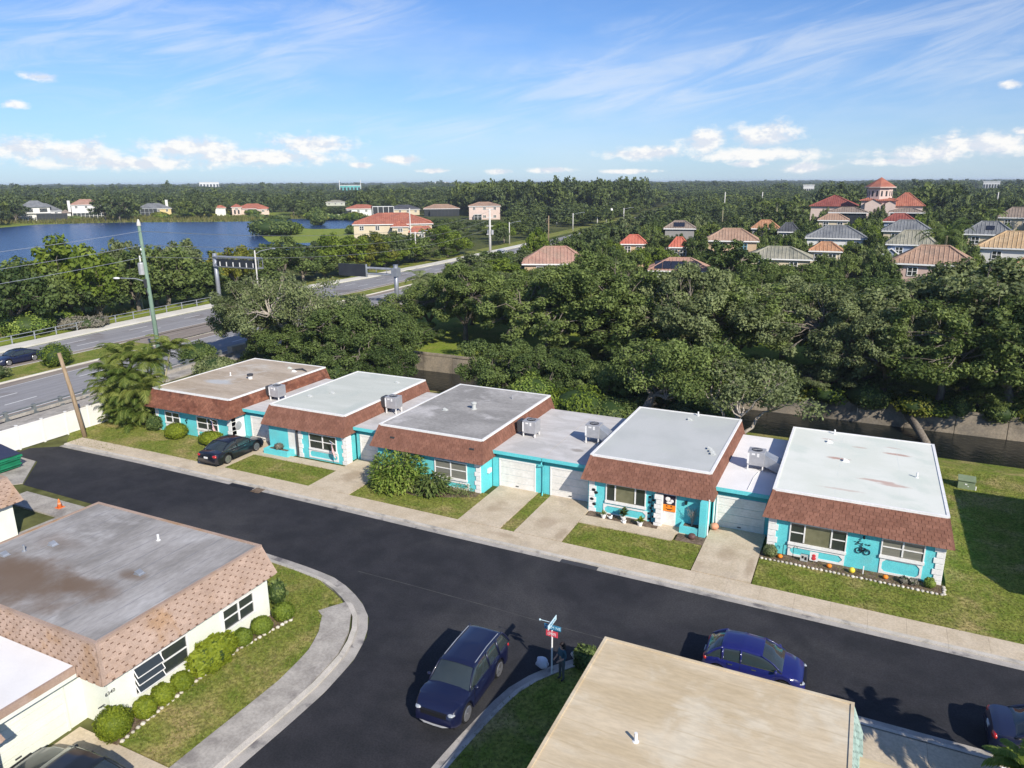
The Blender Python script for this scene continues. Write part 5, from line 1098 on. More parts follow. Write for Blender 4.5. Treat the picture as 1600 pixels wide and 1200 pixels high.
def pumpkin(label,x,y,z,s,m='pumpkin',group=None):
    r = thing('pumpkin',label,'pumpkin',(x,y,z),0,group); b = MB(); n = 20; k = 8
    prof = [(math.sin(math.pi*i/k),-math.cos(math.pi*i/k)) for i in range(k+1)]
    b.v = [Vector((max(0.02,p)*math.cos(2*math.pi*j/n)*s*(1+0.07*math.cos(10*math.pi*2*j/n)),max(0.02,p)*math.sin(2*math.pi*j/n)*s*(1+0.07*math.cos(10*math.pi*2*j/n)),s*0.82+q*s*0.82)) for p,q in prof for j in range(n)]
    for i in range(k):
        for j in range(n): b.f.append([i*n+j,i*n+(j+1)%n,(i+1)*n+(j+1)%n,(i+1)*n+j]); b.t.append(1.0); b.mi.append(0)
    b.build('flesh',m,r,local=True,smooth=True); b = MB(); b.tube([(0,0,s*1.5),(s*0.1,0,s*1.95)],s*0.12,5); b.build('stem','earth',r,local=True); return r
pumpkin('large pale orange pumpkin beside the last garage door',-6.05,38.75,0.13,0.24)
for x_,lab in ((-2.35,'orange pumpkin face beside the round bush in the front bed'),(0.0,'orange pumpkin ornament in the middle of the front bed'),(2.55,'orange pumpkin ornament under the right window')): pumpkin(lab,x_,36.92,0.115,0.13,'orange_bright')
b = MB(); b.ball((1.05,36.85,0.26),0.15,14,9); tag(b.build('garden_ball','yellow',smooth=True),'yellow ball in the bed of the white-roofed villa','garden ball')
r = thing('garden_sign','small white board with a red figure in the front bed','garden sign',(-0.75,37.1,0.11)); b = MB(); b.box(-0.2,-0.02,0.12,0.2,0.02,0.6); b.build('board','white_paint',r,local=True); b = MB(); b.ball((0,-0.03,0.27),0.11,10,6,(1,0.2,1.0)); b.ball((0,-0.03,0.42),0.085,10,6,(1.1,0.2,1)); b.build('red_shape','red',r,local=True); b = MB(); b.tube([(0,0,-0.05),(0,0,0.15)],0.02,4); b.build('stake','wood_pole',r,local=True)
r = thing('garden_sign','small pale board with dark marks beside the red figure','garden sign',(-1.2,37.0,0.11)); b = MB(); b.box(-0.18,-0.02,0.05,0.18,0.02,0.42); b.build('board','deck_blue',r,local=True); b = MB(); b.box(-0.12,-0.025,0.2,-0.02,-0.018,0.34); b.box(0.02,-0.025,0.12,0.13,-0.018,0.30); b.build('mark','black',r,local=True)
for x_,lab in ((-2.25,'black hooked plant hanger left of the moulded panel'),(-1.75,'black hooked plant hanger under the wide window')):
    b = MB(); b.tube([(x_,37.15,0.05),(x_,37.15,0.75),(x_+0.06,37.15,0.85),(x_+0.16,37.15,0.82),(x_+0.17,37.15,0.70)],0.016,5); tag(b.build('plant_hanger','black_iron'),lab,'plant hanger')
b = MB(); b.tube([(1.55,36.95,0.1),(1.55,36.95,0.55)],0.03,6); tag(b.build('marker_stake','white_paint'),'short white stake right of the yellow ball','stake')
b = MB(); b.ball((-6.95,37.15,0.25),0.22,12,8,(1,1,0.8)); tag(b.build('clay_pot','terracotta',smooth=True),'dark brown clay pot before the turquoise planter','pot')
# edging stones: small, laid one by one
def stones(name,label,pts,step,size,count_max=300):
    r = thing(name,label,'stone edging',(pts[0][0],pts[0][1],0)); L = 0; i = 0
    for a, c in zip(pts, pts[1:]):
        a, c = Vector((*a,0)), Vector((*c,0)); k = int((c-a).length/step)
        for j in range(k):
            p = a.lerp(c,(j+0.5)/k); b = MB(); s_ = size*RNG.uniform(0.8,1.2); b.ball((p.x+RNG.uniform(-0.02,0.02),p.y+RNG.uniform(-0.02,0.02),0.13),s_,7,5,(1,1,0.7),RNG.uniform(0.75,1.15)); b.build('stone','stone',r)
stones('stone_edging','row of pale stones edging the bed of the white-roofed villa',[(-3.3,36.5),(1.2,36.45),(5.05,36.4),(5.08,37.3)],0.20,0.085)
stones('stone_edging','row of pale stones edging the shrub bed of the cream corner villa',[(-21.75,13.4),(-21.9,15.4),(-22.0,17.5),(-22.0,19.2),(-21.5,21.9)],0.22,0.085)
# storm drain
b = MB(); b.box(-33.9,31.9,0.02,-33.2,32.5,0.05); tag(b.build('storm_drain','earth'),'rusty storm drain cover at the far kerb','drain cover')
b = MB(); b.box(-36.0,32.1,-0.02,-34.0,32.46,0.028); tag(b.build('drain_opening','black'),'dark kerb inlet left of the rusty cover','drain opening')
b = MB(); b.box(-12.6,31.85,-0.02,-10.6,32.2,0.036); tag(b.build('drain_opening','metal_dark'),'dark kerb inlet in front of the twin driveways','drain opening')

# ---------------------------------------------------------------- the person by the street sign
def skin_body(name, joints, edges, parent, m, root=0):
    me = bpy.data.meshes.new(name); me.from_pydata([j[:3] for j in joints], edges, []); o = bpy.data.objects.new(name, me); COL.objects.link(o)
    o.modifiers.new('skin','SKIN'); sk = me.skin_vertices[0].data if me.skin_vertices else None
    if sk is None:
        bm = bmesh.new(); bm.from_mesh(me); bm.verts.layers.skin.verify(); bm.to_mesh(me); bm.free(); sk = me.skin_vertices[0].data
    for i, j in enumerate(joints): sk[i].radius = (j[3], j[4] if len(j) > 4 else j[3]); sk[i].use_root = (i == root)
    s_ = o.modifiers.new('sub','SUBSURF'); s_.levels = 2; s_.render_levels = 2
    dg = bpy.context.evaluated_depsgraph_get(); me2 = bpy.data.meshes.new_from_object(o.evaluated_get(dg)); bpy.data.objects.remove(o)
    n = bpy.data.objects.new(name, me2); COL.objects.link(n); n.parent = parent; me2.materials.clear()
    for q in m: me2.materials.append(MATS[q])
    me2.polygons.foreach_set('use_smooth',[True]*len(me2.polygons)); return n
pr = thing('person','person with long dark hair in a dark teal top standing behind the street sign','person',(-9.0,23.15,0.105),R(150))
J = [(0,0,0.88,0.14,0.10),(0,0,1.06,0.13,0.09),(0,0.01,1.25,0.15,0.10),(0,0.0,1.36,0.09,0.07),(0,0.01,1.43,0.048),(0,0.02,1.50,0.075,0.085),(0,0.025,1.58,0.078,0.092),(0,0.02,1.64,0.045,0.055),
     (-0.17,0,1.34,0.055),(-0.22,-0.02,1.10,0.042),(-0.14,0.20,1.02,0.032),(0.17,0,1.34,0.055),(0.22,-0.02,1.10,0.042),(0.14,0.20,1.02,0.032),
     (-0.09,0,0.80,0.085),(-0.10,0.02,0.47,0.058),(-0.10,-0.01,0.09,0.042),(-0.105,0.13,0.035,0.035),(0.09,0,0.80,0.085),(0.10,0.02,0.47,0.058),(0.11,-0.01,0.09,0.042),(0.12,0.13,0.035,0.035)]
E_ = [(0,1),(1,2),(2,3),(3,4),(4,5),(5,6),(6,7),(3,8),(8,9),(9,10),(3,11),(11,12),(12,13),(0,14),(14,15),(15,16),(16,17),(0,18),(18,19),(19,20),(20,21)]
for sx in (-1,1):
    hand = 10 if sx < 0 else 13; k0 = len(J); px_ = sx*0.14
    J.append((px_-sx*0.02,0.245,1.015,0.030,0.018)); E_.append((hand,k0))
    for q,(dx,l_) in enumerate(((-0.03,0.07),(-0.012,0.085),(0.008,0.08),(0.026,0.062))):
        k1 = len(J); J.append((px_-sx*0.02+dx,0.285,1.012,0.0085)); J.append((px_-sx*0.035+dx*0.9,0.285+l_*0.55,0.995,0.0075)); J.append((px_-sx*0.045+dx*0.8,0.285+l_*0.75,0.97,0.006)); E_ += [(k0,k1),(k1,k1+1),(k1+1,k1+2)]
    k1 = len(J); J.append((px_-sx*0.05,0.245,1.035,0.009)); J.append((px_-sx*0.07,0.285,1.045,0.0075)); E_ += [(k0,k1),(k1,k1+1)]
pb = skin_body('body', J, E_, pr, ['skin','shirt','trousers','black'])
for p in pb.data.polygons:
    z = p.center.z; hx = abs(p.center.x); y_ = p.center.y
    p.material_index = 3 if z < 0.10 else (2 if z < 0.92 and not (hx > 0.15 and z > 0.85) and y_ < 0.13 else (1 if z < 1.40 and not (y_ > 0.08 and z < 1.12) else 0))
b = MB(); b.ball((0,-0.005,1.585),0.115,14,9,(0.92,1.0,1.0)); b.v = [Vector((v.x, min(v.y,0.075) if v.z < 1.60 else v.y, v.z)) for v in b.v]
b.lathe([(0.098,1.55),(0.105,1.42),(0.09,1.25),(0.05,1.20)],12,(0,-0.055,0)); b.build('hair','hair',pr,local=True,smooth=True)
# ---------------------------------------------------------------- houses of the estates beyond the canal and the lake
VISX = []; FRONT = []; ANCH = []
SHORTS = ['pale orange roof','blotched pinkish roof','solar-panelled pink roof','low olive roof','two-storey tan house','left scarlet roof','right scarlet roof','lone grey-brown roof','orange two-storey house','half-buried dark roof','white house with slate roof','small orange porch roof','plain grey hip roof','olive-brown gabled house','cream house with dark grey roof','yellow-brown roof','orange corner roof','brown roof with white gables','roof over a dark blue wall','tan roof behind the slate one','low dark building','crimson roof','white lake house with slate roof','white lake house with red roof','yellow lake house','small white lake pavilion','lake villa with red roofs','pale green roof by the ponds','red-roofed house by the ponds','dark slate roof behind the big red one','tan roof with dark screens','two-storey pinkish house','big red roof']
def tilemat(name, c1, c2, c3):
    ds = lambda c: tuple(0.82*x*0.93+0.18*0.93*sum(c)/3 for x in c)
    c1, c2, c3 = ds(c1), ds(c2), ds(c3)
    mat(name, c1, c2, 0.6, 0.9, spec=0.15, tint=True, c3=c3, scale3=0.35, fine=0.15, fscale=4)
tilemat('tile_tan',(0.36,0.215,0.14),(0.43,0.27,0.18),(0.30,0.20,0.14)); tilemat('tile_pink',(0.40,0.21,0.15),(0.47,0.27,0.19),(0.38,0.24,0.17)); tilemat('tile_red',(0.40,0.115,0.065),(0.48,0.16,0.09),(0.34,0.12,0.08))
tilemat('tile_grey',(0.17,0.18,0.19),(0.22,0.23,0.24),(0.14,0.15,0.17)); tilemat('tile_olive',(0.27,0.26,0.19),(0.34,0.32,0.24),(0.22,0.22,0.17)); tilemat('tile_brown',(0.25,0.19,0.15),(0.30,0.23,0.18),(0.20,0.16,0.13))
tilemat('tile_dark',(0.07,0.075,0.09),(0.10,0.105,0.12),(0.06,0.06,0.07)); tilemat('tile_crimson',(0.26,0.055,0.045),(0.32,0.085,0.065),(0.22,0.06,0.05)); tilemat('tile_orange',(0.42,0.19,0.085),(0.50,0.25,0.12),(0.36,0.20,0.11)); tilemat('tile_scarlet',(0.50,0.11,0.06),(0.57,0.15,0.085),(0.45,0.12,0.08)); tilemat('tile_yellow',(0.44,0.28,0.13),(0.52,0.36,0.19),(0.36,0.25,0.14))
for n_, c_ in (('w_cream',(0.62,0.53,0.38)),('w_white',(0.72,0.71,0.68)),('w_tan',(0.55,0.40,0.26)),('w_pink',(0.60,0.44,0.38)),('w_grey',(0.30,0.29,0.28)),('w_yellow',(0.66,0.52,0.27)),('w_rose',(0.66,0.52,0.45)),('w_blue',(0.34,0.40,0.50)),('w_sage',(0.50,0.52,0.44))): mat(n_, c_, tuple(x*0.93 for x in c_), 0.6, 0.85, spec=0.25, fine=0.05)
mat('screen_dark',(0.022,0.026,0.030),rough=0.5); mat('solar',(0.015,0.018,0.03),rough=0.2,spec=0.8); mat('frame_blue',(0.25,0.50,0.62),rough=0.5)
def hip(bb, rb, x0,x1,y0,y1,z,rise,oh=0.5, ribs=True, rstep=0.62):
    """hip roof over a rectangle: slopes into bb, tile ribs into rb"""
    x0-=oh; x1+=oh; y0-=oh; y1+=oh; w, d = x1-x0, y1-y0
    if w >= d: r0, r1 = (x0+d/2,(y0+y1)/2,z+rise), (x1-d/2,(y0+y1)/2,z+rise)
    else: r0, r1 = ((x0+x1)/2,y0+w/2,z+rise), ((x0+x1)/2,y1-w/2,z+rise)
    c = [(x0,y0,z),(x1,y0,z),(x1,y1,z),(x0,y1,z)]
    if w >= d: F = [(c[0],c[1],r1,r0),(c[1],c[2],r1,r1),(c[2],c[3],r0,r1),(c[3],c[0],r0,r0)]
    else: F = [(c[0],c[1],r0,r0),(c[1],c[2],r1,r0),(c[2],c[3],r1,r1),(c[3],c[0],r0,r1)]
    for a,b2,c2,d2 in F: bb.add([a,b2,c2,d2],[(0,1,2,3)] if c2 != d2 else [(0,1,2)])
    bb.add(c,[(3,2,1,0)])
    for e in ((c[0],r0),(c[1],r1 if w>=d else r0),(c[2],r1),(c[3],r0 if w>=d else r1),(r0,r1)):
        if (Vector(e[0])-Vector(e[1])).length > 0.3: rb.tube([Vector(e[0])+Vector((0,0,0.05)),Vector(e[1])+Vector((0,0,0.08))],0.16,4,True,1.12)
    if ribs:
        for (a,b2,c2,d2) in (F[0],F[1],F[3]):
            a,b2,c2,d2 = map(Vector,(a,b2,c2,d2)); L = (b2-a).length; n = int(L/rstep); up = ((c2+d2)/2-(a+b2)/2); hgt = up.length; u = up/hgt; ax = (b2-a)/L
            nrm = ax.cross(u); t0 = (d2-a).dot(ax); t1 = (c2-a).dot(ax)
            for i in range(1,n):
                s = L*i/n; f = 1.0 if t0 <= s <= t1 else (s/t0 if s < t0 else (L-s)/(L-t1)); p = a+ax*s; q = p+u*(hgt*f*0.99); wv = ax*0.11
                rb.add([p-wv,p+nrm*0.09,p+wv,q-wv,q+nrm*0.09,q+wv],[(0,1,4,3),(1,2,5,4)],RNG.uniform(0.92,1.1))
def wnd(r, x,z,w,h,y,fm='white_paint',axis=0,gm='window_glass',div=True):
    f = MB()
    def bx(bb,u0,w0,u1,w1,d0,d1):
        if axis == 0: bb.box(u0,y-d1,w0,u1,y-d0,w1)
        else: bb.box(y+axis*d0,u0,w0,y+axis*d1,u1,w1)
    t_ = max(0.08,w*0.07); bx(f,x-w/2,z,x-w/2+t_,z+h,0,.1); bx(f,x+w/2-t_,z,x+w/2,z+h,0,.1); bx(f,x-w/2+t_,z,x+w/2-t_,z+t_,0,.1); bx(f,x-w/2+t_,z+h-t_,x+w/2-t_,z+h,0,.1)
    if div: bx(f,x-t_/2,z+t_,x+t_/2,z+h-t_,0,.09); bx(f,x-w/2+t_,z+h/2-t_/3,x+w/2-t_,z+h/2+t_/3,0,.08)
    o = f.build('window',fm,r,local=True); f = MB(); bx(f,x-w/2+t_,z+t_,x+w/2-t_,z+h-t_,0.01,.05); f.build('pane',gm,o,local=True)
def estate(label, px, D, py_eave, wpx, depth, roof, wall_, rise=None, st=None, rz=0.0, group='tile-roofed houses of the estate beyond the canal', wings=(), wins='auto', name='house', ribs=True, solar=None, oh=0.5, fm='white_paint', base=None):
    """hip-roofed house: px = photo column of the middle, D = range, py_eave = photo row of the front eave, wpx = width of the front eave"""
    D = math.hypot(*G(px,base)[:2]) if base else D
    if not base: FRONT.append((px,wpx,py_eave,D))
    ANCH.append((px,D,SHORTS[len(ANCH)]))
    if base: VISX.append((px-wpx/2-3,py_eave-14,px+wpx/2+3,base+1,D))
    p = AD(px,D,py_eave); w = wpx*D*math.cos(math.atan((px-800)/FPX))**1.6/FPX-2*oh; depth = min(depth,0.66*w); ze = max(2.4,p.z); brg = math.atan2(-p.x,p.y)
    r = thing(name,label,'house',(p.x,p.y,0),brg+R(rz),group)
    bb = MB(); bb.box(-w/2,0,-0.1,w/2,depth,ze); bb.build('wall',wall_,r,local=True)
    rise = (rise or depth*0.23)*0.62; a = MB(); rb = MB(); hip(a,rb,-w/2,w/2,0,depth,ze,rise,oh,ribs); rf = a.build('roof',roof,r,local=True)
    f = MB(); f.box(-w/2-oh,-oh,ze-0.22,w/2+oh,-oh+0.08,ze+0.02); f.box(-w/2-oh,-oh+0.08,ze-0.22,-w/2-oh+0.08,depth+oh,ze+0.02); f.box(w/2+oh-0.08,-oh+0.08,ze-0.22,w/2+oh,depth+oh,ze+0.02); f.build('fascia','white_paint',r,local=True)
    for (wx,ww,wd,wz,wr) in wings:
        bb = MB(); bb.box(wx-ww/2,-wd,-0.1,wx+ww/2,0.3,wz); bb.build('wing_wall',wall_,r,local=True); a = MB(); hip(a,rb,wx-ww/2,wx+ww/2,-wd,wd*0.8,wz,wr,oh,ribs); a.build('wing_roof',roof,r,local=True)
        f = MB(); f.box(wx-ww/2-oh,-wd-oh,wz-0.2,wx+ww/2+oh,-wd-oh+0.08,wz+0.02); f.build('fascia','white_paint',r,local=True)
        wnd(r,wx,wz-1.7,min(1.6,ww*0.4),1.2,-wd,fm)
    o = rb.build('tile_rib',roof,r,local=True); o['kind'] = 'stuff'
    if wins == 'auto':
        n = max(2,int(w/4.2))
        for i in range(n):
            x = -w/2+w*(i+0.5)/n
            if any(abs(x-q[0]) < q[1]/2+0.6 for q in wings): 
                if ze > 4.5: wnd(r,x,ze-1.9,1.4,1.4,0,fm)
                continue
            wnd(r,x,ze-1.9,1.4,1.4,0,fm)
            if ze > 4.8: wnd(r,x,0.9,1.6,1.4,0,fm)
        wnd(r,depth*0.5,ze-1.9,1.4,1.4,w/2,fm,1); wnd(r,depth*0.5,ze-1.9,1.4,1.4,-w/2,fm,-1)
    else:
        for q in wins: wnd(r,q[0],q[1],q[2],q[3],q[4] if len(q) > 4 else 0,fm)
    if solar:
        sl = math.atan2(rise, depth/2+oh); 
        for k in range(solar[2]):
            f = MB(); x = solar[0]+k*1.5; u0, u1 = solar[1], solar[1]+solar[3]; cs = math.cos(sl); sn = math.sin(sl)
            f.add([(x,-oh+u0*cs,ze+u0*sn+0.16),(x+1.4,-oh+u0*cs,ze+u0*sn+0.16),(x+1.4,-oh+u1*cs,ze+u1*sn+0.16),(x,-oh+u1*cs,ze+u1*sn+0.16),(x,-oh+u0*cs,ze+u0*sn+0.10),(x+1.4,-oh+u0*cs,ze+u0*sn+0.10)],[(0,1,2,3),(4,5,1,0)]); f.build('solar_panel','solar',r,local=True)
    return r
def cage(r, x0,x1,y0,y1,h,m='screen_dark',fm='metal_dark'):
    f = MB(); f.box(x0,y0,0.1,x1,y1,h); f.build('screen_room',m,r,local=True); f = MB()
    n = max(2,int((x1-x0)/2))
    for i in range(n+1): x = x0+(x1-x0)*i/n; f.box(x-0.08,y0-0.06,0,x+0.08,y0,h)
    f.box(x0,y0-0.05,h-0.15,x1,y0,h+0.05); f.box(x0,y0-0.05,h*0.5,x1,y0-0.01,h*0.5+0.1); f.build('screen_frame',fm,r,local=True)
e = estate
e('big house with pale orange tiles, its long roof just above the near oaks', 1458,128,413,130,15,'tile_tan','w_pink',rise=4.0)
e('house with blotched pinkish tiles half hidden behind the oaks beside the wooden pole',868,135,412,105,14,'tile_pink','w_tan',rise=4.4)
h_ = e('pink-tiled house with a row of solar panels low between the oaks',1062,140,423,100,11,'tile_pink','w_sage',rise=3.2,solar=(-4.6,0.5,4,2.6))
e('low house with grey-green ribbed tiles right of the dark rounded tree',1216,142,404,104,12,'tile_olive','w_cream',rise=2.9)
e('two-storey tan house with blue-framed windows behind the dark rounded tree',1143,165,376,84,13,'tile_tan','w_tan',rise=3.7,wings=((5.5,5,2.5,3.0,1.6),),fm='frame_blue')
e('small house with a scarlet roof, left of the pair',990,172,381,42,8,'tile_scarlet','w_tan',rise=3.0,wings=((-3,4,2,2.6,1.2),))
e('small house with a scarlet roof, right of the pair and above the solar panels',1061,165,386,32,8,'tile_scarlet','w_tan',rise=3.2)
e('grey-brown tiled house with a dark solar panel, alone behind the woods',1062,205,357,50,11,'tile_brown','w_grey',rise=3.0,solar=(-1.6,0.7,2,1.9),wins=((0.5,2.2,1.2,1.8),))
e('orange-tiled two-storey house with a white double window',1196,205,357,44,11,'tile_orange','w_grey',rise=3.2)
e('house with a dark sloping roof half buried in trees beside the orange one',1232,200,362,34,10,'tile_dark','w_grey',rise=3.4)
e('white two-storey house with a slate grey hip roof, in front of the red hall',1306,178,372,94,14,'tile_grey','w_white',rise=3.9)
e('orange porch-like roof in front of the white two-storey house',1290,152,392,52,9,'tile_orange','w_cream',rise=2.4)
e('house with a grey hip roof behind the olive-tiled one',1417,190,361,76,13,'tile_grey','w_cream',rise=3.6)
q = e('olive-brown tiled house with a white-edged gable, next to the tall palm',1424,163,382,78,13,'tile_olive','w_blue',rise=4.0)
f = MB(); f.add([(-5.5,-2.2,4.4),(-1.1,-2.2,4.4),(-3.3,-2.2,6.1),(-5.5,1.5,4.4),(-1.1,1.5,4.4),(-3.3,1.5,6.1)],[(0,1,2),(1,4,5,2),(3,0,2,5)]); f.build('gable','w_blue',q,local=True); f = MB(); f.tube([(-5.7,-2.3,4.4),(-3.3,-2.3,6.25),(-0.9,-2.3,4.4)],0.16,4); f.build('gable_trim','white_paint',q,local=True)
e('cream house with a dark grey hip roof, right of the tall palm',1544,170,366,80,13,'tile_grey','w_cream',rise=3.6,solar=(-0.5,1.2,1,1.2))
e('large house with yellow-brown ribbed tiles cut by the right edge',1588,148,388,120,14,'tile_yellow','w_white',rise=4.0,wings=((-2.0,5.5,3.0,3.4,1.7),))
e('house with only an orange roof corner showing at the right edge',1602,128,420,40,9,'tile_orange','w_cream',rise=2.2)
e('brown-roofed house with white gables far up at the right edge',1590,235,340,60,14,'tile_brown','w_cream',rise=4.0,wings=((-1,7,3,3.2,2.4),))
e('grey-brown flat-looking roof over a dark blue wall below the red hall',1325,245,332,60,11,'tile_brown','screen_dark',rise=2.2,wins=())
e('tan-tiled roof just behind the slate grey hip',1302,225,344,48,10,'tile_tan','w_cream',rise=2.6)
e('low dark building with a grey roof right of the bell tower',1417,240,332,54,10,'tile_brown','screen_dark',rise=1.6,wins=())
e('crimson hip roof over a pale blue wall right of the tower',1405,215,346,50,12,'tile_crimson','w_blue',rise=3.0)
GL = 'houses on the far shore of the lake'
q = e('white lake house with a slate grey two-level roof, leftmost on the far shore',63,480,330,64,14,'tile_grey','w_white',rise=6.0,base=346,group=GL); 
w_ = 64*480/FPX
f = MB(); f.box(-9,-1.0,4.2,4.5,0.0,7.4); f.build('upper_wall','w_white',q,local=True); f = MB(); rb=MB(); hip(f,rb,-9,4.5,-1,9,7.4,3.4,0.6,False); f.build('upper_roof','tile_grey',q,local=True)
for x in (-5,1.5): wnd(q,x,4.9,3.4,1.9,-1.0,'black')
for x in (-9.5,-7.2,-5): wnd(q,x,1.0,1.8,2.2,0,'black')
cage(q,-2,12,-2.5,0,4.0)
q = e('white lake house with a red hip roof left of the big shoreside tree',134,470,320,46,13,'tile_pink','w_white',rise=4.6,base=342,group=GL)
cage(q,-7,9,-5,0,3.6,'window_glass','white_paint'); f = MB(); f.box(-9,-1.5,4,-7.6,-0.3,10.2); f.build('chimney','w_white',q,local=True)
f = MB(); f.box(-13,-1,-0.1,-8,6,3.5); f.build('wing_wall','w_white',q,local=True); f = MB(); rb=MB(); hip(f,rb,-13,-8,-1,6,3.5,1.8,0.5,False); f.build('wing_roof','tile_brown',q,local=True)
q = e('yellow lake house with a grey roof and a big screened porch',241,455,326,52,14,'tile_grey','w_yellow',rise=4.8,base=337.5,group=GL)
cage(q,-10,1.5,-3,0,4.6,'screen_dark','metal_galv'); f = MB(); f.box(6.5,4,3,8,5.5,9.4); f.build('chimney','w_white',q,local=True)
q = e('small white lake pavilion with a red hip roof, left end of the red-roofed villa',344,430,325,18,8,'tile_red','w_white',rise=2.2,base=337,group=GL,wins=())
q = e('long lake villa with several red roofs and an arched loggia',395,440,326,50,14,'tile_red','w_rose',rise=4.4,base=335.5,group=GL,wings=((-9.5,5.5,4.5,4.8,1.8),(6,7,4,3.4,2.2)))
for x in (-10.6,-8.4):
    f = MB(); f.box(x-0.5,-4.56,0.8,x+0.5,-4.5,2.8); f.add([(x+0.5*math.cos(R(18*i)),-4.55,2.8+0.55*math.sin(R(18*i))) for i in range(11)],[tuple(range(11))]); f.build('arch_opening','screen_dark',q,local=True)
q = e('low pale green-roofed house mostly hidden in trees beyond the ponds',524,400,316,30,9,'tile_olive','w_sage',rise=2.6,base=321.5,group=GL)
q = e('red-roofed white house with a dark screened pool room beyond the ponds',566,340,326,50,12,'tile_red','w_white',rise=3.4,base=337,group=GL); cage(q,-13,-6.5,-3,4,3.2); f = MB(); f.box(-16,-6,0,-5,-5.8,1.1); f.build('garden_wall','w_white',q,local=True)
q = thing('pool_enclosure','dark pool enclosure with white frame behind the big red roof','pool enclosure',tuple(AD(599,330,330))[:2]+(0,),R(40)); cage(q,-4.5,4.5,0,8,AD(599,330,322.5).z,'screen_dark','white_paint'); 
q = e('dark slate-roofed house directly behind the big red roof',631,315,327,50,13,'tile_dark','w_cream',rise=3.8,base=336,group=GL)
q = e('tan hip-roofed house with a dark screened side, left of the white pole',690,300,326,56,12,'tile_tan','screen_dark',rise=3.6,base=338,group=GL,wins=()); cage(q,-6.5,6,-3,0,3.8)
q = e('two-storey pinkish house with tan tiles just left of the white pole',757,290,322,50,12,'tile_tan','w_rose',rise=3.0,base=343,group=GL); cage(q,-5.5,-1.5,-2,0,2.8,'window_glass','white_paint')
q = e('large cream house with a broad red tiled roof across the highway',614,245,350,124,16,'tile_red','w_cream',rise=5.0,group=GL,wings=((2.2,5.0,2.5,5.4,1.4),(9.0,7.5,1.5,3.4,1.8)))
# church with an octagonal tower
cp = AD(1372,285,322); ch = thing('church','pink church with an octagonal bell tower and red tiled roofs','church',(cp.x,cp.y,0),math.atan2(-cp.x,cp.y))
zt = AD(1372,285,292).z; za = AD(1372,285,277).z; b = MB(); b.lathe([(3.9,0),(3.9,zt)],8); b.build('tower','w_rose',ch,local=True); b = MB(); b.lathe([(4.8,zt),(0.1,za)],8); b.build('tower_roof','tile_red',ch,local=True)
b = MB(); b.lathe([(4.9,zt-0.25),(4.9,zt+0.05)],8); b.build('tower_cornice','w_rose',ch,local=True)
for k in range(8):
    a = R(22.5+45*k); f = MB(); f.m = Matrix.Rotation(a-R(-90),4,'Z'); d = 3.9*math.cos(R(22.5))
    for x in (-0.75,0.75): f.box(x-0.26,-d-0.06,zt-3.0,x+0.26,-d+0.2,zt-1.5); f.add([(x+0.26*math.cos(R(22.5*i)),-d-0.06,zt-1.5+0.26*math.sin(R(22.5*i))) for i in range(9)],[tuple(range(9))])
    f.build('tower_window','screen_dark',ch,local=True)
ze = AD(1372,285,312).z
for nm, x0,x1,y0,y1,z,rs,m_ in (('hall',-21.5,-7,4,18,AD(1300,285,323).z,3.6,'tile_crimson'),('nave',3.5,13.5,2,11,AD(1415,285,322).z,4.2,'tile_red'),('porch',-5.2,5.2,-4.5,4,AD(1372,285,313).z,1.4,'tile_red')):
    b = MB(); b.box(x0,y0,-0.1,x1,y1,z); b.build(nm+'_wall','w_rose',ch,local=True); b = MB(); rb = MB(); hip(b,rb,x0,x1,y0,y1,z,rs,0.7,True); b.build(nm+'_roof',m_,ch,local=True); o = rb.build('tile_rib',m_,ch,local=True); o['kind'] = 'stuff'
for x in (-1.6,3.6):
    f = MB(); z_ = AD(1372,285,317).z; w_ = 2.4 if x < 0 else 1.5; f.add([(x-w_,-6.5,0),(x+w_,-6.5,0),(x+w_,-6.5,z_),(x,-6.5,z_+w_*0.55),(x-w_,-6.5,z_),(x-w_,-3,0),(x+w_,-3,0),(x+w_,-3,z_),(x,-3,z_+w_*0.55),(x-w_,-3,z_)],[(0,1,2,3,4),(1,6,7,2),(5,0,4,9)]); f.build('gable_front','w_rose',ch,local=True)
    f = MB(); f.add([(x-w_-0.4,-6.8,z_-0.1),(x,-6.8,z_+w_*0.6),(x,-2,z_+w_*0.6),(x-w_-0.4,-2,z_-0.1)],[(0,1,2,3)]); f.add([(x+w_+0.4,-6.8,z_-0.1),(x,-6.8,z_+w_*0.6),(x,-2,z_+w_*0.6),(x+w_+0.4,-2,z_-0.1)],[(3,2,1,0)]); f.build('gable_roof','tile_red',ch,local=True)
# far buildings on the skyline
def slab(label,px0,px1,D,pt,pb,m,cat='building'):
    p = AD((px0+px1)/2,D,pt); w = (px1-px0)*D/FPX*math.cos(math.atan(((px0+px1)/2-800)/FPX))**1.6; r = thing('building',label,cat,(p.x,p.y,0),math.atan2(-p.x,p.y)); h = p.z
    b = MB(); b.box(-w/2,0,-0.1,w/2,w*0.4,h); b.build('wall',m,r,local=True); b = MB(); b.box(-w/2-0.5,-0.5,h,w/2+0.5,w*0.4+0.5,h+1.0); b.build('roof','w_white',r,local=True)
    b = MB(); n = 6
    for i in range(n): x = -w/2+w*(i+0.5)/n; b.box(x-w/n*0.3,-0.3,h*0.35,x+w/n*0.3,0,h*0.75)
    b.build('window','window_glass',r,local=True); return r
slab('long white building on the skyline left of centre',312,341,2600,285,292,'w_white')
mat('w_teal',(0.10,0.38,0.36),(0.13,0.44,0.42),0.1,0.7)
s_ = slab('teal stadium-like building with white masts on the skyline',531,563,1500,290,297,'w_teal'); b = MB()
for x in (-20,20): b.tube([(x,0,0),(x,0,24)],0.7,5)
b.build('mast','w_white',s_,local=True)
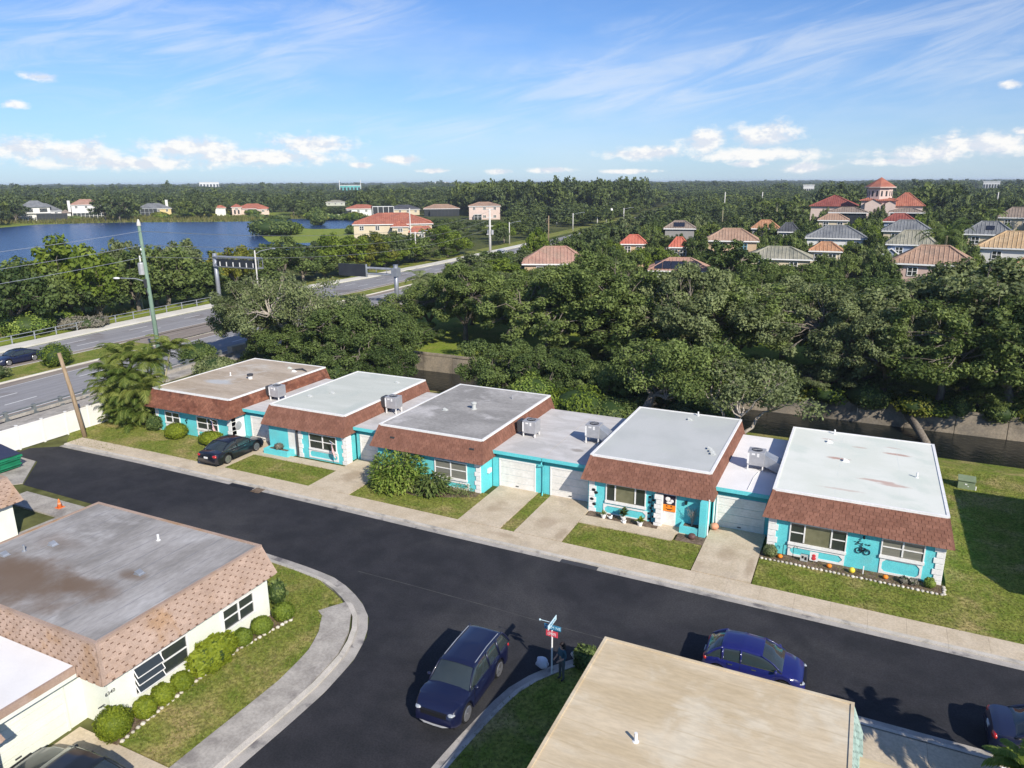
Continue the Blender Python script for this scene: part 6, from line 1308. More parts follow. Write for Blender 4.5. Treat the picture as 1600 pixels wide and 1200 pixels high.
slab('white warehouse on the skyline far right',1538,1562,1400,284,292,'w_white'); slab('low white store on the horizon above the estate',1520,1536,2200,283,289,'w_white'); slab('low pale building on the horizon near the middle',680,700,2600,285,290,'w_white')
slab('small white building peeping through the woods left of the church',1256,1272,900,290,297,'w_white')
# ---------------------------------------------------------------- vegetation
def leaves_np(cent, rad, per, size, sq=0.85, surf=0.5, upb=0.35, tints=None, rng=RNG, aspect=0.55):
    """leaf-sized faces spread through clumps: centres (n,3), radii (n,), per = leaves per clump"""
    n = len(cent); cnt = np.maximum(8,(per*(rad/rad.mean())**2)).astype(int); idx = np.repeat(np.arange(n), cnt); N = len(idx)
    d = rng.normal(size=(N,3)); d /= np.linalg.norm(d,axis=1)[:,None]
    rr = rng.uniform(0,1,N)**surf; p = cent[idx]+d*(rad[idx]*rr)[:,None]*np.array([1,1,sq])
    nrm = d*0.7+rng.normal(size=(N,3))*0.55+np.array([0,0,upb]); nrm /= np.linalg.norm(nrm,axis=1)[:,None]
    a = np.cross(nrm, rng.normal(size=(N,3))); a /= np.linalg.norm(a,axis=1)[:,None]; b = np.cross(nrm,a)
    s = size*rng.uniform(0.6,1.4,N)[:,None]; V = np.empty((N,4,3))
    V[:,0] = p-a*s; V[:,1] = p+b*s*aspect+nrm*s*0.12; V[:,2] = p+a*s; V[:,3] = p-b*s*aspect+nrm*s*0.12
    ct = rng.uniform(0.0,0.85,n) if tints is None else tints
    t = np.clip(ct[idx]*0.75+rng.uniform(0,0.42,N),0,1)
    return V.reshape(-1,3), np.arange(N*4).reshape(-1,4), t
def limb_pts(a, b, sag, k=5, wob=0.15, rng=random):
    a, b = Vector(a), Vector(b); L = (b-a).length; out = []
    for i in range(k+1):
        f = i/k; p = a.lerp(b,f); p.z += sag*L*math.sin(math.pi*f)
        if 0 < i < k: p += Vector((rng.uniform(-1,1),rng.uniform(-1,1),rng.uniform(-1,1)))*wob*L*0.2
        out.append(p)
    return out
def oak_proto(seed, Rd, H, ncl, per, size, bark, leafm, trunk=0.28, fork=0.22, low=-0.15, open_=0.0, clr=0.25, sides=5, lean=(0,0), limbs=6, hollow=0.35, lobe=1.0):
    rng = np.random.default_rng(seed); rr = random.Random(seed)
    z0 = H*0.56; rz = H*0.44; C = []; rad = []
    lob = [(rng.uniform(0,6.28),rng.uniform(0.10,0.28),k) for k in (2,3,5)]
    while len(C) < ncl:
        az = rng.uniform(0,2*math.pi); s_ = rng.uniform(math.sin(low*math.pi/2),1); el = math.asin(s_)
        f = 1+lobe*sum(a*math.sin(k*az+ph+el*2) for ph,a,k in lob)*0.8; q = rng.uniform(0.55,0.92)**0.7 if rng.uniform() > hollow else rng.uniform(0.2,0.6)
        c = np.array([Rd*f*q*math.cos(el)*math.cos(az)+lean[0], Rd*f*q*math.cos(el)*math.sin(az)+lean[1], z0+rz*q*math.sin(el)*(1+0.15*math.sin(3*az))])
        if c[2] < H*0.16: continue
        C.append(c); rad.append(Rd*clr*rng.uniform(0.6,1.25))
    C = np.array(C); rad = np.array(rad)
    V,F,t = leaves_np(C,rad,per*(1-open_),size,rng=rng)
    # twigs that stray out of the outline
    b = MB(); fk = Vector((lean[0]*0.25,lean[1]*0.25,H*fork)); tr = trunk
    b.tube([(0,0,-0.3),(0.04*H*rr.uniform(-1,1),0.03*H*rr.uniform(-1,1),H*fork*0.55),fk],[tr*1.35,tr,tr*0.9],8)
    heads = []
    for i in range(limbs):
        a = 2*math.pi*(i+rr.uniform(-0.25,0.25))/limbs; hd = Vector((fk.x+Rd*0.42*math.cos(a)+lean[0]*0.4, fk.y+Rd*0.42*math.sin(a)+lean[1]*0.4, H*rr.uniform(0.42,0.62)))
        P = limb_pts(fk-Vector((0,0,0.2)),hd,0.10,5,0.35,rr); b.tube(P,[tr*0.62*(1-0.5*j/5) for j in range(6)],6,False); heads.append(hd)
    for c, r_ in zip(C, rad):
        c = Vector(c); hd = min(heads, key=lambda h:(h-c).length); P = limb_pts(hd,c+Vector((0,0,r_*0.2)),0.06,4,0.4,rr)
        b.tube(P,[tr*0.30,tr*0.22,tr*0.15,tr*0.09,tr*0.04],sides,False)
        for _ in range(3 if open_ else 2):
            e_ = c+Vector((rr.uniform(-1,1),rr.uniform(-1,1),rr.uniform(-0.3,1)))*r_*0.9; b.tube([P[3],(P[3]+e_)/2+Vector((0,0,r_*0.1)),e_],[tr*0.10,tr*0.06,tr*0.02],3,False)
    to = b.build('trunk',bark,None,smooth=True); co = np_mesh('crown',V,F,leafm,t); tm, cm = to.data, co.data
    bpy.data.objects.remove(to); bpy.data.objects.remove(co); return (tm, cm, Rd, H)
def plant_tree(proto, name, label, x, y, sR=1.0, sH=1.0, rz=0.0, group=None, cat='tree', z=0.0):
    tm, cm, Rd, H = proto; r = thing(name,label,cat,(x,y,z),rz,group); r.scale = (sR,sR,sH)
    for nm, me in (('trunk',tm),('crown',cm)):
        o = bpy.data.objects.new(nm, me); COL.objects.link(o); o.parent = r
    return r
def to_px(x, y, z):
    a, b_ = math.cos(HEAD), math.sin(HEAD); X = x*a-y*b_; Y = x*b_+y*a; c, s_ = math.cos(PITCH), math.sin(PITCH); Z0 = z-CAM_H
    u = X; w = Y*c-Z0*s_; v = -(Y*s_+Z0*c); u2 = u*math.cos(ROLL)-v*math.sin(ROLL); v2 = u*math.sin(ROLL)+v*math.cos(ROLL)
    return 800+FPX*u2/w, 600+FPX*v2/w
def swap_leaf(proto, leafm):
    tm, cm, Rd, H = proto; c = cm.copy(); c.materials[0] = MATS[leafm]; return (tm, c, Rd, H)
OAK = [oak_proto(100+i, 5.6, 8.6+0.5*(i%3), 150+12*i, 230, 0.125, 'bark', 'leaf_oak', clr=0.135, limbs=6+i%2, low=-0.45, hollow=0.22, lobe=1.5) for i in range(5)]
OAKG = [swap_leaf(OAK[i],'leaf_oak_grey') for i in (0,2,4)]; OAKB = [swap_leaf(OAK[i],'leaf_bright') for i in (1,3)]
DARK = [oak_proto(200+i, 4.2, 7.4, 60, 380, 0.13, 'bark', 'leaf_dark', clr=0.23, low=-0.45, hollow=0.25) for i in range(2)]
MID = [oak_proto(300+i, 5.0, 8.5, 42, 130, 0.27, 'bark', 'leaf_oak', clr=0.23, sides=3, low=-0.25) for i in range(4)]
MIDB = [swap_leaf(MID[i],'leaf_bright') for i in range(4)]; MIDY = [swap_leaf(MID[i],'leaf_yellow') for i in range(2)]; MIDD = [swap_leaf(MID[i],'leaf_dark') for i in range(4)]; MIDG = [swap_leaf(MID[i],'leaf_oak_grey') for i in range(2)]
FAR = [oak_proto(400+i, 5.4, 9.5, 26, 44, 0.55, 'bark', 'leaf_far', clr=0.28, sides=3, low=-0.35) for i in range(4)]
FARB = [swap_leaf(FAR[i],'leaf_far_oak') for i in range(4)]; FARY = [swap_leaf(FAR[i],'leaf_far_bright') for i in range(3)]

def tree_at(protos, px, D, top, Rm, name, label, group=None, k=0, cat='tree'):
    p = AD(px,D,top); pr = protos[k%len(protos)]; h = max(2.2,p.z); return plant_tree(pr,name,label,p.x,p.y,Rm/pr[2],h/pr[3],RNG.uniform(0,6.28),group,cat)
# the live oaks along the far bank of the canal, and behind the villas: each told apart by what it stands by
near = [
 (OAK,  668,96,442, 4.2,'large oak at the left end of the oak belt, right of the gantry post'),
 (OAKG, 735,100,420, 5.0,'grey-green oak overhanging the near verge of the highway'),
 (OAK,  725,89,415, 5.2,'oak whose low branches hang over the sunny grass by the canal'),
 (OAK,800,92,424, 5.6,'spreading oak in front of the blotched pinkish roof, to its left'),
 (OAK,  872,100,421, 5.2,'oak in front of the blotched pinkish roof, below its eave'),
 (OAKG, 935,98,402, 5.2,'tall oak between the pinkish roof and the solar panels'),
 (OAK,  858,80,410, 7.3,'dark-limbed oak on the far bank behind the dark grey roof'),
 (OAK, 930,78,420, 7.1,'oak on the far bank behind the twin garages'),
 (OAK, 1010,104,438, 5.4,'oak just below the solar panels'),
 (OAKG,1080,104,442, 5.0,'oak below the pink-tiled gable'),
 (OAK, 1000,78,438, 6.8,'oak on the far bank straight behind the plain bluish roof'),
 (OAKG,1085,76,426, 7.3,'full green oak on the far bank right of the leaning trunk'),
 (OAK, 1160,78,434, 6.8,'oak over the canal wall behind the gap between the bluish and white roofs'),
 (OAKG,1235,82,426, 6.6,'oak on the far bank above the left corner of the white roof'),
 (OAK, 1255,112,408, 6.0,'bushy oak right of the low olive-tiled roof'),
 (DARK,1345,104,425, 6.2,'very dark oak shading the strip of bright grass'),
 (OAKG,1330,76,453, 6.3,'grey twiggy oak on the far bank straight above the white roof'),
 (OAK, 1425,110,442, 5.6,'oak under the long pale orange roof'),
 (OAKG,1400,72,493, 5.5,'low oak leaning over the canal wall above the right end of the white roof'),
 (OAK, 1500,94,428, 5.8,'broad oak below the right end of the pale orange roof'),
 (OAKG,1560,80,390, 8.1,'broad grey oak near the right edge'),
 (OAK, 1490,72,488, 6.1,'drooping oak over the canal wall near the right edge'),
 (OAK, 1600,72,448, 6.8,'oak cut by the right edge above the canal wall'),
 (OAKB,1570,100,408, 5.0,'bright oak below the yellow-brown roof'),
 (OAK, 1190,108,412, 5.0,'oak in front of the low olive-tiled roof'),
 (OAK, 1130,102,440, 4.4,'oak right of the pink-tiled gable, below the dark rounded tree'),
]
for i,(pr,px,D,top,Rm,lab) in enumerate(near): tree_at(pr,px,D,top+((-20,10,-4,16,-14,2,12)[i%7] if D <= 94 else (0,-6,4)[i%3]),Rm*(1.22,1.02,1.14,1.0,1.2)[i%5],'oak_tree',lab,'oaks along the canal',i)
for i,(px,D,top,Rm,lab) in enumerate([(555,76,478,4.4,'dark dense tree behind the gap between the tan and mint roofs'),(608,78,486,4.0,'dark dense tree behind the right corner of the mint roof'),(520,80,478,3.6,'dark dense tree just right of the white-limbed tree'),(655,88,500,2.6,'small dark tree at the left end of the sunny canal grass'),(590,88,482,3.8,'dark tree standing in front of the gantry post')]):
    tree_at(DARK,px,D,top,Rm,'evergreen_tree',lab,'dark trees behind the villas',i)
WL = oak_proto(501, 6.4, 9.4, 70, 330, 0.12, 'bark_pale', 'leaf_oak_grey', trunk=0.34, fork=0.20, open_=0.25, clr=0.19, low=-0.05, hollow=0.2, limbs=5)
p = AD(466,82,430); plant_tree(WL,'pale_tree','grey-leaved tree with bare white limbs behind the tan roof',p.x-1.5,p.y,1.05,p.z/9.4,0.6)
p = AD(385,86,452); plant_tree(OAKG[1],'pale_tree','greyish tree at the near edge of the highway left of the white-limbed tree',p.x,p.y,0.85,p.z/8.6,2.1)
LN = oak_proto(502, 5.6, 8.6, 60, 400, 0.13, 'bark', 'leaf_oak', trunk=0.36, fork=0.45, clr=0.22, lean=(2.4,2.6), low=0.0, limbs=5)
p = AY(1006,630,52.6); plant_tree(LN,'leaning_tree','tree with a thick dark leaning trunk right behind the bluish roof',p.x,52.6,0.95,0.86,0.0)
SL = oak_proto(503, 4.6, 8.0, 46, 260, 0.125, 'bark_pale', 'leaf_oak_grey', trunk=0.26, fork=0.20, clr=0.22, open_=0.25, low=0.15, limbs=4, lean=(0.8,1.5))
p = AY(1150,672,51.4); plant_tree(SL,'slender_tree','tree with slender pale stems forking beside the back corner of the bluish roof',p.x,51.4,1.0,0.82,0.4)
MG = oak_proto(504, 3.2, 9.0, 44, 150, 0.24, 'bark', 'leaf_dark', clr=0.27, low=-0.7, trunk=0.3, fork=0.25)
p = AD(1144,136,370); plant_tree(MG,'magnolia_tree','dark rounded tree standing alone before the two-storey tan house',p.x,p.y,1.35,p.z/9.0,0)
# leaning bare trunk on the canal wall
q = G(1449,690,-1.7); q2 = AY(1416,645,70.2); b = MB(); b.tube([(q.x,q.y,-1.9),((q.x+q2.x)/2,(q.y+q2.y)/2,(q2.z-1.9)/2+0.12),(q2.x,q2.y,q2.z)],[0.30,0.34,0.30],8); tag(b.build('fallen_trunk','bark',smooth=True),'thick grey trunk lying down the canal wall behind the white roof','tree trunk')
# trees beyond the highway, left
west = [(MIDB,92,112,374,6.2,'bright green tall tree before the lake near the left edge'),(MID,40,118,404,5.4,'dull green tree before the lake at the left edge'),(MIDD,8,112,414,5.0,'dark tree cut by the left edge beyond the highway'),(MIDB,135,122,396,4.4,'bright rounded tree right of the tallest green one'),
 (MID,205,126,398,5.2,'dark tree right behind the green pole'),(MIDG,192,134,374,4.0,'thin greyish tree left of the green pole top'),(MID,250,126,384,5.6,'wide tree right of the green pole'),(MIDG,275,140,374,4.6,'greyish tree with bare twigs by the water right of the green pole'),(MIDD,300,128,402,5.2,'dark tree left of the truss gantry'),
 (MIDY,362,138,384,5.0,'yellowish rounded tree behind the truss gantry'),(MIDD,330,122,430,4.6,'dark low tree at the foot of the truss gantry'),(MID,395,138,402,5.2,'tree right of the cream lamp post'),(MID,435,140,372,5.6,'tall dark tree between lamp post and ponds'),(MIDD,470,145,390,5.2,'dark tree left of the blue pond gap'),
 (MIDB,395,150,425,4.4,'low bright tree right of the truss gantry'),(MIDB,530,150,362,5.6,'light green tree before the ponds'),(MIDY,575,165,366,5.2,'yellow-green tree below the big red roof'),(MIDB,620,160,372,5.4,'light green tree below the red-roofed entrance'),(MID,505,135,408,4.8,'dark tree behind the black sign panel'),
 (MIDY,555,150,392,4.8,'yellowish tree above the black sign panel'),(MIDB,600,145,396,4.6,'light green tree just right of the black sign panel'),(MID,650,165,374,5.0,'tree at the foot of the grey double pole'),(MIDB,690,180,352,5.6,'leafy tree left of the white pole'),(MID,660,150,398,4.6,'dark bush-like tree right of the double pole foot'),
 (MIDB,715,165,372,5.0,'bright tree left of the far white SUV'),(MIDD,180,135,415,4.6,'dark tree behind the chain-link plot'),(MIDD,240,118,432,5.0,'very dark tree right of the green pole, low down'),
 (MIDD,70,112,428,4.4,'dark tree left of the bare grey tree'),(MIDD,150,118,438,4.0,'dark tree right of the bare grey tree'),(MIDD,285,112,445,4.2,'dark tree low beside the far bridge pavement'),(MIDB,700,132,432,3.4,'pale bush-like tree on the highway verge right of the black sign')]
for i,(pr,px,D,top,Rm,lab) in enumerate(west):
    while True:                                                 # keep clear of the far pavement
        p = AD(px,D)
        if p.x < hwx(p.y,2)-4.5-Rm*0.55: break
        D += 2
    tree_at(pr,px,D,top,Rm,'verge_tree',lab,'trees beyond the highway',i)
DT = oak_proto(505, 4.6, 8.0, 46, 60, 0.14, 'bark_pale', 'leaf_moss', trunk=0.26, fork=0.34, open_=0.1, clr=0.20, limbs=6)
p = AD(121,129,432); plant_tree(DT,'bare_tree','bare grey tree hung with moss on the sunny clearing beyond the highway',p.x,p.y,0.95,p.z/8.0,0)

for i,(y,dx,top,Rm,lab) in enumerate([(104,5.0,430,3.8,'small tree on the near highway verge just right of the gantry post'),(112,5.5,412,4.6,'rounded tree on the near verge past the gantry post'),(122,5.0,397,5.2,'tall tree on the near verge hiding the highway past the gantry'),(133,5,392,5.2,'second tall tree on the near verge hiding the highway past the gantry'),(145,6,390,4.8,'tree on the near verge left of the pinkish roof'),(118,11,404,5.2,'tree standing back from the near verge past the gantry post'),(138,12,394,5.2,'tree between the near verge and the pinkish roof')]):
    x = hwx(y,1)+dx; q = to_px(x,y,0); tt = AD(q[0],math.hypot(x,y),top); pr = (MID,MIDB,MIDG,MIDD)[i%4][i%2]
    plant_tree(pr,'verge_tree',lab,x,y,Rm/pr[2],max(3.2,tt.z)/pr[3],i*1.3,'trees on the near highway verge')
# what stands where in the photo, so that woods are not planted in front of it: (px0, py0, px1, py1, range)
VIS = [(1370,378,1545,418,128),(815,378,925,420,135),(1005,386,1115,432,140),(1163,378,1275,408,142),(1100,352,1195,400,165),(965,364,1012,384,172),(1045,371,1078,388,165),(1035,339,1090,366,205),(1178,341,1214,366,205),(1213,342,1250,366,200),(1258,343,1356,378,178),(1262,370,1320,392,152),
       (1378,344,1460,364,190),(1380,354,1465,386,163),(1500,346,1585,376,170),(1530,366,1640,402,148),(1560,318,1640,345,235),(1293,318,1358,334,245),(1276,330,1328,346,225),(1388,322,1446,334,240),(1382,333,1434,350,215),
       (28,312,98,348,480),(105,308,158,343,470),(209,316,270,340,455),(333,314,422,338,440),(508,312,545,320,400),(540,314,594,338,340),(578,318,618,336,300),(604,315,660,336,315),(660,314,720,338,300),(730,311,784,342,290),(548,329,686,364,245),(1262,304,1345,326,285),(1345,270,1436,326,285),
       (0,340,420,372,420),(425,340,580,360,330),(408,360,560,372,260),(742,385,800,415,175),(480,432,640,486,100),(310,284,345,292,2600),(528,287,566,297,1500),(1518,282,1564,294,1400),(1254,289,1274,297,900),(755,325,775,405,205)]
VIS = [v for v in VIS if not (v[4] in (480,470,455,440,400,340,315,290) or v[:2] == (660,314))]+VISX
def ang(px, D, h): return 600+0  # (kept simple: rows come from AD)
K0 = Vector((math.sin(HEAD),math.cos(HEAD)))
def clear(px, D, R_, h):
    """False where a tree of that size would stand before something that shows in the photo, or in water or on a house"""
    p = AD(px,D); _, top = to_px(p.x,p.y,h); _, bot = to_px(p.x,p.y,0); w = R_*FPX/D
    for (a,b0,c,d,Dv) in VIS:
        if D < Dv+6 and px+w*0.8 > a and px-w*0.8 < c and top < d and bot > b0: return False
        if abs(D-Dv-8) < 16 and a-4 < px < c+4: return False
    return True
def inpoly(poly, x, y):
    s_ = False; j = len(poly)-1
    for i in range(len(poly)):
        if (poly[i][1] > y) != (poly[j][1] > y) and x < (poly[j][0]-poly[i][0])*(y-poly[i][1])/(poly[j][1]-poly[i][1])+poly[i][0]: s_ = not s_
        j = i
    return s_
def on_road(p, m=4): return -60 < p.y < 620 and hwx(p.y,2)-m < p.x < hwx(p.y,1)+m
placed = []; TREES = []
def wood(n, D0, D1, px0, px1, protos, R0, R1, h0, h1, sep, name, labf, tries=60):
    k = 0
    for _ in range(n*tries):
        if k >= n: break
        D = math.sqrt(RNG.uniform(D0*D0,D1*D1)); px = RNG.uniform(px0,px1); R_ = RNG.uniform(R0,R1); h = RNG.uniform(h0,h1); p = AD(px,D)
        while h > h0*0.5 and not clear(px,D,R_,h): h -= 0.6
        if not clear(px,D,R_,h) or on_road(p) or inpoly(LAKE,p.x,p.y) or inpoly(POND2,p.x,p.y): continue
        if any((p.x-q[0])**2+(p.y-q[1])**2 < (sep*(R_+q[2])*0.5)**2 for q in placed): continue
        placed.append((p.x,p.y,R_)); prs = protos[int(RNG.integers(len(protos)))]; pr = prs[int(RNG.integers(len(prs)))]; lab, grp = labf(px,D)
        TREES.append((plant_tree(pr,name,lab,p.x,p.y,R_/pr[2],h/pr[3],RNG.uniform(0,6.28),grp),px,D)); k += 1
    return k
def est_label(px,D):
    if px < 960: return 'leafy tree in the wood behind the oaks, left of the scarlet roofs','wood left of the scarlet roofs'
    if px < 1270: return 'tree among the roofs in the left half of the estate','trees in the left half of the estate'
    return 'tree among the roofs in the right half of the estate','trees in the right half of the estate'
def far_label(px,D):
    if px < 430: return 'tree in the wood behind the far shore of the lake','wood behind the lake'
    if px < 800: return 'tree in the wood around the red-roofed houses beyond the highway','wood around the red roofs'
    if px < 1250: return 'far tree in the wood above the solar-panelled roofs','wood above the solar panels'
    return 'far tree in the wood around the bell tower','wood around the bell tower'
nf = 0
for (hx,hw_,he,hD) in FRONT:                                    # garden trees close round each estate house
    cand = [(hx+RNG.uniform(-0.55,0.55)*hw_, hD-RNG.uniform(6,11), he+RNG.uniform(5,13), RNG.uniform(2.0,3.2)) for _ in range(2+int(hw_/45))]
    cand += [(hx+s_*(hw_/2+RNG.uniform(5,16)), hD+RNG.uniform(-6,5), he-RNG.uniform(-4,16), RNG.uniform(2.0,3.4)) for s_ in (-1,1,-1)]
    for (px,D,top,R_) in cand:
        p = AD(px,D,top); h = max(2.2,p.z)
        while h > 1.8 and not all(not (D < v[4]-3 and px+R_*FPX/D*0.7 > v[0] and px-R_*FPX/D*0.7 < v[2] and to_px(p.x,p.y,h)[1] < v[3]-2) for v in VIS): h -= 0.4
        if h <= 1.8 or on_road(p): continue
        placed.append((p.x,p.y,R_)); prs = (MID,MID,MIDD,MIDB,MIDG)[int(RNG.integers(5))]; pr = prs[int(RNG.integers(len(prs)))]; lab, grp = est_label(px,D)
        TREES.append((plant_tree(pr,'garden_tree',lab,p.x,p.y,R_/pr[2],h/pr[3],RNG.uniform(0,6.28),grp),px,D)); nf += 1
n1 = wood(50,104,245,780,1640,[MID,MID,MIDD,MIDB,MIDG],2.8,5.2,5.5,9.5,0.75,'garden_tree',est_label)
n2 = wood(26,235,520,-30,1640,[FAR,FARB,FARY],4.5,7.5,8,12.5,0.8,'wood_tree',far_label)
ORD = ['first','second','third','fourth','fifth','sixth','seventh','eighth','ninth','tenth','eleventh','twelfth','thirteenth','fourteenth','fifteenth','sixteenth','seventeenth','eighteenth','nineteenth','twentieth']
ORD += ['twenty-'+q for q in ORD[:9]]
def name_by_neighbour():
    bins = {}
    for o, px, D in TREES:                                      # each told by the nearest house and its place in the row there
        a = min(ANCH, key=lambda q: ((q[0]-px)*q[1]/FPX)**2+(q[1]-D)**2); rel = 'in front of' if D < a[1]-3 else ('behind' if D > a[1]+9 else 'beside'); bins.setdefault((rel,a[2]),[]).append((px,o))
    for (rel, sh), L in bins.items():
        L.sort(key=lambda q: q[0])
        for i, (px, o) in enumerate(L): o['label'] = ('lone tree %s the %s' % (rel,sh)) if len(L) == 1 else '%s tree from the left %s the %s' % (ORD[i],rel,sh)
name_by_neighbour()
for i,(px,D,top,lab) in enumerate([(182,440,303,'big dark tree on the lake shore between the red and the yellow lake house'),(160,455,306,'dark tree overlapping the right side of the red-roofed lake house'),(20,465,314,'dark tree left of the leftmost lake house'),(292,500,300,'tall pine-like tree right of the yellow lake house'),(312,505,300,'second tall pine-like tree right of the yellow lake house')]):
    tree_at(FAR,px,D,top,7.5 if i < 2 else 6.5,'shore_tree',lab,'trees on the lake shore',i)
# the rest of the forest up to the horizon: one mass of instances of a few crowns
def forest():
    pts = []; sc = []; rot = []; idx = []
    def fill(D0,D1,n,R0,R1,h0,h1):
        D = np.sqrt(RNG.uniform(D0*D0,D1*D1,n)); px = RNG.uniform(-350,1950,n)
        for d, x in zip(D, px):
            p = AD(x,d); R_ = RNG.uniform(R0,R1); hh = RNG.uniform(h0,h1)
            clump = 0.5+0.5*math.sin(p.x*0.013+1.3*math.sin(p.y*0.009)); hh *= 0.72+0.5*clump
            if inpoly(LAKE,p.x,p.y) or inpoly(POND2,p.x,p.y) or on_road(p,3): continue
            
            if d < 2700:
                while hh > 3.0 and not clear(x,d,R_*0.8,hh): hh -= 1.0
                if not clear(x,d,R_*0.8,hh): continue
            pts.append((p.x,p.y,0.0)); sc.append((R_/5.4,R_/5.4,hh/9.5)); rot.append((0,0,RNG.uniform(0,6.28))); idx.append(int(RNG.integers(11)) if RNG.uniform() < 0.45 else int(RNG.integers(5) if clump > 0.5 else 3+RNG.integers(5)))
    fill(150,330,650,3.0,5.0,4.5,8.0); fill(330,560,1700,4.5,7.0,7,12); fill(560,1100,4200,6,9,9,13.5); fill(1100,2200,5200,9,15,10,14.5); fill(2200,5200,5200,18,32,11,17); fill(420,620,0,5,7,15,19); fill(800,2600,260,9,16,14.5,19)
    for _ in range(260):                                        # the tall pines of the middle distance
        x = RNG.uniform(720,1010); d = RNG.uniform(420,640); p = AD(x,d); R_ = RNG.uniform(5.5,8.5)
        if clear(x,d,R_,17) and not on_road(p,3): pts.append((p.x,p.y,0)); sc.append((R_/5.4,R_/5.4,RNG.uniform(15,20.5)/9.5)); rot.append((0,0,RNG.uniform(0,6.28))); idx.append(int(RNG.integers(8)))
    for _ in range(60):
        x = RNG.choice([RNG.uniform(1270,1350),RNG.uniform(1440,1500)]); d = RNG.uniform(360,520); p = AD(x,d); R_ = RNG.uniform(6,9)
        if clear(x,d,R_,15): pts.append((p.x,p.y,0)); sc.append((R_/5.4,R_/5.4,RNG.uniform(13,17)/9.5)); rot.append((0,0,RNG.uniform(0,6.28))); idx.append(int(RNG.integers(8)))
    me = bpy.data.meshes.new('distant_forest'); me.from_pydata(pts,[],[])
    for nm, data, typ in (('sc',sc,'FLOAT_VECTOR'),('rot',rot,'FLOAT_VECTOR')):
        a = me.attributes.new(nm,typ,'POINT'); a.data.foreach_set('vector', np.array(data,np.float32).ravel())
    a = me.attributes.new('pick','INT','POINT'); a.data.foreach_set('value', np.array(idx,np.int32))
    o = bpy.data.objects.new('distant_forest',me); COL.objects.link(o); o['kind'] = 'stuff'
    ng = bpy.data.node_groups.new('forest','GeometryNodeTree'); ng.interface.new_socket('Geometry',in_out='INPUT',socket_type='NodeSocketGeometry'); ng.interface.new_socket('Geometry',in_out='OUTPUT',socket_type='NodeSocketGeometry')
    N, L = ng.nodes, ng.links; gi = N.new('NodeGroupInput'); go = N.new('NodeGroupOutput'); ins = N.new('GeometryNodeInstanceOnPoints'); g2i = N.new('GeometryNodeGeometryToInstance')
    src = []
    for pr in FAR+FARB+FARY:
        q = next((x for x in bpy.data.objects if x.name.startswith('crown') and x.data == pr[1]), None)
        if q is None: continue
        oi = N.new('GeometryNodeObjectInfo'); oi.inputs['Object'].default_value = q; oi.transform_space = 'ORIGINAL'; src.append(oi)
    for oi in reversed(src): L.new(oi.outputs['Geometry'], g2i.inputs[0])
    def att(nm, typ): n = N.new('GeometryNodeInputNamedAttribute'); n.data_type = typ; n.inputs['Name'].default_value = nm; return n.outputs['Attribute']
    ins.inputs['Pick Instance'].default_value = True
    L.new(gi.outputs[0],ins.inputs['Points']); L.new(g2i.outputs[0],ins.inputs['Instance']); L.new(att('pick','INT'),ins.inputs['Instance Index'])
    L.new(att('rot','FLOAT_VECTOR'),ins.inputs['Rotation']); L.new(att('sc','FLOAT_VECTOR'),ins.inputs['Scale']); L.new(ins.outputs[0],go.inputs[0])
    md = o.modifiers.new('forest','NODES'); md.node_group = ng
    print('forest', len(pts), 'trees', nf, n1, n2, 'sources', len(src))
forest()

# ---------------------------------------------------------------- shrubs and garden plants
def bush_mesh(seed, Rd, H, n, size, m, lump=7, core=True):
    rng = np.random.default_rng(seed); C = [np.array([0,0,H*0.5])]; rad = [1.0]
    d = rng.normal(size=(n,3)); d /= np.linalg.norm(d,axis=1)[:,None]; am = 0.045 if size < 0.065 else 0.10; f = 1+am*np.sin(lump*d[:,0]+seed)+am*np.sin(lump*d[:,1]*1.3+2*seed)
    rr = rng.uniform(0.80,1.03,n)*f; p = d*rr[:,None]*np.array([Rd,Rd,H*0.52])+np.array([0,0,H*0.5]); p[:,2] = np.maximum(p[:,2],0.02)
    nrm = d*(1.3 if size < 0.065 else 0.9)+rng.normal(size=(n,3))*0.45; nrm /= np.linalg.norm(nrm,axis=1)[:,None]; a = np.cross(nrm,rng.normal(size=(n,3))); a /= np.linalg.norm(a,axis=1)[:,None]; b = np.cross(nrm,a)
    s = size*rng.uniform(0.6,1.4,n)[:,None]; V = np.empty((n,4,3)); V[:,0] = p-a*s; V[:,1] = p+b*s*0.55; V[:,2] = p+a*s; V[:,3] = p-b*s*0.55
    t = np.clip(rng.uniform(0.1,0.9,n)+0.15*np.sin(4*d[:,0]+seed),0,1); o = np_mesh('foliage',V.reshape(-1,3),np.arange(n*4).reshape(-1,4),m,t); me = o.data; bpy.data.objects.remove(o)
    b_ = MB(); b_.ball((0,0,H*0.5),1.0,12,8,(Rd*0.9,Rd*0.9,H*0.46)); c = b_.build('core',m if size < 0.065 else 'leaf_dark',None,smooth=True); cm = c.data; bpy.data.objects.remove(c); return me, cm
def bush(name,label,x,y,Rd,H,m='leaf_hedge',n=2600,size=0.06,z=0.1,group=None,sx=1.0,rz=0.0,seed=None,lump=7):
    me, cm = bush_mesh(seed if seed is not None else int(x*37+y*11)%997,Rd,H,n,size,m,lump); r = thing(name,label,'shrub',(x,y,z),rz,group); r.scale = (sx,1,1)
    for nm, q in (('foliage',me),('branches',cm)): o = bpy.data.objects.new(nm,q); COL.objects.link(o); o.parent = r
    return r
HG = 'clipped bushes before the cream corner villa'
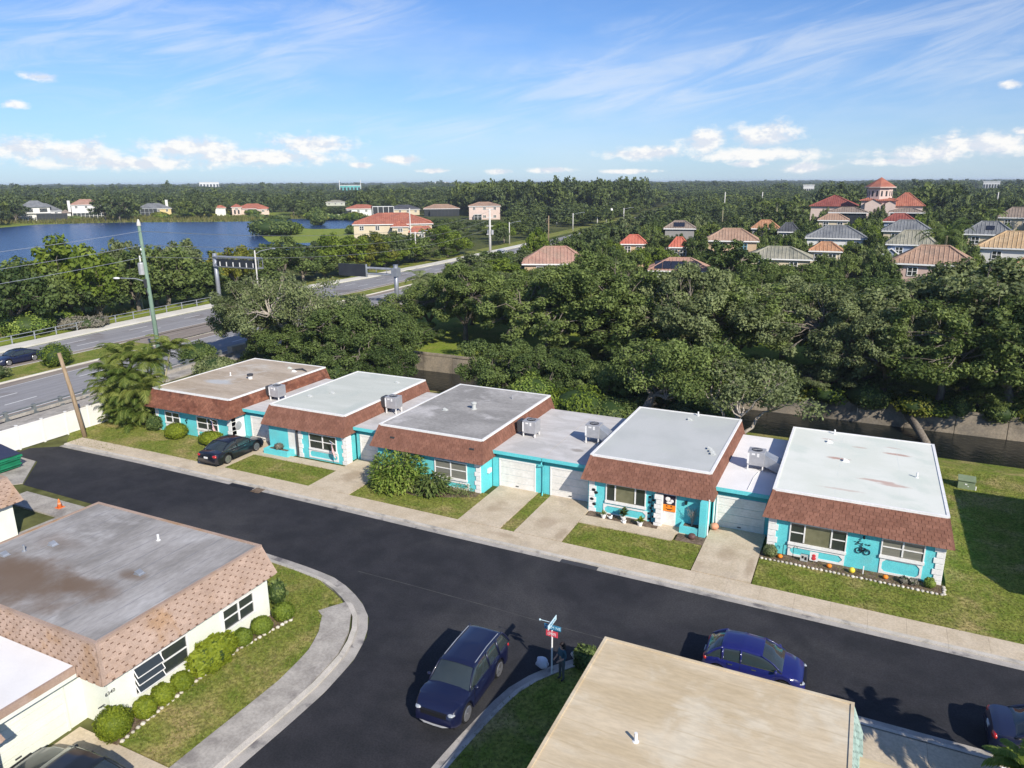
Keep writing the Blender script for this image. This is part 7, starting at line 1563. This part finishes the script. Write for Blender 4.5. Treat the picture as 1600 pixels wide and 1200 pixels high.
for (x,y,Rd,H,lab,sx,m) in [(-22.15,13.55,0.62,1.15,'biggest olive-green clipped bush at the corner by the house number',1,'leaf_hedge'),(-22.1,14.75,0.42,0.75,'small round bush next to the corner bush',1,'leaf_hedge'),(-22.1,15.55,0.44,0.75,'round bush below the open awning window',1,'leaf_hedge'),(-22.1,16.4,0.42,0.70,'small bush between the awning window and the tall hedge',1,'leaf_hedge'),
   (-22.1,19.55,0.42,0.70,'round bush just right of the tall yellow-green hedge',1,'leaf_bright'),(-22.0,20.55,0.45,0.72,'middle round bush below the far window',1,'leaf_bright'),(-21.85,21.75,0.48,0.75,'last round bush at the far corner of the cream villa',1,'leaf_bright')]:
    bush('round_bush',lab,x,y,Rd,H,m,4200,0.045,0.1,HG,sx)
bush('hedge','tall yellow-green hedge under the wall between both windows of the cream villa',-22.05,17.9,0.62,1.25,'leaf_hedge',5200,0.07,0.1,None,1.0,0.0,lump=9).scale = (0.95,1.75,1)
bush('shrub','thin dark shrub at the far corner of the cream villa',-22.9,22.5,0.45,1.3,'leaf_oak',260,0.09)
G1 = 'rounded shrubs before the tan-roofed villa'
bush('round_bush','round clipped bush under the left window of the tan-roofed villa',-46.5,37.1,0.85,1.15,'leaf_hedge',4200,0.06,0.1,G1); bush('round_bush','wide clipped bush below the drooping flag',-42.9,37.2,0.80,0.95,'leaf_hedge',4000,0.06,0.1,G1,1.3)
bush('round_bush','small dark bush at the left corner of the tan-roofed villa',-49.6,37.7,0.6,1.2,'leaf_dark',1800,0.07,0.1,G1)
bush('round_bush','small round bush at the left end of the white-roofed villa\'s bed',-2.85,36.95,0.36,0.62,'leaf_oak_grey',1800,0.045); bush('round_bush','small green shrub at the right end of the white-roofed villa\'s bed',4.45,36.95,0.26,0.5,'leaf_lush',900,0.05)
for i,(x,lab) in enumerate(((3.35,'dead grey plant in the bed under the right window'),(3.75,'second dry plant in the bed, nearer the corner'))): bush('dry_plant',lab,x,36.9,0.22,0.3,'leaf_moss',160,0.08)
for i,(px,py,Rd,H,m,lab) in enumerate([(90,574,1.5,2.4,'leaf_bright','pale round bush on the median left of the wooden pole'),(14,590,1.7,1.2,'leaf_oak_grey','low pale bush on the median at the left edge')]):
    p = G(px,py); bush('median_bush',lab,p.x if i==0 else hwx(p.y,3)-2.4,p.y+(0 if i==0 else -1.5),Rd,H,m,2600,0.10,0.15,'bushes on the highway median')
for i,(px,D,H,lab) in enumerate([(548,112,2.8,'pale small tree on the median by the black sign'),(420,96,2.4,'grey shrub at the near bridge end')]):
    p = AD(px,D); bush('median_bush',lab,p.x,p.y,1.9,H,'leaf_oak_grey',2400,0.13,0.1,'bushes on the highway median')
for i,(px,y,Rd,H,m,lab) in enumerate([(858,52.6,1.9,2.6,'leaf_bright','bright leafy shrub behind the right corner of the dark grey roof'),(905,53.0,2.4,3.2,'leaf_bright','big bright shrub behind the left garage of the twin pair'),(955,53.5,2.2,2.6,'leaf_oak','dull shrub behind the right garage of the twin pair'),(830,54.0,2.0,3.4,'leaf_lush','lush shrub over the water behind the dark grey roof'),(985,54.2,1.8,2.4,'leaf_dark','dark shrub left of the thick leaning trunk'),
    (1060,56.0,2.0,1.8,'leaf_oak_grey','greyish low shrub on the bank right of the leaning trunk'),(1110,57.2,1.9,1.6,'leaf_oak','low shrub on the bank left of the slender pale stems'),(520,54,2.2,2.8,'leaf_dark','dark shrub behind the tan roof\'s right corner'),(345,53,2.0,1.9,'leaf_oak_grey','silvery shrub at the bridge end behind the tan roof'),(320,56,1.9,2.3,'leaf_dark','dark shrub beside the bridge end block')]):
    q = AY(px,640,y); bush('bank_shrub',lab,q.x,y,Rd,H,m,3400,0.12,-0.1,'shrubs behind the villas',lump=5)
WORD = ORD[:26]
for i in range(26):                                             # growth hanging over the canal wall
    x = -35+i*2.1+RNG.uniform(-0.8,0.8)
    bush('wall_shrub','%s shrub from the left along the top of the canal wall' % WORD[i],x,70.2+RNG.uniform(-0.4,0.9),RNG.uniform(1.0,2.0),RNG.uniform(1.2,2.4),('leaf_bright','leaf_oak','leaf_oak','leaf_yellow')[i%4],1200,0.13,-0.7,'shrubs along the canal wall',lump=5)
for i,(px,D,Rd,H,m,lab) in enumerate([(22,124,4.2,4.4,'leaf_bright','big bright bush by the bridge railing at the left edge'),(52,118,3.0,2.6,'leaf_bright','lower bright bush just left of the railing\'s first post'),(5,114,3.2,2.8,'leaf_lush','bright bush cut by the left edge above the bridge'),(75,116,2.2,1.6,'leaf_moss','brownish dry bush behind the bridge railing'),(105,115,2.6,1.5,'leaf_moss','second brownish dry bush behind the bridge railing'),(-10,122,4.0,4.0,'leaf_oak','dull bush out at the left edge above the bridge')]):
    p = AD(px,D); bush('verge_bush',lab,p.x,p.y,Rd,H,m,2600,0.16,0,'bushes beyond the bridge',lump=6)
BANKL = ['low dark tree on the near bank behind the back edge of the dark grey roof','low green tree on the near bank behind the right corner of the dark grey roof','low dark tree on the near bank behind the left twin garage','low dark tree on the near bank behind the middle of the twin garages','low green tree on the near bank behind the right twin garage','low dark tree on the near bank just left of the leaning trunk','small green tree on the near bank just right of the leaning trunk','small dark tree on the near bank left of the slender pale stems','low dark tree on the near bank behind the mint roof','low dark tree on the near bank right of the white-limbed tree','low dark tree on the near bank under the white-limbed tree','low dark tree on the near bank beside the sunny canal grass']
for i,(px,y,Rd,H,m) in enumerate([(775,57,3.4,5.6,'leaf_dark'),(815,59,3.2,5.0,'leaf_oak'),(860,58,3.4,5.2,'leaf_dark'),(905,59,3.2,4.8,'leaf_dark'),(945,58,3.2,4.4,'leaf_oak'),(985,59,2.8,4.2,'leaf_dark'),(1045,60,2.4,2.6,'leaf_oak'),(1090,60.5,2.2,2.2,'leaf_dark'),(560,57,3.6,5.4,'leaf_dark'),(500,58,3.6,5.0,'leaf_dark'),(440,58,3.4,4.6,'leaf_dark'),(612,57.5,2.6,4.4,'leaf_dark')]):
    q = AY(px,620,y); tree = DARK[i%2] if m == 'leaf_dark' else OAK[i%4]; plant_tree(tree,'bank_tree',BANKL[i],q.x,y,Rd/tree[2],H/tree[3],RNG.uniform(0,6.28),'low trees on the near canal bank','tree',-0.4)
WALLL = ['low tree over the canal wall straight above the slender pale stems','low tree over the canal wall above the gap left of the white roof','low tree over the canal wall above the left half of the white roof','low tree over the canal wall between the fallen trunk and the right edge','low tree over the canal wall left of the leaning trunk','low tree over the canal wall behind the left twin garage','low tree over the canal wall just left of the fallen trunk','low tree over the canal wall cut by the right edge']
for i,(px,y,top,Rm) in enumerate([(1120,72,575,3.2),(1205,72,590,3.0),(1290,72,600,3.2),(1530,72.5,610,3.2),(985,72,560,3.4),(900,72,560,3.2),(1370,74,590,3.4),(1610,72,600,3.2)]):
    q = AY(px,top,y); tree = (OAKG,OAK)[i%2][i%3]; plant_tree(tree,'wall_tree',WALLL[i],q.x,y,Rm/tree[2],max(2.6,q.z)/tree[3],RNG.uniform(0,6.28),'low trees along the canal wall','tree')
# scrub beyond the bridge, and reeds on the lake shore
P = np.array([G(px,py)[:2] for px,py in zip(RNG.uniform(-20,330,5200),RNG.uniform(489,560,5200))]); P = P[(P[:,0] < -99) & (P[:,0] > -135)]
blades('scrub_grass',P,0.0,1.0,0.22,'reed',0.7)
P = np.array([G(px,py)[:2] for px,py in zip(RNG.uniform(-40,575,9000),RNG.uniform(339,350,9000))]); P = P[[not (inpoly(LAKE,a,c) or inpoly(POND2,a,c)) for a,c in P]]
blades('reeds',P,0.0,1.7,0.8,'reed',0.35)
SB = []
for i in range(26):
    px = RNG.uniform(-20,420) if i < 18 else RNG.uniform(430,560); p = G(px,RNG.uniform(341,345) if i >= 18 else 344+RNG.uniform(-4,2)-px*0.012)
    if inpoly(LAKE,p.x,p.y): continue
    SB.append((px, i >= 18, bush('shore_bush','low bush on the far shore of the lake',p.x,p.y,RNG.uniform(2.5,5),RNG.uniform(1.8,3.6),('leaf_bright','leaf_oak','leaf_yellow')[i%3],420,0.6,0,'bushes on the lake shore',1.5)))
for g_ in (False,True):
    for i, q in enumerate(sorted([q for q in SB if q[1] == g_], key=lambda q: q[0])): q[2]['label'] = '%s low bush from the left on the %s' % (ORD[i], 'grass by the ponds' if g_ else 'far shore of the lake')
for i,(px,py,Rd,H,m,lab) in enumerate([(425,368,9,6.5,'leaf_oak','big bush on the tip of the lake peninsula'),(452,366,5,4.5,'leaf_bright','lighter bush behind the tip of the peninsula'),(497,352,4,8,'leaf_oak','slim tree on the spit between the two ponds'),(553,366,3,3.2,'leaf_dark','dark bush at the left end of the big red-roofed house'),(576,368,2.2,5.0,'leaf_oak','column-shaped bush against the big red-roofed house'),(595,368,1.8,3.6,'leaf_oak','smaller column-shaped bush against the big red-roofed house')]):
    p = G(px,py); bush('pond_bush',lab,p.x,p.y,Rd,H,m,1600,0.5,0,'bushes by the ponds',lump=5)

# palms
def frond(V, F, T, base, az, el, L, nl=22, wl=0.32, droop=1.0, rng=RNG, tb=0.5, lw=0.035):
    d = Vector((math.cos(az),math.sin(az),0)); p = Vector(base); e = el; pts = [p.copy()]; seg = L/nl
    for i in range(nl): p = p+(d*math.cos(e)+Vector((0,0,math.sin(e))))*seg; e -= droop*(0.9/nl)*(0.4+1.6*i/nl); pts.append(p.copy())
    side = Vector((-d.y,d.x,0))
    for i in range(2,nl+1):
        f = i/nl; l = wl*math.sin(math.pi*(0.12+0.80*f))*rng.uniform(0.85,1.1); t_ = (pts[i]-pts[i-1]).normalized()
        for s_ in (-1,1):
            tip = pts[i]+(side*s_*0.8+t_*0.55+Vector((0,0,-0.35-0.25*rng.uniform())))*l; w_ = t_*lw; k = len(V); mid = (pts[i]+tip)/2+Vector((0,0,0.08*l))
            V += [pts[i]-w_,pts[i]+w_,mid+w_,tip,mid-w_]; F.append((k,k+1,k+2,k+3,k+4)); T.append(min(1,max(0,tb+rng.uniform(-0.3,0.3))))
    for i in range(nl):
        k = len(V); w_ = side*0.018; V += [pts[i]-w_,pts[i]+w_,pts[i+1]+w_,pts[i+1]-w_]; F.append((k,k+1,k+2,k+3)); T.append(0.9)
def fronds_part(name, V, F, T, m, parent):
    me = bpy.data.meshes.new(name); me.from_pydata([tuple(v) for v in V],[],F); me.materials.append(MATS[m]); a = me.attributes.new('tint','FLOAT_COLOR','FACE'); a.data.foreach_set('color',np.array([(t,t,t,1) for t in T],np.float32).ravel()); o = bpy.data.objects.new(name,me); COL.objects.link(o); o.parent = parent; return o
pc = thing('palm_clump','dense clump of arching feather palms beside the tan-roofed villa','palm clump',(-52.7,38.6,0.0))
stems = [(-1.5,-0.5,3.6),(-0.6,0.5,4.3),(0.3,-0.6,3.4),(1.0,0.6,4.2),(2.0,1.6,4.9),(0.2,1.5,3.9),(-2.0,0.9,4.2),(1.6,-0.5,2.6),(-0.9,-1.0,2.2),(0.7,0.1,2.8),(-1.8,-0.1,2.6)]
for sx_,sy_,h in stems:
    h *= 1.22
    b = MB(); tx, ty = sx_*1.25, sy_*1.2; b.tube([(sx_*0.6,sy_*0.6,-0.1),(sx_*0.9,sy_*0.9,h*0.5),(tx,ty,h)],[0.09,0.075,0.06],7); b.build('stem','palm_stem',pc,local=True,smooth=True)
    V,F,T = [],[],[]; n = 20
    for k in range(n): frond(V,F,T,(tx,ty,h),2*math.pi*k/n+RNG.uniform(-0.2,0.2),RNG.uniform(0.35,1.35),RNG.uniform(1.7,2.5),32,0.60,RNG.uniform(1.3,2.2),tb=RNG.choice([0.2,0.4,0.6]),lw=0.022)
    fronds_part('fronds',V,F,T,'leaf_palm',pc)
V,F,T = [],[],[]
for k in range(400):
    a = RNG.uniform(0,6.28); q = math.sqrt(RNG.uniform(0,1)); frond(V,F,T,(2.3*q*math.cos(a),1.5*q*math.sin(a)-0.1,RNG.uniform(0.0,2.6)),RNG.uniform(0,6.28),RNG.uniform(0.5,1.2),RNG.uniform(1.1,1.9),22,0.42,RNG.uniform(1.5,2.6),tb=RNG.choice([0.05,0.2,0.35,0.5]),lw=0.024)
fronds_part('fronds',V,F,T,'leaf_palm',pc)
def palm(name,label,x,y,h,L,n=16,m='leaf_palm',tr=0.14,group=None,nl=18,wl=0.5):
    r = thing(name,label,'palm',(x,y,0),0,group); b = MB(); b.tube([(0,0,-0.1),(0.1,0.05,h*0.5),(0.05,0,h)],[tr*1.2,tr,tr*0.9],8); b.build('trunk','palm_stem',r,local=True,smooth=True); V,F,T = [],[],[]
    for k in range(n): frond(V,F,T,(0.05,0,h),2*math.pi*k/n*2.4+RNG.uniform(-0.2,0.2),RNG.uniform(-0.2,1.3),L*RNG.uniform(0.85,1.1),nl,wl,RNG.uniform(1.2,2.0),tb=0.5,lw=0.06)
    fronds_part('fronds',V,F,T,m,r); return r
palm('feather_palm','small green palm by the road at the lower right corner',6.15,24.0,1.15,1.15,26,'leaf_lush',0.10,wl=0.34)
palm('feather_palm','taller palm out past the lower right corner whose shadow falls on the drive',7.6,22.2,3.9,1.9,26,'leaf_lush',0.13)
p = AD(1475,140,395); palm('coconut_palm','tall dark palm with long fronds beside the olive-brown roof',p.x,p.y,AD(1475,140,368).z,5.0,18,'leaf_dark',0.2,wl=1.2)
for i,(px,D,t_) in enumerate([(1560,225,326),(968,165,402),(655,105,424),(1215,290,312),(1236,300,314),(1130,330,318),(830,185,374)]):
    p = AD(px,D,t_); palm('cabbage_palm',('palm at the corner of the brown-roofed house far right','palm left of the scarlet roofs','pale palm beside the gantry post','palm above the woods left of the red hall','second palm above the woods left of the red hall','far palm above the middle woods','palm left of the blotched pinkish roof')[i],p.x,p.y,max(3,p.z-1),2.4,18,'leaf_oak_grey' if i==2 else 'leaf_oak',0.2,'palms among the trees',14,0.8)
# the planting before the dark grey roof
def bigleaf(name,label,x,y,Rd,H,n,L,w,m,z=0.1,up=0.6,nst=9,cat='shrub',tlo=0.1,thi=0.95):
    r = thing(name,label,cat,(x,y,z)); V,F,T = [],[],[]; b = MB()
    for k in range(nst):
        a = RNG.uniform(0,6.28); q = RNG.uniform(0.2,0.8); b.tube([(0.1*math.cos(a),0.1*math.sin(a),-0.1),(q*Rd*math.cos(a)*0.6,q*Rd*math.sin(a)*0.6,H*0.5),(q*Rd*math.cos(a),q*Rd*math.sin(a),H*0.85)],0.02,4,False)
    b.build('stems','palm_stem',r,local=True)
    for k in range(n):
        a = RNG.uniform(0,6.28); q = math.sqrt(RNG.uniform(0,1)); zz = H*RNG.uniform(0.12,1.0); q *= math.sqrt(max(0.05,1-(zz/H-0.45)**2*1.6)); p = Vector((q*Rd*math.cos(a),q*Rd*math.sin(a),zz)); e = RNG.uniform(-0.5,up); d = Vector((math.cos(a+RNG.uniform(-.9,.9))*math.cos(e),math.sin(a+RNG.uniform(-.9,.9))*math.cos(e),math.sin(e)))
        sd = d.cross(Vector((0,0,1))).normalized(); l = L*RNG.uniform(0.6,1.2); ww = w*RNG.uniform(0.7,1.2); kk = len(V); dr = Vector((0,0,-l*0.25))
        V += [p,p+d*l*0.45+sd*ww,p+d*l+dr,p+d*l*0.45-sd*ww,p+d*l*0.5+Vector((0,0,-ww*0.35))]; F += [(kk,kk+1,kk+4),(kk+1,kk+2,kk+4),(kk+2,kk+3,kk+4),(kk+3,kk,kk+4)]; T += [RNG.uniform(tlo,thi)]*4
    fronds_part('leaves',V,F,T,m,r); return r
bigleaf('leafy_shrub','tall lush shrub with long leaves covering the left wall under the dark grey roof',-25.8,36.75,1.85,2.0,2300,0.30,0.07,'leaf_lush',nst=16,up=1.1)
bigleaf('leafy_shrub','broad low leafy shrub in front of the tall lush shrub',-25.6,36.1,1.5,1.1,1100,0.30,0.07,'leaf_lush',up=1.1)
bigleaf('leafy_shrub','purplish grey shrub at the driveway side of the lush planting',-27.1,36.5,0.55,1.3,260,0.22,0.05,'leaf_moss')
bigleaf('leafy_shrub','dark broad-leaved plant under the blind-drawn window',-23.1,36.55,1.05,1.1,460,0.42,0.075,'leaf_oak')
bigleaf('leafy_shrub','low dark ground-cover shrubs along the wall by the white corner',-21.4,37.15,0.85,0.5,420,0.14,0.03,'leaf_oak')
def rosette(name,label,x,y,n,L,w,m,z=0.1,h=0.3,elo=-0.15,ehi=1.4,cat='plant'):
    r = thing(name,label,cat,(x,y,z)); b = MB(); b.tube([(0,0,-0.05),(0,0,h)],[0.1,0.07],7); b.build('stem','palm_stem',r,local=True)
    V,F,T = [],[],[]
    for k in range(n):
        a = k*2.39996; e = elo+(ehi-elo)*(k/n); d = Vector((math.cos(a)*math.cos(e),math.sin(a)*math.cos(e),math.sin(e))); sd = Vector((-math.sin(a),math.cos(a),0)); p = Vector((0,0,h)); l = L*RNG.uniform(0.85,1.1); kk = len(V); dr = Vector((0,0,-l*0.12*math.cos(e)))
        V += [p-sd*w*0.5,p+sd*w*0.5,p+d*l*0.5+sd*w,p+d*l+dr,p+d*l*0.5-sd*w]; F += [(kk,kk+1,kk+2,kk+4),(kk+4,kk+2,kk+3)]; T += [RNG.uniform(0.2,1)]*2
    fronds_part('leaves',V,F,T,m,r); return r
rosette('striped_agave','pale striped spiky rosette in the front bed of the dark-grey-roofed villa',-24.55,35.95,70,0.72,0.035,'leaf_varieg',0.1,0.42,-0.2,1.45)
rosette('cycad','dark cycad with stiff leaves right of the striped rosette',-23.2,36.2,46,0.95,0.045,'leaf_oak',0.1,0.5,-0.1,1.3); rosette('bird_of_paradise','upright blue-green plant against the wall above the lush shrub',-25.4,37.2,16,0.9,0.09,'leaf_oak_grey',0.1,1.5,0.2,1.4)
# pots before the bluish-roofed villa, and planters
def pot(label,x,y,s,plant,m,cat='potted plant'):
    r = thing('potted_plant',label,cat,(x,y,0.115)); b = MB(); b.lathe([(s*0.6,0),(s*0.95,s*1.35),(s*1.05,s*1.4),(s*1.05,s*1.5),(s*0.85,s*1.5),(s*0.8,s*1.3)],14); b.build('pot','white_paint',r,local=True,smooth=False)
    V,F,T = [],[],[]
    for k in range(plant[0]):
        a = RNG.uniform(0,6.28); e = RNG.uniform(0.2,1.4); d = Vector((math.cos(a)*math.cos(e),math.sin(a)*math.cos(e),math.sin(e))); sd = Vector((-math.sin(a),math.cos(a),0)); p = Vector((0,0,s*1.4+plant[3]*RNG.uniform(0,1))); l = plant[1]*RNG.uniform(0.6,1.1); kk = len(V); V += [p,p+d*l*0.5+sd*plant[2],p+d*l+Vector((0,0,-l*0.2)),p+d*l*0.5-sd*plant[2]]; F.append((kk,kk+1,kk+2,kk+3)); T.append(RNG.uniform(0.1,1))
    fronds_part('leaves',V,F,T,m,r)
pot('white pot with a small sparse plant, left of three on the bed edge',-12.15,37.55,0.17,(26,0.34,0.03,0.05),'leaf_oak'); pot('white pot with a tall dark leafy plant, middle of three on the bed edge',-11.0,37.7,0.16,(60,0.42,0.07,0.4),'leaf_dark'); pot('white pot with a bright green plant, right of three on the bed edge',-9.95,37.45,0.18,(50,0.36,0.05,0.1),'leaf_hedge')
for x,y,lab in ((-11.75,37.6,'small white garden ornament between the left and middle pots'),(-10.85,37.35,'small white garden ornament in front of the middle pot')):
    b = MB(); b.ball((x,y,0.2),0.1,10,7,(1.2,0.9,0.9)); b.ball((x+0.08,y,0.32),0.06,8,6); b.tube([(x-0.1,y,0.2),(x-0.2,y,0.3)],0.02,5); tag(b.build('garden_ornament','white_paint',smooth=True),lab,'ornament')
r = thing('bare_shrub','bare twiggy shrub in the turquoise planter by the white door','shrub',(-7.15,37.95,0.45)); b = MB()
for k in range(16):
    a = RNG.uniform(0,6.28); e = Vector((0.42*math.cos(a)*RNG.uniform(0.3,1),0.25*math.sin(a),RNG.uniform(0.7,1.35))); b.tube([(0,0,0),e*0.5+Vector((0.04,0.02,0.1)),e],[0.016,0.011,0.005],4,False)
    for _ in range(3): f = e*RNG.uniform(0.5,0.9); b.tube([f,f+Vector((RNG.uniform(-.2,.2),RNG.uniform(-.1,.1),RNG.uniform(.1,.3)))],[0.008,0.003],3,False)
b.build('twigs','bark_pale',r,local=True)
bush('planter_plant','small white-flowering plant in the raised planter of the mint-roofed villa',-36.8,37.75,0.35,0.5,'leaf_moss',240,0.06,0.42); bush('corner_shrub','dark shrub in the shaded corner bed near the rocks',-8.4,24.3,0.55,0.9,'leaf_dark',1200,0.08)
b = MB(); b.tube([(-7.05,24.4,0),(-7.05,24.4,0.4)],0.02,5)
bpy.data.meshes.remove(bpy.data.meshes.new('x'))
# ---------------------------------------------------------------- thin summer haze over the whole place
def haze():
    b = MB(); b.box(-6800,-490,-4,6800,8900,24); o = b.build('haze','white_paint'); o.data.materials.clear(); o['kind'] = 'stuff'
    m = bpy.data.materials.new('haze'); m.use_nodes = True; t = NT(m.node_tree); t.n.clear(); out = t.node('ShaderNodeOutputMaterial'); v = t.node('ShaderNodeVolumePrincipled')
    v.inputs['Density'].default_value = 0.00014; v.inputs['Color'].default_value = (0.75,0.86,1.0,1); v.inputs['Anisotropy'].default_value = 0.0
    t.l.new(v.outputs[0],out.inputs['Volume']); o.data.materials.append(m)
haze()
